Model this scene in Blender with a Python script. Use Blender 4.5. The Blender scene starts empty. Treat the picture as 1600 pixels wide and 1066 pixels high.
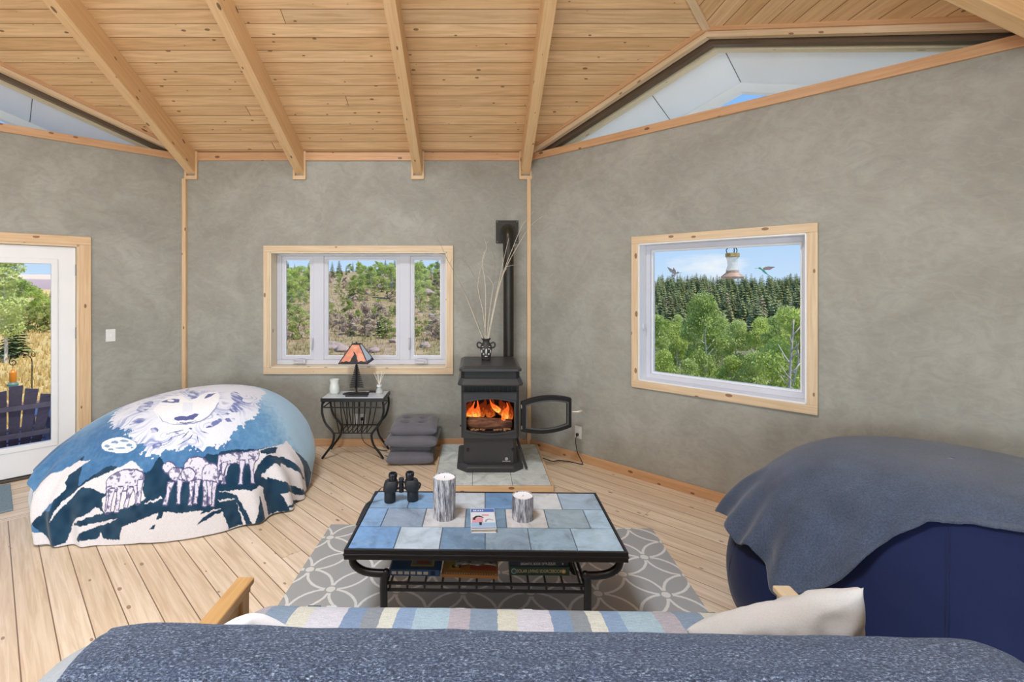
import bpy, math, random
import numpy as np
from mathutils import Vector, Matrix, noise
random.seed(7); RNG = np.random.default_rng(7)
SC = bpy.context.scene
COL = SC.collection
PI = math.pi
# ------------------------------------------------------------------ camera
cam_d = bpy.data.cameras.new('camera'); cam = bpy.data.objects.new('camera', cam_d); COL.objects.link(cam)
cam.location = (0, 0, 1.65); cam.rotation_euler = (PI/2, 0, 0)
cam_d.sensor_width = 36; cam_d.lens = 760/1600*36
cam_d.shift_x = (800-742)/1600; cam_d.shift_y = -(533-448)/1600
cam_d.clip_start = .05; cam_d.clip_end = 3000
SC.camera = cam
# ------------------------------------------------------------------ view
vs = SC.view_settings
vs.view_transform = 'Standard'; vs.look = 'None'; vs.gamma = 1; vs.use_curve_mapping = False; vs.exposure = 0.0
SC.cycles.max_bounces = 8; SC.cycles.diffuse_bounces = 5; SC.cycles.transparent_max_bounces = 16
SC.cycles.sample_clamp_indirect = 6
# ------------------------------------------------------------------ sky
def make_world():
    w = bpy.data.worlds.new('sky'); SC.world = w; w.use_nodes = True
    t = w.node_tree; t.nodes.clear(); N = t.nodes.new; L = t.links.new
    tc = N('ShaderNodeTexCoord'); sp = N('ShaderNodeSeparateXYZ'); L(tc.outputs['Generated'], sp.inputs[0])
    r = N('ShaderNodeValToRGB'); L(sp.outputs[2], r.inputs[0]); e = r.color_ramp.elements
    e[0].position = 0; e[0].color = (.60, .78, 1, 1); e[1].position = .8; e[1].color = (.11, .30, .86, 1)
    k = e.new(.10); k.color = (.45, .67, .98, 1); k = e.new(.35); k.color = (.24, .50, .95, 1)
    mp = N('ShaderNodeMapping'); L(tc.outputs['Generated'], mp.inputs[0]); mp.inputs['Scale'].default_value = (1, 1, 2.6)
    mp.inputs['Location'].default_value = (.35, .12, 0)
    nz = N('ShaderNodeTexNoise'); L(mp.outputs[0], nz.inputs[0]); nz.inputs['Scale'].default_value = 5.2; nz.inputs['Detail'].default_value = 6
    cr = N('ShaderNodeValToRGB'); L(nz.outputs[0], cr.inputs[0]); cr.color_ramp.elements[0].position = .57; cr.color_ramp.elements[1].position = .72
    fade = N('ShaderNodeMapRange'); L(sp.outputs[2], fade.inputs[0]); fade.inputs[1].default_value = .16; fade.inputs[2].default_value = .34; fade.inputs[3].default_value = 1; fade.inputs[4].default_value = 0
    mu = N('ShaderNodeMath'); mu.operation = 'MULTIPLY'; L(cr.outputs[0], mu.inputs[0]); L(fade.outputs[0], mu.inputs[1])
    mx = N('ShaderNodeMix'); mx.data_type = 'RGBA'; L(mu.outputs[0], mx.inputs[0]); L(r.outputs[0], mx.inputs[6]); mx.inputs[7].default_value = (.95, .97, 1, 1)
    bg = N('ShaderNodeBackground'); L(mx.outputs[2], bg.inputs[0]); bg.inputs[1].default_value = 1.0
    o = N('ShaderNodeOutputWorld'); L(bg.outputs[0], o.inputs[0])
make_world()
def lamp(kind, name, loc, rot, energy, color=(1, 1, 1), **kw):
    d = bpy.data.lights.new(name, kind); o = bpy.data.objects.new(name, d); COL.objects.link(o)
    o.location = loc; o.rotation_euler = rot; d.energy = energy; d.color = color
    for k, v in kw.items(): setattr(d, k, v)
    return o
def aim(loc, to): return (Vector(to)-Vector(loc)).to_track_quat('-Z', 'Y').to_euler()
lamp('SUN', 'sun', (0, 0, 30), aim((9, -5, 17), (0, 0, 0)), 4.6, (1, .96, .90), angle=.01)
# room frame: an octagon, camera at (0, 0); the wall across from it is the back wall
XL, XR, D = -2.995, .557, 5.036
L8 = XR-XL; AP = L8*(1+math.sqrt(2))/2
OX, OY = (XL+XR)/2, D-AP
XE, XW, YS = OX+AP, OX-AP, OY-AP
R2 = math.sqrt(.5)
SLOPE, ZC = .475, 3.045
# added fill lamps, unseen: above a roof opening and outside three rear openings
lamp('AREA', 'skylight_daylight', (OX, OY, 5.05), (0, 0, 0), 320, (.86, .93, 1), shape='RECTANGLE', size=1.3, size_y=1.3)
def corner(k):  # octagon corners clockwise from the back wall's right end
    return [(XR, D), (XE, OY+L8/2), (XE, OY-L8/2), (XR, YS), (XL, YS), (XW, OY-L8/2), (XW, OY+L8/2), (XL, D)][k % 8]
for k, en in ((2, 115), (3, 150), (4, 115)):     # walls 2, 3, 4 counted from the back wall's right end
    a, b = Vector(corner(k)), Vector(corner(k+1)); m = (a+b)/2; n = (m-Vector((OX, OY))).normalized()
    p = m+n*.45
    lamp('AREA', 'window_daylight', (p.x, p.y, 1.55), aim((p.x, p.y, 1.55), (m.x-n.x, m.y-n.y, 1.6)), en, (.84, .92, 1), shape='RECTANGLE', size=2.2, size_y=1.5)

# ------------------------------------------------------------------ mesh helpers
MW = {}
class MB:
    def __init__(s): s.v = []; s.f = []; s.u = []; s.mi = []; s.m = 0
    def add(s, vs, fs, uvs=None):
        b = len(s.v); s.v += [tuple(map(float, v)) for v in vs]
        for i, f in enumerate(fs):
            s.f.append([b+j for j in f]); s.u.append(uvs[i] if uvs else None); s.mi.append(s.m)
        return s
    def box(s, x0, x1, y0, y1, z0, z1, M=None):
        v = [Vector((x, y, z)) for z in (z0, z1) for y in (y0, y1) for x in (x0, x1)]
        if M: v = [M @ p for p in v]
        f = [(0, 2, 3, 1), (4, 5, 7, 6), (0, 1, 5, 4), (2, 6, 7, 3), (0, 4, 6, 2), (1, 3, 7, 5)]
        d = (x1-x0, y1-y0, z1-z0); ax = max(range(3), key=lambda i: d[i]); o = [i for i in range(3) if i != ax]
        vv = [(x, y, z) for z in (z0, z1) for y in (y0, y1) for x in (x0, x1)]
        uv = [[(vv[i][ax], vv[i][o[0]]+vv[i][o[1]]) for i in q] for q in f]
        return s.add(v, f, uv)
    def beam(s, p0, p1, w, h, up=(0, 0, 1)):
        p0, p1 = Vector(p0), Vector(p1); x = (p1-p0); l = x.length; x.normalize()
        y = Vector(up).cross(x).normalized(); z = x.cross(y)
        M = Matrix((x, y, z)).transposed().to_4x4(); M.translation = p0
        return s.box(0, l, -w/2, w/2, -h/2, h/2, M)
    def tube(s, pts, r, seg=10, closed=False, caps=True):
        pts = [Vector(p) for p in pts]; n = len(pts)
        rr = list(r) if hasattr(r, '__len__') else [r]*n
        t = []
        for i in range(n):
            a = pts[i-1] if (i > 0 or closed) else pts[0]; b = pts[(i+1) % n] if (i < n-1 or closed) else pts[-1]
            t.append((b-a).normalized())
        ref = Vector((0, 0, 1)) if abs(t[0].z) < .9 else Vector((1, 0, 0))
        u = t[0].cross(ref).normalized(); vs = []
        for i in range(n):
            u = (u-t[i]*u.dot(t[i])); u = u.normalized() if u.length > 1e-6 else t[i].orthogonal().normalized()
            w = t[i].cross(u)
            vs += [pts[i]+(u*math.cos(2*PI*k/seg)+w*math.sin(2*PI*k/seg))*rr[i] for k in range(seg)]
        fs = [(i*seg+k, i*seg+(k+1) % seg, ((i+1) % n)*seg+(k+1) % seg, ((i+1) % n)*seg+k) for i in range(n if closed else n-1) for k in range(seg)]
        if caps and not closed: fs += [tuple(reversed(range(seg))), tuple(range((n-1)*seg, n*seg))]
        return s.add(vs, fs)
    def lathe(s, prof, c=(0, 0, 0), seg=32, M=None):
        vs = []; n = len(prof)
        for r, z in prof: vs += [Vector((c[0]+r*math.cos(2*PI*k/seg), c[1]+r*math.sin(2*PI*k/seg), c[2]+z)) for k in range(seg)]
        if M: vs = [M @ v for v in vs]
        fs = [(i*seg+k, i*seg+(k+1) % seg, (i+1)*seg+(k+1) % seg, (i+1)*seg+k) for i in range(n-1) for k in range(seg)]
        if prof[0][0] > 1e-5: fs.append(tuple(reversed(range(seg))))
        if prof[-1][0] > 1e-5: fs.append(tuple(range((n-1)*seg, n*seg)))
        return s.add(vs, fs)
    def ell(s, c, r, seg=20, rings=12, M=None):
        vs = []; 
        for i in range(rings+1):
            a = -PI/2+PI*i/rings
            vs += [Vector((c[0]+r[0]*math.cos(a)*math.cos(2*PI*k/seg), c[1]+r[1]*math.cos(a)*math.sin(2*PI*k/seg), c[2]+r[2]*math.sin(a))) for k in range(seg)]
        if M: vs = [M @ v for v in vs]
        return s.add(vs, [(i*seg+k, i*seg+(k+1) % seg, (i+1)*seg+(k+1) % seg, (i+1)*seg+k) for i in range(rings) for k in range(seg)])
    def prism(s, poly, z0, z1, M=None):
        n = len(poly); vs = [Vector((x, y, z0)) for x, y in poly]+[Vector((x, y, z1)) for x, y in poly]
        if M: vs = [M @ v for v in vs]
        return s.add(vs, [tuple(reversed(range(n))), tuple(range(n, 2*n))]+[(i, (i+1) % n, n+(i+1) % n, n+i) for i in range(n)])
    def loft(s, loops, caps=True):
        n = len(loops[0]); vs = [p for l in loops for p in l]
        fs = [(i*n+k, i*n+(k+1) % n, (i+1)*n+(k+1) % n, (i+1)*n+k) for i in range(len(loops)-1) for k in range(n)]
        if caps: fs += [tuple(reversed(range(n))), tuple(range((len(loops)-1)*n, len(loops)*n))]
        return s.add(vs, fs)
    def ring(s, outer, inner, z0, z1, M=None):     # a flat frame: two 2-D loops of equal length
        n = len(outer); vs = [Vector((x, y, z)) for z in (z0, z1) for l in (outer, inner) for x, y in l]
        if M: vs = [M @ v for v in vs]
        f = []
        for i in range(n):
            j = (i+1) % n
            f += [(i, n+i, n+j, j), (2*n+i, 2*n+j, 3*n+j, 3*n+i), (i, j, 2*n+j, 2*n+i), (n+i, 3*n+i, 3*n+j, n+j)]
        return s.add(vs, f)
def mesh_obj(name, me, parent=None):
    o = bpy.data.objects.new(name, me); COL.objects.link(o)
    if parent is not None: o.parent = parent; MW[o.name] = MW[parent.name]
    else: MW[o.name] = Matrix()
    return o
def fix_normals(me):
    import bmesh
    bm = bmesh.new(); bm.from_mesh(me); bmesh.ops.recalc_face_normals(bm, faces=bm.faces); bm.to_mesh(me); bm.free()
def build(mb, name, mats, parent=None, smooth=False, bevel=0, sub=0, local=False, recalc=True):
    """one mesh object; vertices are given in world space unless local"""
    me = bpy.data.meshes.new(name); vs = mb.v
    if parent is not None and not local:
        I = MW[parent.name].inverted(); vs = [tuple(I @ Vector(v)) for v in vs]
    me.from_pydata(vs, [], mb.f)
    mats = mats if isinstance(mats, (list, tuple)) else [mats]
    for m in mats: me.materials.append(m)
    if any(u is not None for u in mb.u):
        ul = me.uv_layers.new(name='UVMap'); k = 0
        for f, u in zip(mb.f, mb.u):
            for i in range(len(f)):
                ul.data[k].uv = u[i] if u is not None else (0, 0); k += 1
    if len(mats) > 1: me.polygons.foreach_set('material_index', mb.mi)
    if recalc: fix_normals(me)
    if smooth: me.polygons.foreach_set('use_smooth', [True]*len(me.polygons))
    o = mesh_obj(name, me, parent)
    if bevel:
        b = o.modifiers.new('bevel', 'BEVEL'); b.width = bevel; b.segments = 2; b.limit_method = 'ANGLE'; b.angle_limit = .6
    if sub:
        m = o.modifiers.new('subdivision', 'SUBSURF'); m.levels = m.render_levels = sub
    if smooth == 'auto':
        me.polygons.foreach_set('use_smooth', [True]*len(me.polygons))
        import bmesh
        bm = bmesh.new(); bm.from_mesh(me)
        for e in bm.edges:
            if len(e.link_faces) == 2 and e.calc_face_angle(0) > .6: e.smooth = False
        bm.to_mesh(me); bm.free()
    return o
def tag(o, label=None, cat=None, group=None, kind=None):
    for k, v in (('label', label), ('category', cat), ('group', group), ('kind', kind)):
        if v: o[k] = v
    return o
def thing(name, label, cat, loc=(0, 0, 0), rz=0, group=None, kind=None):
    o = bpy.data.objects.new(name, None); COL.objects.link(o); o.empty_display_size = .1
    o.location = loc; o.rotation_euler = (0, 0, rz)
    MW[o.name] = Matrix.Translation(loc) @ Matrix.Rotation(rz, 4, 'Z')
    return tag(o, label, cat, group, kind)
def dup(src, loc, rz=None, label=None, scale=None):
    c = src.copy(); COL.objects.link(c); c.location = loc
    if rz is not None: c.rotation_euler = (0, 0, rz)
    if label: c['label'] = label
    if scale: c.scale = (scale,)*3 if not hasattr(scale, '__len__') else scale
    def kids(a, b):
        for ch in list(a.children):
            d = ch.copy(); COL.objects.link(d); d.parent = b; kids(ch, d)
    kids(src, c)
    return c
def text(s, size, M, mat, parent, name='lettering', depth=.0006, align='CENTER', sx=1):
    cu = bpy.data.curves.new('t', 'FONT'); cu.body = s; cu.size = size; cu.extrude = depth; cu.align_x = align; cu.align_y = 'CENTER'
    t = bpy.data.objects.new('t', cu); COL.objects.link(t)
    me = bpy.data.meshes.new_from_object(t); bpy.data.objects.remove(t); bpy.data.curves.remove(cu)
    me.transform(MW[parent.name].inverted() @ M @ Matrix.Diagonal((sx, 1, 1, 1))); me.materials.clear(); me.materials.append(mat); me.name = name
    return mesh_obj(name, me, parent)
def frame3(o, x, y):   # matrix whose x and y axes run along x and y from o
    x, y = Vector(x).normalized(), Vector(y); z = x.cross(y).normalized(); y = z.cross(x)
    M = Matrix((x, y, z)).transposed().to_4x4(); M.translation = Vector(o); return M
def arc(c, r, a0, a1, n): return [(c[0]+r*math.cos(a0+(a1-a0)*i/n), c[1]+r*math.sin(a0+(a1-a0)*i/n)) for i in range(n+1)]
def smoothpath(P, n=8):
    P = [Vector(p) for p in P]; out = []
    for i in range(len(P)-1):
        p0, p1, p2, p3 = P[max(i-1, 0)], P[i], P[i+1], P[min(i+2, len(P)-1)]
        for k in range(n):
            t = k/n
            out.append(.5*((2*p1)+(p2-p0)*t+(2*p0-5*p1+4*p2-p3)*t*t+(3*p1-p0-3*p2+p3)*t**3))
    return out+[P[-1]]
# ------------------------------------------------------------------ materials
def hexc(r, g, b):
    f = lambda c: ((c/255+.055)/1.055)**2.4 if c > 10 else c/255/12.92
    return (f(r), f(g), f(b), 1)
class Mat:
    def __init__(s, name, rgb=(200, 200, 200), rough=.6, metal=0, spec=.5):
        s.m = bpy.data.materials.new(name); s.m.use_nodes = True; s.t = s.m.node_tree
        s.b = s.t.nodes['Principled BSDF']; s.c = hexc(*rgb)
        s.b.inputs['Base Color'].default_value = s.c; s.b.inputs['Roughness'].default_value = rough
        s.b.inputs['Metallic'].default_value = metal; s.b.inputs['Specular IOR Level'].default_value = spec
    def n(s, typ, **kw):
        x = s.t.nodes.new('ShaderNode'+typ)
        for k, v in kw.items():
            if k[0] == 'i' and k[1:].isdigit(): x.inputs[int(k[1:])].default_value = v
            elif hasattr(x, k): setattr(x, k, v)
            else: x.inputs[k].default_value = v
        return x
    def l(s, a, b): s.t.links.new(a, b)
    def coords(s, kind='Object', scale=(1, 1, 1), rot=(0, 0, 0), rand=False):
        tc = s.n('TexCoord'); mp = s.n('Mapping'); mp.inputs['Scale'].default_value = scale; mp.inputs['Rotation'].default_value = rot
        src = tc.outputs[kind]
        if rand:
            oi = s.n('ObjectInfo'); sc = s.n('VectorMath', operation='SCALE'); cb = s.n('CombineXYZ')
            for i in range(3): s.l(oi.outputs['Random'], cb.inputs[i])
            s.l(cb.outputs[0], sc.inputs[0]); sc.inputs['Scale'].default_value = 37
            ad = s.n('VectorMath', operation='ADD'); s.l(src, ad.inputs[0]); s.l(sc.outputs[0], ad.inputs[1]); src = ad.outputs[0]
        s.l(src, mp.inputs[0]); return mp.outputs[0]
    def noise(s, co, scale=5, detail=4, rough=.55, dist=0):
        x = s.n('TexNoise'); x.inputs['Scale'].default_value = scale; x.inputs['Detail'].default_value = detail; x.inputs['Roughness'].default_value = rough; x.inputs['Distortion'].default_value = dist
        s.l(co, x.inputs['Vector']); return x.outputs[0]
    def ramp(s, fac, stops, const=False):
        r = s.n('ValToRGB'); s.l(fac, r.inputs[0]); e = r.color_ramp.elements
        if const: r.color_ramp.interpolation = 'CONSTANT'
        e[0].position, e[0].color = stops[0][0], stops[0][1]; e[1].position, e[1].color = stops[-1][0], stops[-1][1]
        for p, c in stops[1:-1]: k = e.new(p); k.color = c
        return r.outputs[0]
    def mix(s, fac, a, b, mode='MIX'):
        x = s.n('Mix', data_type='RGBA', blend_type=mode)
        for v, i in ((fac, 0), (a, 6), (b, 7)):
            if hasattr(v, 'is_linked') or hasattr(v, 'links'): s.l(v, x.inputs[i])
            else: x.inputs[i].default_value = v
        return x.outputs[2]
    def math(s, op, a, b=0, c=None, clamp=False):
        x = s.n('Math', operation=op, use_clamp=clamp)
        for v, i in ((a, 0), (b, 1), (c, 2)):
            if v is None: continue
            if hasattr(v, 'links'): s.l(v, x.inputs[i])
            else: x.inputs[i].default_value = v
        return x.outputs[0]
    def color(s, o): s.l(o, s.b.inputs['Base Color']); return s
    def bump(s, h, strength=.3, dist=.01):
        x = s.n('Bump'); x.inputs['Strength'].default_value = strength; x.inputs['Distance'].default_value = dist
        s.l(h, x.inputs['Height']); s.l(x.outputs[0], s.b.inputs['Normal']); return s
def speck(name, rgb, rough=.6, var=.15, scale=30, bump=.0, metal=0, spec=.5, bdist=.002):
    M = Mat(name, rgb, rough, metal, spec); co = M.coords('Object')
    nz = M.noise(co, scale)
    a = tuple(x*(1-var) for x in M.c[:3])+(1,); b = tuple(min(1, x*(1+var)) for x in M.c[:3])+(1,)
    M.color(M.ramp(nz, [(.3, a), (.7, b)]))
    if bump: M.bump(nz, bump, bdist)
    return M.m
def wood(name, light, dark, knot=(95, 60, 35), rough=.45, knots=True, gs=1.0):
    """a board or beam whose grain runs along U (metres)"""
    M = Mat(name, light, rough); co = M.coords('UV', (1, 1, 1), rand=True)
    mp = M.n('Mapping'); mp.inputs['Scale'].default_value = (1.6*gs, 34*gs, 1); M.l(co, mp.inputs[0])
    g = M.noise(mp.outputs[0], 1.5, 5, .6, .6)
    lo = M.noise(co, 2.2, 2)
    c = M.ramp(g, [(.28, hexc(*dark)), (.62, hexc(*light))])
    c = M.mix(.22, c, M.ramp(lo, [(.3, hexc(*dark)), (.7, hexc(*light))]))
    if knots:
        m2 = M.n('Mapping'); m2.inputs['Scale'].default_value = (2.6, 5.5, 1); M.l(co, m2.inputs[0])
        v = M.n('TexVoronoi', voronoi_dimensions='2D', Scale=1.6); M.l(m2.outputs[0], v.inputs['Vector'])
        sp = M.n('SeparateColor'); M.l(v.outputs['Color'], sp.inputs[0])
        k = M.math('MULTIPLY', M.math('LESS_THAN', v.outputs['Distance'], M.math('MULTIPLY', sp.outputs[1], .11)), M.math('GREATER_THAN', sp.outputs[0], .45))
        c = M.mix(M.math('MULTIPLY', k, .8), c, hexc(*knot))
    M.color(c); M.bump(g, .05, .002); return M.m
def planks(name, tones, groove, width, length, knot=(90, 55, 30), rough=.4, knot_amt=.5, gw=.022):
    """tongue-and-groove boards; U runs along the boards, V across, metres"""
    M = Mat(name, tones[0], rough); uv = M.coords('UV')
    sp = M.n('SeparateXYZ'); M.l(uv, sp.inputs[0])
    row = M.math('DIVIDE', sp.outputs[1], width); ri = M.math('FLOOR', row); rf = M.math('FRACT', row)
    wn = M.n('TexWhiteNoise', noise_dimensions='1D'); M.l(ri, wn.inputs['W'])
    ush = M.math('ADD', M.math('DIVIDE', sp.outputs[0], length), M.math('MULTIPLY', wn.outputs[0], 7))
    bi = M.math('FLOOR', ush); bf = M.math('FRACT', ush)
    cb = M.n('CombineXYZ'); M.l(ri, cb.inputs[0]); M.l(bi, cb.inputs[1])
    w2 = M.n('TexWhiteNoise', noise_dimensions='2D'); M.l(cb.outputs[0], w2.inputs['Vector'])
    base = M.ramp(w2.outputs[0], [(i/(len(tones)-1), hexc(*t)) for i, t in enumerate(tones)])
    # grain, shifted per board
    off = M.n('CombineXYZ'); M.l(M.math('MULTIPLY', w2.outputs[0], 61), off.inputs[0]); M.l(M.math('MULTIPLY', wn.outputs[0], 17), off.inputs[1])
    ad = M.n('VectorMath', operation='ADD'); M.l(uv, ad.inputs[0]); M.l(off.outputs[0], ad.inputs[1])
    mp = M.n('Mapping'); mp.inputs['Scale'].default_value = (1.3, 26, 1); M.l(ad.outputs[0], mp.inputs[0])
    g = M.noise(mp.outputs[0], 1.5, 5, .6, .9)
    dk = M.mix(1.0, base, (.80, .74, .66, 1), 'MULTIPLY')
    c = M.mix(M.ramp(g, [(.35, (1, 1, 1, 1)), (.62, (0, 0, 0, 1))]), base, dk)
    m2 = M.n('Mapping'); m2.inputs['Scale'].default_value = (2.2, 4.4, 1); M.l(ad.outputs[0], m2.inputs[0])
    v = M.n('TexVoronoi', voronoi_dimensions='2D', Scale=1.7); M.l(m2.outputs[0], v.inputs['Vector'])
    sc = M.n('SeparateColor'); M.l(v.outputs['Color'], sc.inputs[0])
    rad = M.math('MULTIPLY', sc.outputs[1], .08)
    kn = M.math('MULTIPLY', M.math('LESS_THAN', v.outputs['Distance'], rad), M.math('GREATER_THAN', sc.outputs[0], 1-knot_amt))
    c = M.mix(M.math('MULTIPLY', kn, .75), c, hexc(*knot))
    e = M.math('MINIMUM', rf, M.math('SUBTRACT', 1, rf)); ge = M.math('LESS_THAN', e, gw)
    eb = M.math('LESS_THAN', M.math('MINIMUM', bf, M.math('SUBTRACT', 1, bf)), .0002)
    gr = M.math('MAXIMUM', ge, eb)
    M.color(M.mix(gr, c, hexc(*groove)))
    M.bump(M.math('SUBTRACT', 1, gr), .5, .004); return M.m
def glass_mat(name='window_glass', tint=(.97, .98, .97), refl=.16):
    m = bpy.data.materials.new(name); m.use_nodes = True; t = m.node_tree; t.nodes.clear()
    o = t.nodes.new('ShaderNodeOutputMaterial'); tr = t.nodes.new('ShaderNodeBsdfTransparent'); tr.inputs[0].default_value = tint+(1,)
    gl = t.nodes.new('ShaderNodeBsdfGlossy'); gl.inputs['Roughness'].default_value = .02; gl.inputs[0].default_value = (1, 1, 1, 1)
    fr = t.nodes.new('ShaderNodeFresnel'); fr.inputs[0].default_value = 1.25
    ml = t.nodes.new('ShaderNodeMath'); ml.operation = 'MULTIPLY'; ml.inputs[1].default_value = refl; t.links.new(fr.outputs[0], ml.inputs[0])
    mx = t.nodes.new('ShaderNodeMixShader'); t.links.new(ml.outputs[0], mx.inputs[0]); t.links.new(tr.outputs[0], mx.inputs[1]); t.links.new(gl.outputs[0], mx.inputs[2])
    t.links.new(mx.outputs[0], o.inputs[0]); return m
GLASS = glass_mat()
def plaster():
    M = Mat('grey_plaster', (160, 157, 147), .75, spec=.3); co = M.coords('Object')
    a = M.noise(co, 1.5, 6, .62, .9)
    mp = M.n('Mapping'); mp.inputs['Scale'].default_value = (1, 1, 1.5); mp.inputs['Rotation'].default_value = (.5, .5, .6); M.l(co, mp.inputs[0])
    b = M.noise(mp.outputs[0], 5.5, 8, .7, 2.2)
    w = M.n('TexWave', Scale=2.3, Distortion=14, Detail=4); w.inputs['Detail Scale'].default_value = 2.4; M.l(mp.outputs[0], w.inputs[0])
    c = M.ramp(a, [(.3, hexc(150, 148, 138)), (.5, hexc(163, 161, 151)), (.72, hexc(177, 176, 167))])
    c = M.mix(M.ramp(b, [(.42, (0, 0, 0, 1)), (.75, (.55, .55, .55, 1))]), c, hexc(140, 137, 127))
    c = M.mix(M.ramp(w.outputs[1], [(.82, (0, 0, 0, 1)), (1, (.16, .16, .16, 1))]), c, hexc(178, 177, 170))
    M.color(c); M.bump(b, .25, .004); return M.m
PLASTER = plaster()
PINE = wood('pale_pine', (226, 203, 170), (204, 172, 132), (120, 78, 48))
PINE_WARM = wood('warm_pine', (226, 194, 154), (204, 166, 122), (110, 66, 36))
PINE_ORANGE = wood('orange_pine', (212, 170, 128), (190, 142, 100), (105, 60, 34))
BEAM = wood('beam_fir', (232, 196, 148), (212, 168, 118), (80, 50, 28))
CEIL = planks('ceiling_boards', [(232, 194, 146), (238, 204, 160), (222, 182, 134), (234, 200, 156), (218, 186, 146)], (132, 90, 54), .118, 14, (96, 56, 28), .42, .62)
FLOOR = planks('floor_boards', [(230, 211, 186), (238, 220, 196), (222, 200, 172), (234, 215, 192), (226, 205, 178)], (128, 102, 78), .129, 5.2, (130, 98, 70), .38, .4, .02)
VINYL = speck('white_vinyl', (206, 206, 214), .35, .02, 3)
WHITE = speck('white_paint', (236, 236, 236), .4, .02, 3)
SOFFIT = speck('white_soffit', (246, 247, 248), .7, .03, 2)
IRON = speck('black_iron', (38, 37, 38), .38, .15, 60, metal=.3)
BLACK = speck('black_paint', (30, 30, 32), .45, .15, 40)
# ================================================================== ROOM SHELL
def wallM(k):
    a, b = corner(k), corner(k+1); e = Vector((b[0]-a[0], b[1]-a[1], 0)).normalized(); n = Vector((-e.y, e.x, 0))
    M = Matrix((e, n, Vector((0, 0, 1)))).transposed().to_4x4(); M.translation = (a[0], a[1], 0); return M
TH = .26
def zceil(x, y, off=0): return ZC+off+SLOPE*min(D-y, XE-x, x-XW, y-YS)
# floor: boards parallel to the right wall, with a band of boards along the door wall
ST = .93
A_, B_ = corner(7), corner(6)
P1 = (XL+ST*math.sqrt(2), D); P2 = (XW, B_[1]-ST*math.sqrt(2))
main_poly = [P1, corner(0), corner(1), corner(2), corner(3), corner(4), corner(5), P2]
strip = [A_, P1, P2, B_]
mb = MB()
for poly, d in ((main_poly, (-R2, R2)), (strip, (R2, R2))):
    uv = [(50+x*d[0]+y*d[1], 50+.02-x*d[1]+y*d[0]) for x, y in poly]
    mb.add([(x, y, 0) for x, y in poly], [tuple(range(len(poly)))], [uv])
out = [(OX+(x-OX)*1.06, OY+(y-OY)*1.06) for x, y in [corner(k) for k in range(8)]]
mb.prism(out, -.35, -.004)
tag(build(mb, 'floor', FLOOR, recalc=False), kind='structure')
# ceiling: a square pyramid over the octagon, with an added, unseen opening at the top for the fill lamp
mb = MB(); mid = {}
for k in (0, 2, 4, 6): a, b = corner(k), corner(k+1); mid[k] = ((a[0]+b[0])/2, (a[1]+b[1])/2)
sk = .6
hole = {0: (OX+sk, OY+sk), 2: (OX+sk, OY-sk), 4: (OX-sk, OY-sk), 6: (OX-sk, OY+sk)}
cs = math.sqrt(1+SLOPE**2)
for k, (h0, h1) in ((7, (6, 0)), (1, (0, 2)), (3, (2, 4)), (5, (4, 6))):
    poly = [corner(k), corner(k+1), mid[h1], hole[h1], hole[h0], mid[h0]]
    a = Vector(corner(k)); e = (Vector(corner(k+1))-a).normalized(); n = Vector((e.y, -e.x))
    uv = [(60+(Vector(p)-a).dot(e), 60+.03+(Vector(p)-a).dot(n)*cs) for p in poly]
    mb.add([(p[0], p[1], zceil(*p)) for p in poly], [tuple(range(6))], [uv])
tag(build(mb, 'ceiling', CEIL, recalc=False), kind='structure')
# roof outside, with white soffits and a fascia that follow the clipped corners
def off_oct(o): return [(OX+(corner(k)[0]-OX)*(AP+o)/AP, OY+(corner(k)[1]-OY)*(AP+o)/AP) for k in range(8)]
mb = MB(); o0, o1 = off_oct(.24), off_oct(.80)
def rz(p, d): return zceil(p[0], p[1], d)
def ringpts(o):
    c = off_oct(o); r = []
    for k in range(8):
        r.append(c[k])
        if k % 2 == 0: r.append(((c[k][0]+c[(k+1) % 8][0])/2, (c[k][1]+c[(k+1) % 8][1])/2))
    return r
ra, rb = ringpts(.27), ringpts(.80); n = len(ra)
va = [(p[0], p[1], rz(p, .10)) for p in ra]; vb = [(p[0], p[1], rz(p, .10)) for p in rb]; vc = [(p[0], p[1], rz(p, .02)) for p in rb]
vd = [(p[0], p[1], rz(p, .36)) for p in ringpts(.84)]
ve = [(p[0], p[1], rz(p, .02)) for p in ringpts(.84)]
mb.add(va+vb+vc+ve+vd, [(r*n+i, r*n+(i+1) % n, (r+1)*n+(i+1) % n, (r+1)*n+i) for r in range(4) for i in range(n)])
hh = [hole[k] for k in (0, 2, 4, 6)]
mb2 = MB()
so = build(mb, 'soffit', SOFFIT, recalc=False); tag(so, kind='structure')
for k, (h0, h1) in ((7, (6, 0)), (1, (0, 2)), (3, (2, 4)), (5, (4, 6))):
    c = off_oct(.84); m_ = ringpts(.84)
    def mm(q): a, b = c[q], c[(q+1) % 8]; return ((a[0]+b[0])/2, (a[1]+b[1])/2)
    poly = [c[k], c[(k+1) % 8], mm(h1), hole[h1], hole[h0], mm(h0)]
    mb2.add([(p[0], p[1], rz(p, .36)) for p in poly], [tuple(range(6))])
for i in range(4):
    a, b = hh[i], hh[(i+1) % 4]
    mb2.add([(a[0], a[1], rz(a, 0)), (b[0], b[1], rz(b, 0)), (b[0], b[1], rz(b, .45)), (a[0], a[1], rz(a, .45))], [(0, 1, 2, 3)])
tag(build(mb2, 'roof', speck('roof_shingle', (110, 105, 100), .9, .2, 20), recalc=False), kind='structure')
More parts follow.
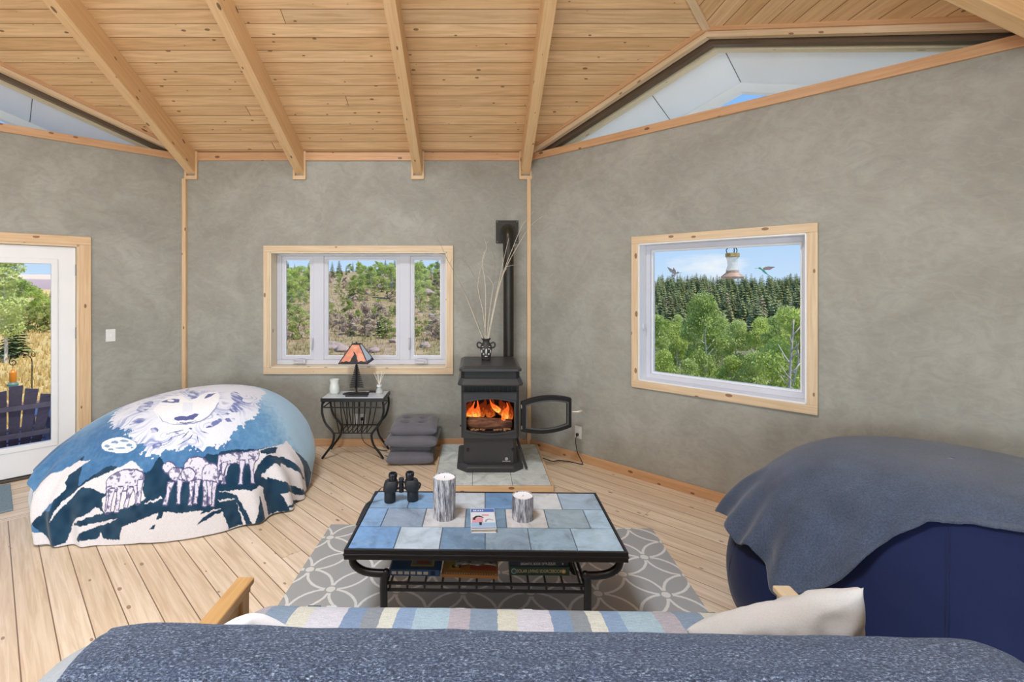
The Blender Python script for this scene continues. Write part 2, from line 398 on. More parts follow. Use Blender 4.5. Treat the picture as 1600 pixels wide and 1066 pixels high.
# seams of the soffit boards at the two visible corners
seam = MB()
for k in (0, 6):
    M = wallM(k)
    for s in (L8/2, L8/2-.62*(1 if k == 0 else -1)):
        pts = []
        for nn in (.28, .79):
            w = M @ Vector((s, nn, 0)); pts.append((w.x, w.y, rz((w.x, w.y), .0985)))
        seam.beam(pts[0], pts[1], .006, .003)
so2 = build(seam, 'soffit_joint', speck('joint_grey', (120, 122, 124), .8), so)
# walls
def wall(k, name, holes, top, gable=False):
    M = wallM(k); mb = MB(); x0 = 0
    for (s0, s1, z0, z1) in sorted(holes):
        mb.box(x0, s0, 0, TH, 0, top, M)
        if z0 > 0: mb.box(s0, s1, 0, TH, 0, z0, M)
        mb.box(s0, s1, 0, TH, z1, top, M); x0 = s1
    mb.box(x0, L8, 0, TH, 0, top, M)
    if gable:
        Mg = M @ Matrix(((1, 0, 0, 0), (0, 0, 1, 0), (0, 1, 0, 0), (0, 0, 0, 1)))
        mb.prism([(0, top), (L8, top), (L8, ZC), (L8/2, ZC+SLOPE*L8/2*R2), (0, ZC)], 0, TH, Mg)
    return tag(build(mb, name, PLASTER), kind='structure')
WN = (.879, 2.706, .812, 2.007)                  # opening in the back wall: s0, s1, z0, z1
WR = (1.147+.062, 2.49-.066, .846, 2.018)       # opening in the right wall
DL = (L8-1.86, L8-.858, .0, 2.03)               # door opening, left wall
BIG = (.75, L8-.75, .55, 2.25)  # rear wall openings, added to let the fill lamps in
wall(7, 'wall_back', [WN], 3.04)
wall(0, 'wall_right', [WR], 2.99)
wall(6, 'wall_left', [DL], 2.99)
wall(1, 'wall_side_right', [], 3.04); wall(5, 'wall_side_left', [], 3.04)
for k, nm in ((2, 'wall_rear_right'), (3, 'wall_rear'), (4, 'wall_rear_left')): wall(k, nm, [BIG], 3.04 if k == 3 else 3.0, k != 3)
# band boards along the wall tops
def trim(name, mb, mat, bevel=.003): return tag(build(mb, name, mat, bevel=bevel), kind='structure')
tn = [0]
def ntrim(mb, mat, bevel=.003): tn[0] += 1; return trim('trim_%d' % tn[0], mb, mat, bevel)
M7, M0, M6 = wallM(7), wallM(0), wallM(6)
ntrim(MB().box(.02, L8-.02, -.022, 0, 2.952, 3.036, M7), PINE_ORANGE)
for M in (M0, M6): ntrim(MB().box(.0, L8, -.024, .10, 2.945, 3.014, M), PINE_ORANGE)
for k in (1, 5): ntrim(MB().box(.02, L8-.02, -.022, 0, 2.952, 3.036, wallM(k)), PINE_ORANGE)
# baseboards
for nm, M, a, b in (('baseboard_back', M7, .0, L8), ('baseboard_right', M0, .0, L8), ('baseboard_left', M6, L8-.77, L8), ('baseboard_left_far', M6, 0, L8-1.95)):
    tag(build(MB().box(a, b, -.018, 0, 0.0, .078, M), nm, PINE_ORANGE, bevel=.004), kind='structure')
# corner strips
for M, s in ((M7, .0), (M7, L8)):
    ntrim(MB().box(s-.02, s+.02, -.035, .01, 0, 2.765, M), PINE_WARM)
# clerestory windows over the right and the left wall
DARKWOOD = wood('brown_board', (112, 92, 72), (84, 66, 50), knots=False)
CREAM = wood('cream_board', (238, 224, 196), (220, 202, 168), (150, 110, 70))
wn = [0]
def window_root(nm=None):
    wn[0] += 1; o = thing('window_%d' % wn[0], None, None, kind='structure'); return o
for k in (0, 6):
    M = wallM(k); root = window_root(); rk = SLOPE*R2
    def rake(n0, n1, d0, d1):
        mb = MB()
        for sgn in (0, 1):
            f = lambda s: s if not sgn else L8-s
            zz = lambda s: ZC+rk*s
            vs = [M @ Vector((f(s), nn, zz(s)-d)) for s in (0, L8/2) for nn in (n0, n1) for d in (d0, d1)]
            fl = [(0, 1, 3, 2), (4, 6, 7, 5), (0, 4, 5, 1), (2, 3, 7, 6), (0, 2, 6, 4), (1, 5, 7, 3)]
            l = L8/2; q = [(0, d0), (0, d1), (0, d0), (0, d1), (l, d0), (l, d1), (l, d0), (l, d1)]
            q = [(a, b+(.1 if i in (2, 3, 6, 7) else 0)) for i, (a, b) in enumerate(q)]
            mb.add(vs, fl, [[q[i] for i in ff] for ff in fl])
        return mb
    build(rake(-.045, -.018, -.02, .016), 'cove_strip', PINE_ORANGE, root)
    build(rake(-.022, .03, .005, .058), 'rake_board', PINE, root)
    build(rake(.07, .13, .0, .085), 'inner_frame', DARKWOOD, root)
    build(rake(.17, .25, -.02, .090), 'outer_frame', CREAM, root)
    Mg = M @ Matrix(((1, 0, 0, 0), (0, 0, 1, 0), (0, 1, 0, 0), (0, 0, 0, 1)))
    build(MB().add([Mg @ Vector(p) for p in ((0, 3.0, .15), (L8, 3.0, .15), (L8, ZC, .15), (L8/2, ZC+rk*L8/2, .15), (0, ZC, .15))], [(0, 1, 2, 3, 4)]), 'pane', GLASS, root)
    # hip strip on the ceiling
    a = M @ Vector((L8/2, .0, 0)); b = M @ Vector((L8/2, -3.2, 0))
    ntrim(MB().beam((a.x, a.y, zceil(a.x, a.y)-.012), (b.x, b.y, zceil(b.x, b.y)-.012), .055, .03), PINE)
# ceiling beams with their collars
bi = 0
BX = (-1.711, -.591, .629, 1.742)
for kf, face in enumerate((7, 1, 5, 3)):
    M = wallM(face)
    for o in BX:
        s = L8/2+o; t1 = min(3.55, AP-abs(o)-.06)
        zb = 2.812; hgt = ZC-zb
        mb = MB(); v = []
        uvq = []
        for nn, zz in ((0.0, 0), (-t1, SLOPE*t1)):
            for dz in (0, hgt+.01):
                for ds in (-.0445, .0445): v.append(M @ Vector((s+ds, nn, zb+zz+dz)))
        fl = [(0, 1, 3, 2), (4, 6, 7, 5), (0, 4, 5, 1), (2, 3, 7, 6), (0, 2, 6, 4), (1, 5, 7, 3)]
        q = [(0 if i < 4 else t1, (i % 2)*.09+(i//2 % 2)*.24) for i in range(8)]
        mb.add(v, fl, [[q[i] for i in ff] for ff in fl])
        b = tag(build(mb, 'ceiling_beam', BEAM, bevel=.004), kind='structure')
        c = MB(); c.box(s-.066, s+.066, -.03, 0, zb-.055, zb-.02, M); c.box(s-.066, s-.0455, -.026, 0, zb-.02, ZC, M); c.box(s+.0455, s+.066, -.026, 0, zb-.02, ZC, M)
        build(c, 'beam_collar', PINE_WARM, b, bevel=.002)
# unseen frame added round the roof opening below the fill lamp
root = window_root(); z_ = zceil(*hole[0])
build(MB().ring([(OX+a*.66, OY+b*.66) for a, b in ((-1, -1), (1, -1), (1, 1), (-1, 1))], [(OX+a*.58, OY+b*.58) for a, b in ((-1, -1), (1, -1), (1, 1), (-1, 1))], z_-.03, z_+.03), 'frame', PINE, root)
for k in (2, 3, 4):  # unseen rear windows, added in front of the fill lamps
    root = window_root(); M = wallM(k); s0, s1, z0, z1 = BIG
    Mg = M @ Matrix(((1, 0, 0, 0), (0, 0, 1, 0), (0, 1, 0, 0), (0, 0, 0, 1)))
    r = lambda e: [(s0+e, z0+e), (s1-e, z0+e), (s1-e, z1-e), (s0+e, z1-e)]
    build(MB().ring(r(-.066), r(0), -.02, 0, Mg), 'casing', PINE, root); build(MB().ring(r(0), r(.06), .12, .18, Mg), 'frame', VINYL, root)
    build(MB().add([Mg @ Vector((a, b, .15)) for a, b in r(.05)], [(0, 1, 2, 3)]), 'pane', GLASS, root)
# ------------------------------------------------------------------ the two picture windows
def casing(root, M, s0, s1, z0, z1, w, mat, reveal, depth, lab=True):
    mb = MB(); mb.box(s0-w, s1+w, -.022, 0, z1, z1+w, M); build(mb, 'head_casing', mat, root, bevel=.003)
    mb = MB(); mb.box(s0-w, s1+w, -.022, 0, z0-w, z0, M); build(mb, 'sill_casing', mat, root, bevel=.003)
    for a, b in ((s0-w, s0), (s1, s1+w)): build(MB().box(a, b, -.0215, 0, z0, z1, M), 'side_casing', mat, root, bevel=.003)
    mb = MB(); t = .012
    mb.box(s0, s0+t, -.018, depth, z0, z1, M); mb.box(s1-t, s1, -.018, depth, z0, z1, M); mb.box(s0, s1, -.018, depth, z1-t, z1, M); mb.box(s0, s1, -.018, depth, z0, z0+t, M)
    build(mb, 'jamb_liner', reveal, root, bevel=.002)
# back wall: fixed pane between two casements
root = window_root(); s0, s1, z0, z1 = WN
casing(root, M7, s0, s1, z0, z1, .066, PINE, CREAM, .13)
fx = lambda px: (px-742)/760*5.17-XL
G = [(fx(446), fx(483.5)), (fx(512), fx(618.5)), (fx(647), fx(687.5))]; gz0, gz1 = .917, 1.932
ox0, ox1 = s0+.012, s1-.012; oz0, oz1 = z0+.012, z1-.012
mb = MB(); Mf = M7
mb.box(ox0, ox1, .128, .20, oz0, gz0-.045, Mf); mb.box(ox0, ox1, .128, .20, gz1+.045, oz1, Mf)
edges = [ox0]+[e for g in G for e in (g[0]-.04, g[1]+.04)]+[ox1]
for i in range(0, 8, 2):
    if edges[i+1] > edges[i]: mb.box(edges[i], edges[i+1], .128, .20, gz0-.045, gz1+.045, Mf)
build(mb, 'frame', VINYL, root, bevel=.004)
Mg7 = M7 @ Matrix(((1, 0, 0, 0), (0, 0, 1, 0), (0, 1, 0, 0), (0, 0, 0, 1)))
for i, g in enumerate(G):
    e = .04
    r = lambda q: [(g[0]-q, gz0-q), (g[1]+q, gz0-q), (g[1]+q, gz1+q), (g[0]-q, gz1+q)]
    sash = build(MB().ring(r(e+.004), r(.008), .14, .195, Mg7), 'sash', VINYL, root, bevel=.004)
    build(MB().ring(r(.008), r(.0), .15, .175, Mg7), 'glazing_bead', WHITE, sash)
    build(MB().add([Mg7 @ Vector((a, b, .165)) for a, b in r(.004)], [(0, 1, 2, 3)]), 'pane', GLASS, sash)
CHROME = Mat('chrome', (215, 212, 205), .18, 1).m
for c in (fx(470), fx(658.5)):
    mb = MB(); 
    pr = [(-.066, 0), (.066, 0), (.066, .03), (.04, .045), (-.04, .045), (-.066, .03)]
    mb.prism([(c+a, .842+b) for a, b in pr], .08, .13, Mg7)
    hb = build(mb, 'crank_housing', VINYL, root, bevel=.006)
    build(MB().tube([M7 @ Vector(p) for p in ((c-.05, .07, .875), (c+.03, .065, .88), (c+.045, .06, .865))], .006), 'crank_handle', VINYL, hb, smooth=True)
for c in (fx(489), fx(640)):
    build(MB().tube([M7 @ Vector((c, q, z)) for q, z in ((.125, 1.10), (.10, 1.09), (.095, 1.04), (.095, 1.0), (.105, .985))], [.009, .009, .008, .008, .006]), 'lock_lever', VINYL, root, smooth=True)
# right wall: one large pane
root = window_root(); s0, s1, z0, z1 = WR
casing(root, M0, s0, s1, z0, z1, .062, PINE, WHITE, .11)
Mg0 = M0 @ Matrix(((1, 0, 0, 0), (0, 0, 1, 0), (0, 1, 0, 0), (0, 0, 0, 1)))
r = lambda e: [(s0+e, z0+e), (s1-e, z0+e), (s1-e, z1-e), (s0+e, z1-e)]
fr = build(MB().ring(r(.012), r(.052), .10, .19, Mg0), 'frame', VINYL, root, bevel=.004)
build(MB().ring(r(.052), r(.066), .125, .16, Mg0), 'glazing_bead', WHITE, root)
build(MB().add([Mg0 @ Vector((a, b, .145)) for a, b in r(.062)], [(0, 1, 2, 3)]), 'pane', GLASS, root)
build(MB().tube([M0 @ Vector((s0+.016, q, z)) for q, z in ((.05, 1.33), (.045, 1.30), (.05, 1.27))], [.008, .01, .008]), 'lock_lever', VINYL, root, smooth=True)
# ------------------------------------------------------------------ door
root = thing('door_1', None, None, kind='structure'); s0, s1, z0, z1 = DL
w = .083; mb = MB(); mb.box(s0-w, s1+w, -.022, 0, z1, z1+w*.9, M6); build(mb, 'head_casing', PINE_WARM, root, bevel=.003)
for a, b in ((s0-w, s0), (s1, s1+w)): build(MB().box(a, b, -.0215, 0, 0, z1, M6), 'side_casing', PINE_WARM, root, bevel=.003)
mb = MB(); mb.box(s0, s0+.022, -.018, .14, 0, z1, M6); mb.box(s1-.022, s1, -.018, .14, 0, z1, M6); mb.box(s0, s1, -.018, .14, z1-.02, z1, M6)
build(mb, 'jamb', PINE, root, bevel=.002)
build(MB().box(s0, s1, -.02, .2, 0, .022, M6), 'threshold', speck('threshold_bronze', (90, 82, 74), .5, .1, 40, metal=.6), root, bevel=.004)
ds0, ds1, dz0, dz1 = s0+.026, s1-.026, .028, z1-.024
Mg6 = M6 @ Matrix(((1, 0, 0, 0), (0, 0, 1, 0), (0, 1, 0, 0), (0, 0, 0, 1)))
gl = (ds0+.165, ds1-.165, .285, 1.852)
ro = lambda a: [(a[0], a[2]), (a[1], a[2]), (a[1], a[3]), (a[0], a[3])]
gro = lambda e: [(gl[0]-e, gl[2]-e), (gl[1]+e, gl[2]-e), (gl[1]+e, gl[3]+e), (gl[0]-e, gl[3]+e)]
slab = build(MB().ring(ro((ds0, ds1, dz0, dz1)), gro(.0), .01, .052, Mg6), 'slab', WHITE, root, bevel=.003)
build(MB().ring(gro(.045), gro(-.002), .0, .06, Mg6), 'glass_surround', WHITE, slab, bevel=.006)
build(MB().add([Mg6 @ Vector((a, b, .03)) for a, b in gro(0)], [(0, 1, 2, 3)]), 'pane', GLASS, slab)
STEEL = speck('hinge_steel', (120, 118, 118), .35, .1, 50, metal=.8)
for z in (1.80, 1.23, .25):
    build(MB().tube([M6 @ Vector((ds1+.006, -.004, z+q)) for q in (-.05, .05)], .009, 12), 'hinge', STEEL, root, smooth=True)
hd = build(MB().tube([M6 @ Vector(p) for p in ((ds0+.07, .01, 1.0), (ds0+.07, -.05, 1.0), (ds0+.17, -.055, 1.0))], .01), 'lever_handle', STEEL, root, smooth=True)
# ================================================================== OUTSIDE
def smooth01(t): t = max(0, min(1, t)); return t*t*(3-2*t)
def lerp(t, P):
    for (a, b), (c, d) in zip(P, P[1:]):
        if t <= c: return b+(d-b)*max(0, (t-a)/(c-a))
    return P[-1][1]
GL = [(0, -.8), (5, -.75), (30, -.62), (55, -.3), (110, -2), (260, 2.6), (420, 9.5), (900, 9)]
GM = [(0, -.9), (6, -.9), (14, -.42), (25, -.06), (35, .75), (50, 2.5), (80, 4.0), (130, 4.4), (900, 3)]
GR = [(0, -1.2), (6, -1.3), (14, -4.5), (30, -8.8), (60, -10), (95, -11), (150, -7.5), (230, -2.5), (300, 1.6), (340, 1), (900, -8)]
def ground(x, y):
    r = math.hypot(x, y); p = math.degrees(math.atan2(x, y))
    a = smooth01((p+39)/8); b = smooth01((p-2)/13)
    z = lerp(r, GL)*(1-a)+lerp(r, GM)*a*(1-b)+lerp(r, GR)*b
    return z+noise.noise((x*.16, y*.16, 3))*.22*min(1, r/20)
def at(px, Y): return ((px-742)/760*Y, Y)
def ztop(py, Y): return 1.65-(py-448)/760*Y
mb = MB(); phis = [-80+k*1.1 for k in range(146)]; rs = [3.5*(1.045**i) for i in range(120)]
vs = []; cols = []
for r_ in rs:
    for p in phis:
        x, y = r_*math.sin(math.radians(p)), r_*math.cos(math.radians(p)); vs.append((x, y, ground(x, y)))
nP = len(phis)
mb.add(vs, [(i*nP+j, i*nP+j+1, (i+1)*nP+j+1, (i+1)*nP+j) for i in range(len(rs)-1) for j in range(nP-1)])
def terrain_mat():
    M = Mat('dry_ground', (190, 165, 110), .95, spec=.1); co = M.coords('Object')
    a = M.noise(co, .35, 6, .7); b = M.noise(co, 1.8, 6, .75)
    c = M.ramp(a, [(.30, hexc(126, 128, 78)), (.42, hexc(162, 150, 104)), (.52, hexc(190, 166, 126)), (.62, hexc(170, 150, 130)), (.72, hexc(146, 140, 92))])
    c = M.mix(M.ramp(b, [(.45, (0, 0, 0, 1)), (.62, (.75, .75, .75, 1))]), c, hexc(146, 120, 92))
    ln = M.n('VectorMath', operation='LENGTH'); M.l(co, ln.inputs[0])
    sx = M.n('SeparateXYZ'); M.l(co, sx.inputs[0])
    left = M.math('LESS_THAN', M.math('ADD', sx.outputs[0], M.math('MULTIPLY', sx.outputs[1], .68)), 0)
    g = M.ramp(b, [(.35, hexc(212, 180, 112)), (.5, hexc(228, 200, 136)), (.65, hexc(200, 170, 104))])
    c = M.mix(left, c, g)
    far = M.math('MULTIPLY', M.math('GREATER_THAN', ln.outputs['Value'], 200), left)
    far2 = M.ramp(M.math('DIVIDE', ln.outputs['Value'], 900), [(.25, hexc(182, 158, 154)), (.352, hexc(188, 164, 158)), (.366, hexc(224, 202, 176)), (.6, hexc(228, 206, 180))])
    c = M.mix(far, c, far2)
    right = M.math('GREATER_THAN', M.math('SUBTRACT', sx.outputs[0], M.math('MULTIPLY', sx.outputs[1], .17)), 0)
    c = M.mix(right, c, M.ramp(a, [(.35, hexc(110, 114, 80)), (.5, hexc(134, 130, 96)), (.65, hexc(156, 142, 118))]))
    hc = M.n('VectorMath', operation='DISTANCE'); M.l(co, hc.inputs[0]); hc.inputs[1].default_value = (OX, OY, -.8)
    c = M.mix(M.math('LESS_THAN', hc.outputs['Value'], 8.6), c, M.ramp(b, [(.35, hexc(206, 202, 194)), (.65, hexc(234, 232, 226))]))  # unseen pale ground near the house, added to bounce light onto the soffits
    M.color(c); M.bump(b, .8, .3); return M.m
tag(build(mb, 'terrain', terrain_mat(), smooth=True, recalc=False), kind='structure')
def leafmat(name, dark, light, tr=.35):
    m = bpy.data.materials.new(name); m.use_nodes = True; t = m.node_tree; t.nodes.clear(); N = t.nodes.new; L = t.links.new
    tc = N('ShaderNodeTexCoord'); nz = N('ShaderNodeTexNoise'); nz.inputs['Scale'].default_value = 1.1; nz.inputs['Detail'].default_value = 5; L(tc.outputs['Object'], nz.inputs[0])
    oi = N('ShaderNodeObjectInfo'); ad = N('ShaderNodeMath'); ad.operation = 'MULTIPLY_ADD'; ad.inputs[1].default_value = .3; L(oi.outputs['Random'], ad.inputs[0]); L(nz.outputs[0], ad.inputs[2])
    r = N('ShaderNodeValToRGB'); L(ad.outputs[0], r.inputs[0]); r.color_ramp.elements[0].position = .42; r.color_ramp.elements[1].position = .85
    r.color_ramp.elements[0].color = hexc(*dark); r.color_ramp.elements[1].color = hexc(*light)
    d = N('ShaderNodeBsdfDiffuse'); s = N('ShaderNodeBsdfTranslucent'); mx = N('ShaderNodeMixShader'); mx.inputs[0].default_value = tr; o = N('ShaderNodeOutputMaterial')
    L(r.outputs[0], d.inputs[0]); L(r.outputs[0], s.inputs[0]); L(d.outputs[0], mx.inputs[1]); L(s.outputs[0], mx.inputs[2]); L(mx.outputs[0], o.inputs[0]); return m
LEAF = leafmat('aspen_leaf', (150, 174, 84), (212, 222, 132)); LEAF2 = leafmat('shrub_leaf', (150, 164, 92), (196, 200, 126)); NEEDLE = leafmat('needle_dark', (116, 127, 86), (160, 167, 114), .25)
NEEDLE2 = leafmat('needle_olive', (134, 144, 96), (172, 176, 124), .2); NEEDLE3 = leafmat('needle_brown', (162, 146, 126), (190, 170, 150), .1); LEAFS = leafmat('sage_leaf', (166, 184, 104), (216, 224, 148))
BARK = speck('pale_bark', (214, 206, 192), .8, .15, 6); BARK2 = speck('brown_bark', (112, 92, 76), .9, .2, 6); DEAD = speck('grey_deadwood', (196, 184, 172), .9, .15, 5)
def leaves(clumps, n, size, rng, flat=.0):
    """n random leaf-spray quads inside ellipsoid clumps"""
    vs = []; C = np.array([c for c, r in clumps]); R = np.array([r for c, r in clumps])
    wt = R.prod(1)**(2/3); idx = rng.choice(len(C), n, p=wt/wt.sum())
    d = rng.normal(size=(n, 3)); d /= np.linalg.norm(d, axis=1)[:, None]; q = d*(rng.uniform(.35, 1, (n, 1))**.5)
    P = C[idx]+q*R[idx]
    a = rng.normal(size=(n, 3)); a[:, 2] *= 1-flat; a /= np.linalg.norm(a, axis=1)[:, None]
    b = np.cross(a, rng.normal(size=(n, 3))); b /= np.linalg.norm(b, axis=1)[:, None]
    s = size*rng.uniform(.6, 1.3, (n, 1))
    V = np.stack([P-a*s, P+b*s*.55, P+a*s, P-b*s*.55], 1).reshape(-1, 3)
    mb = MB(); mb.add(V, [(4*i, 4*i+1, 4*i+2, 4*i+3) for i in range(n)]); return mb
def aspen_proto(name, seed, h=10, nl=2600, leaf=LEAF, bark=BARK, width=.26, base=.3, size=.12):
    rng = np.random.default_rng(seed); rn = random.Random(seed)
    root = thing(name, None, None, (0, -60, -30)); cl = []
    bend = [(rn.uniform(-.2, .2), rn.uniform(-.2, .2)) for _ in range(6)]
    tp = smoothpath([(bend[i][0]*i*.3, bend[i][1]*i*.3, h*.92*i/5) for i in range(6)], 4)
    mb = MB().tube(tp, [h*.014*(1-.8*i/(len(tp)-1)) for i in range(len(tp))], 7)
    for k in range(16):
        f = base+(.97-base)*(k+.5)/16; a = rn.uniform(0, 6.28); w = h*width*(1-abs(2*(f-base)/(1-base)-.75)**1.7*.62)*rn.uniform(.45, 1)
        c = (math.cos(a)*w*.75, math.sin(a)*w*.75, h*f); rr = h*rn.uniform(.06, .10)
        cl.append((c, (rr*1.15, rr*1.15, rr*.85)))
        i = min(len(tp)-1, int((f-.06)*len(tp)))
        mb.tube([tp[i], (Vector(tp[i])+Vector(c))/2+Vector((0, 0, -.1)), c], [h*.005, h*.004, h*.002], 5)
    cl.append(((0, 0, h*.93), (h*.06, h*.06, h*.07)))
    mb2 = leaves(cl, nl, size*h/10, rng)
    I = [tuple(v) for v in mb2.v]
    build(mb2, 'crown', leaf, root, local=True, recalc=False); build(mb, 'trunk', bark, root, local=True, smooth=True)
    root['h'] = h; return root
def pine_proto(name, seed, h=12, mat=NEEDLE, w=.17, n=15, base=.12, openness=.0):
    rn = random.Random(seed); root = thing(name, None, None, (0, -60, -30)); mb = MB()
    for k in range(n):
        f = base+(1-base)*(k/n)**.92; rad = h*w*(1-f)**.8+h*.012; nb = 11
        for j in range(nb):
            a = 2*PI*(j+rn.random()*.8)/nb; l = rad*rn.uniform(.65, 1.15); z = h*f; dz = -l*rn.uniform(.15, .5); th = a+.30
            ww = l*.34
            p0 = Vector((0, 0, z+h*.018)); p2 = Vector((math.cos(a)*l, math.sin(a)*l, z+dz))
            m = (p0+p2)/2+Vector((0, 0, l*.06)); s = Vector((-math.sin(a), math.cos(a), -.25))*ww
            mb.add([p0, m+s, p2, m-s+Vector((0, 0, -.05*h*.1))], [(0, 1, 2), (0, 2, 3)])
    build(mb, 'foliage', mat, root, local=True, recalc=False)
    build(MB().tube([(0, 0, -.5), (0, 0, h*.9)], [h*.013, h*.003], 6), 'trunk', BARK2, root, local=True, smooth=True)
    root['h'] = h; return root
used = set()
def plant(proto, x, y, label, cat, group, top=None, height=None, name=None, wid=1.0, sink=.1):
    z = ground(x, y)-sink; hh = proto['h']; sc = ((top-z) if top is not None else height)/hh
    if proto.name not in used: o = proto; used.add(proto.name); o.location = (x, y, z); o.rotation_euler = (0, 0, random.uniform(0, 6.28)); o.scale = (sc*wid, sc*wid, sc)
    else: o = dup(proto, (x, y, z), random.uniform(0, 6.28), scale=(sc*wid, sc*wid, sc))
    tag(o, label, cat, group); return o
ASP = [aspen_proto('aspen_tree', s, 10, 6500, lf, width=wd) for s, wd, lf in ((1, .27, LEAF), (2, .22, LEAFS), (3, .30, LEAF), (4, .25, LEAFS))]
PD = [pine_proto('conifer_tree', s, 12, NEEDLE, w) for s, w in ((11, .17), (12, .20), (13, .14))]
PO = [pine_proto('conifer_tree', s, 12, NEEDLE2, w) for s, w in ((14, .20), (15, .23))]
PB = [pine_proto('dead_conifer_tree', 16, 12, NEEDLE3, .16, n=11)]
SH = [aspen_proto('shrub', s, 3, 2200, lf, BARK2, .42, .12, .22) for s, lf in ((21, LEAF2), (22, LEAF2), (23, leafmat('mauve_brush', (176, 156, 140), (206, 186, 166), .2)))]
# --- seen through the picture window: aspens in the valley, conifers on the far hill
GA = 'aspens in the valley beyond the right window'
near = [(1240, 25, 482), (1102, 37, 462), (1042, 31, 548), (1078, 28, 562), (1140, 30, 556), (1176, 29, 552), (1208, 31, 528), (1022, 35, 492), (1058, 43, 508), (1150, 46, 502),
        (1184, 45, 497), (1216, 41, 494), (1256, 37, 482), (1128, 50, 497), (1084, 52, 497), (1030, 54, 500), (1000, 38, 500), (1280, 33, 505), (1310, 40, 490), (960, 45, 505), (930, 40, 515), (1360, 42, 492)]
for i, (px, Y, ty) in enumerate(near):
    x, y = at(px, Y)
    lab = 'leafy green aspen tree growing in the valley beyond the right window'
    if i == 0: lab = 'nearest bright green aspen crown at the right edge of the right window'
    if i == 1: lab = 'tallest rounded green aspen left of centre in the right window'
    plant(ASP[i % 4], x, y, lab, 'tree', GA if i > 1 else None, top=ztop(ty, Y), wid=.8)
for i in range(52):
    px = random.uniform(860, 1500); Y = random.uniform(42, 82); x, y = at(px, Y)
    plant(ASP[i % 4], x, y, 'leafy green aspen tree growing in the valley beyond the right window', 'tree', GA, top=ztop(random.uniform(486, 525), Y), wid=.72)
# a bare pale tree among them
x, y = at(1237, 23); z = ground(x, y); root = thing('bare_tree', 'bare pale forked tree trunk among green leaves at right window edge', 'tree', (x, y, z)); rn = random.Random(5)
mb = MB(); H_ = ztop(500, 23)-z; mb.tube(smoothpath([(0, 0, -.3), (.15, 0, H_*.3), (-.1, 0, H_*.6), (.1, 0, H_)], 5), [.12-.006*i for i in range(16)], 7); build(mb, 'trunk', DEAD, root, local=True, smooth=True)
mb = MB()
for k in range(14):
    f = .35+.6*k/14; a = rn.uniform(0, 6.28); l = rn.uniform(.6, 1.5)*(1.3-f)
    mb.tube([(0, 0, H_*f), (math.cos(a)*l*.5, math.sin(a)*l*.5, H_*f+l*.5), (math.cos(a)*l, math.sin(a)*l, H_*f+l*1.15)], [.045, .03, .012], 5)
build(mb, 'branches', DEAD, root, local=True, smooth=True)
GP = 'conifers on the far hillside beyond the right window'; cnt = 0
for i in range(232):
    p = math.radians(random.uniform(16, 38.5)); r_ = 98+205*(random.random()**.8); x, y = r_*math.sin(p), r_*math.cos(p)
    q = random.random()
    if q < .55: pr, lab = random.choice(PD), 'dark green conifer on the far wooded hillside beyond the right window'
    elif q < .88: pr, lab = random.choice(PO), 'olive green conifer on the far wooded hillside beyond the right window'
    else: pr, lab = PB[0], 'brown dead conifer on the far wooded hillside beyond the right window'
    plant(pr, x, y, lab, 'tree', GP+(' (dark)' if q < .55 else ' (olive)' if q < .88 else ' (dead)'), height=random.uniform(5.5, 8.5), wid=1.9)
# the rest of the forest, past three hundred trees
V = []; F = []; rn = random.Random(31); P_ = MB()
for k in range(9):
    f = .08+.92*(k/9); rad = .27*(1-f)**.8+.02
    for j in range(8):
        a = 2*PI*(j+rn.random()*.8)/8; l = rad*rn.uniform(.7, 1.2); p0 = Vector((0, 0, f+.03)); p2 = Vector((math.cos(a)*l, math.sin(a)*l, f-l*.3)); m = (p0+p2)/2+Vector((0, 0, l*.06)); s_ = Vector((-math.sin(a), math.cos(a), -.25))*l*.4
        P_.add([p0, m+s_, p2, m-s_], [(0, 1, 2), (0, 2, 3)])
fm = MB()
for i in range(950):
    p = math.radians(rn.uniform(6, 48)); r_ = 104+200*(rn.random()**.75); x, y = r_*math.sin(p), r_*math.cos(p); z = ground(x, y)-.2; h = rn.uniform(4.5, 8); fm.m = 0 if rn.random() < .55 else 1
    fm.add([(x+v[0]*h, y+v[1]*h, z+v[2]*h) for v in P_.v], P_.f)
tag(build(fm, 'forest', [NEEDLE, NEEDLE2], recalc=False), 'dense mass of small conifers covering the far hillside beyond the right window', 'forest', kind='stuff')
# --- seen through the back window: a dry slope with aspens, brush and boulders
GH = 'aspens on the slope beyond the back window'
for i, (px, Y, ty, k) in enumerate([(566, 33, 428, 1), (580, 36, 416, 3), (596, 40, 410, 0), (612, 34, 414, 1), (553, 38, 430, 2), (452, 36, 420, 0), (466, 34, 416, 2), (480, 38, 424, 3), (440, 33, 422, 2), (473, 30, 452, 1), (455, 29, 456, 3),
                                     (654, 32, 410, 1), (664, 36, 420, 3), (681, 30, 470, 1), (650, 27, 500, 2), (530, 42, 426, 0), (700, 38, 425, 1), (400, 36, 425, 0)]+[(random.uniform(505, 700), Y_, random.uniform(408, 436), random.randrange(4)) for Y_ in [random.uniform(40, 66) for _ in range(30)]]+[(random.uniform(425, 490), random.uniform(30, 44), random.uniform(414, 440), random.randrange(4)) for _ in range(8)]):
    x, y = at(px, Y); plant(ASP[k], x, y, 'slim green aspen with pale trunk on the slope beyond the back window', 'tree', GH, top=ztop(ty, Y), wid=1.15 if px > 500 else 1.5)
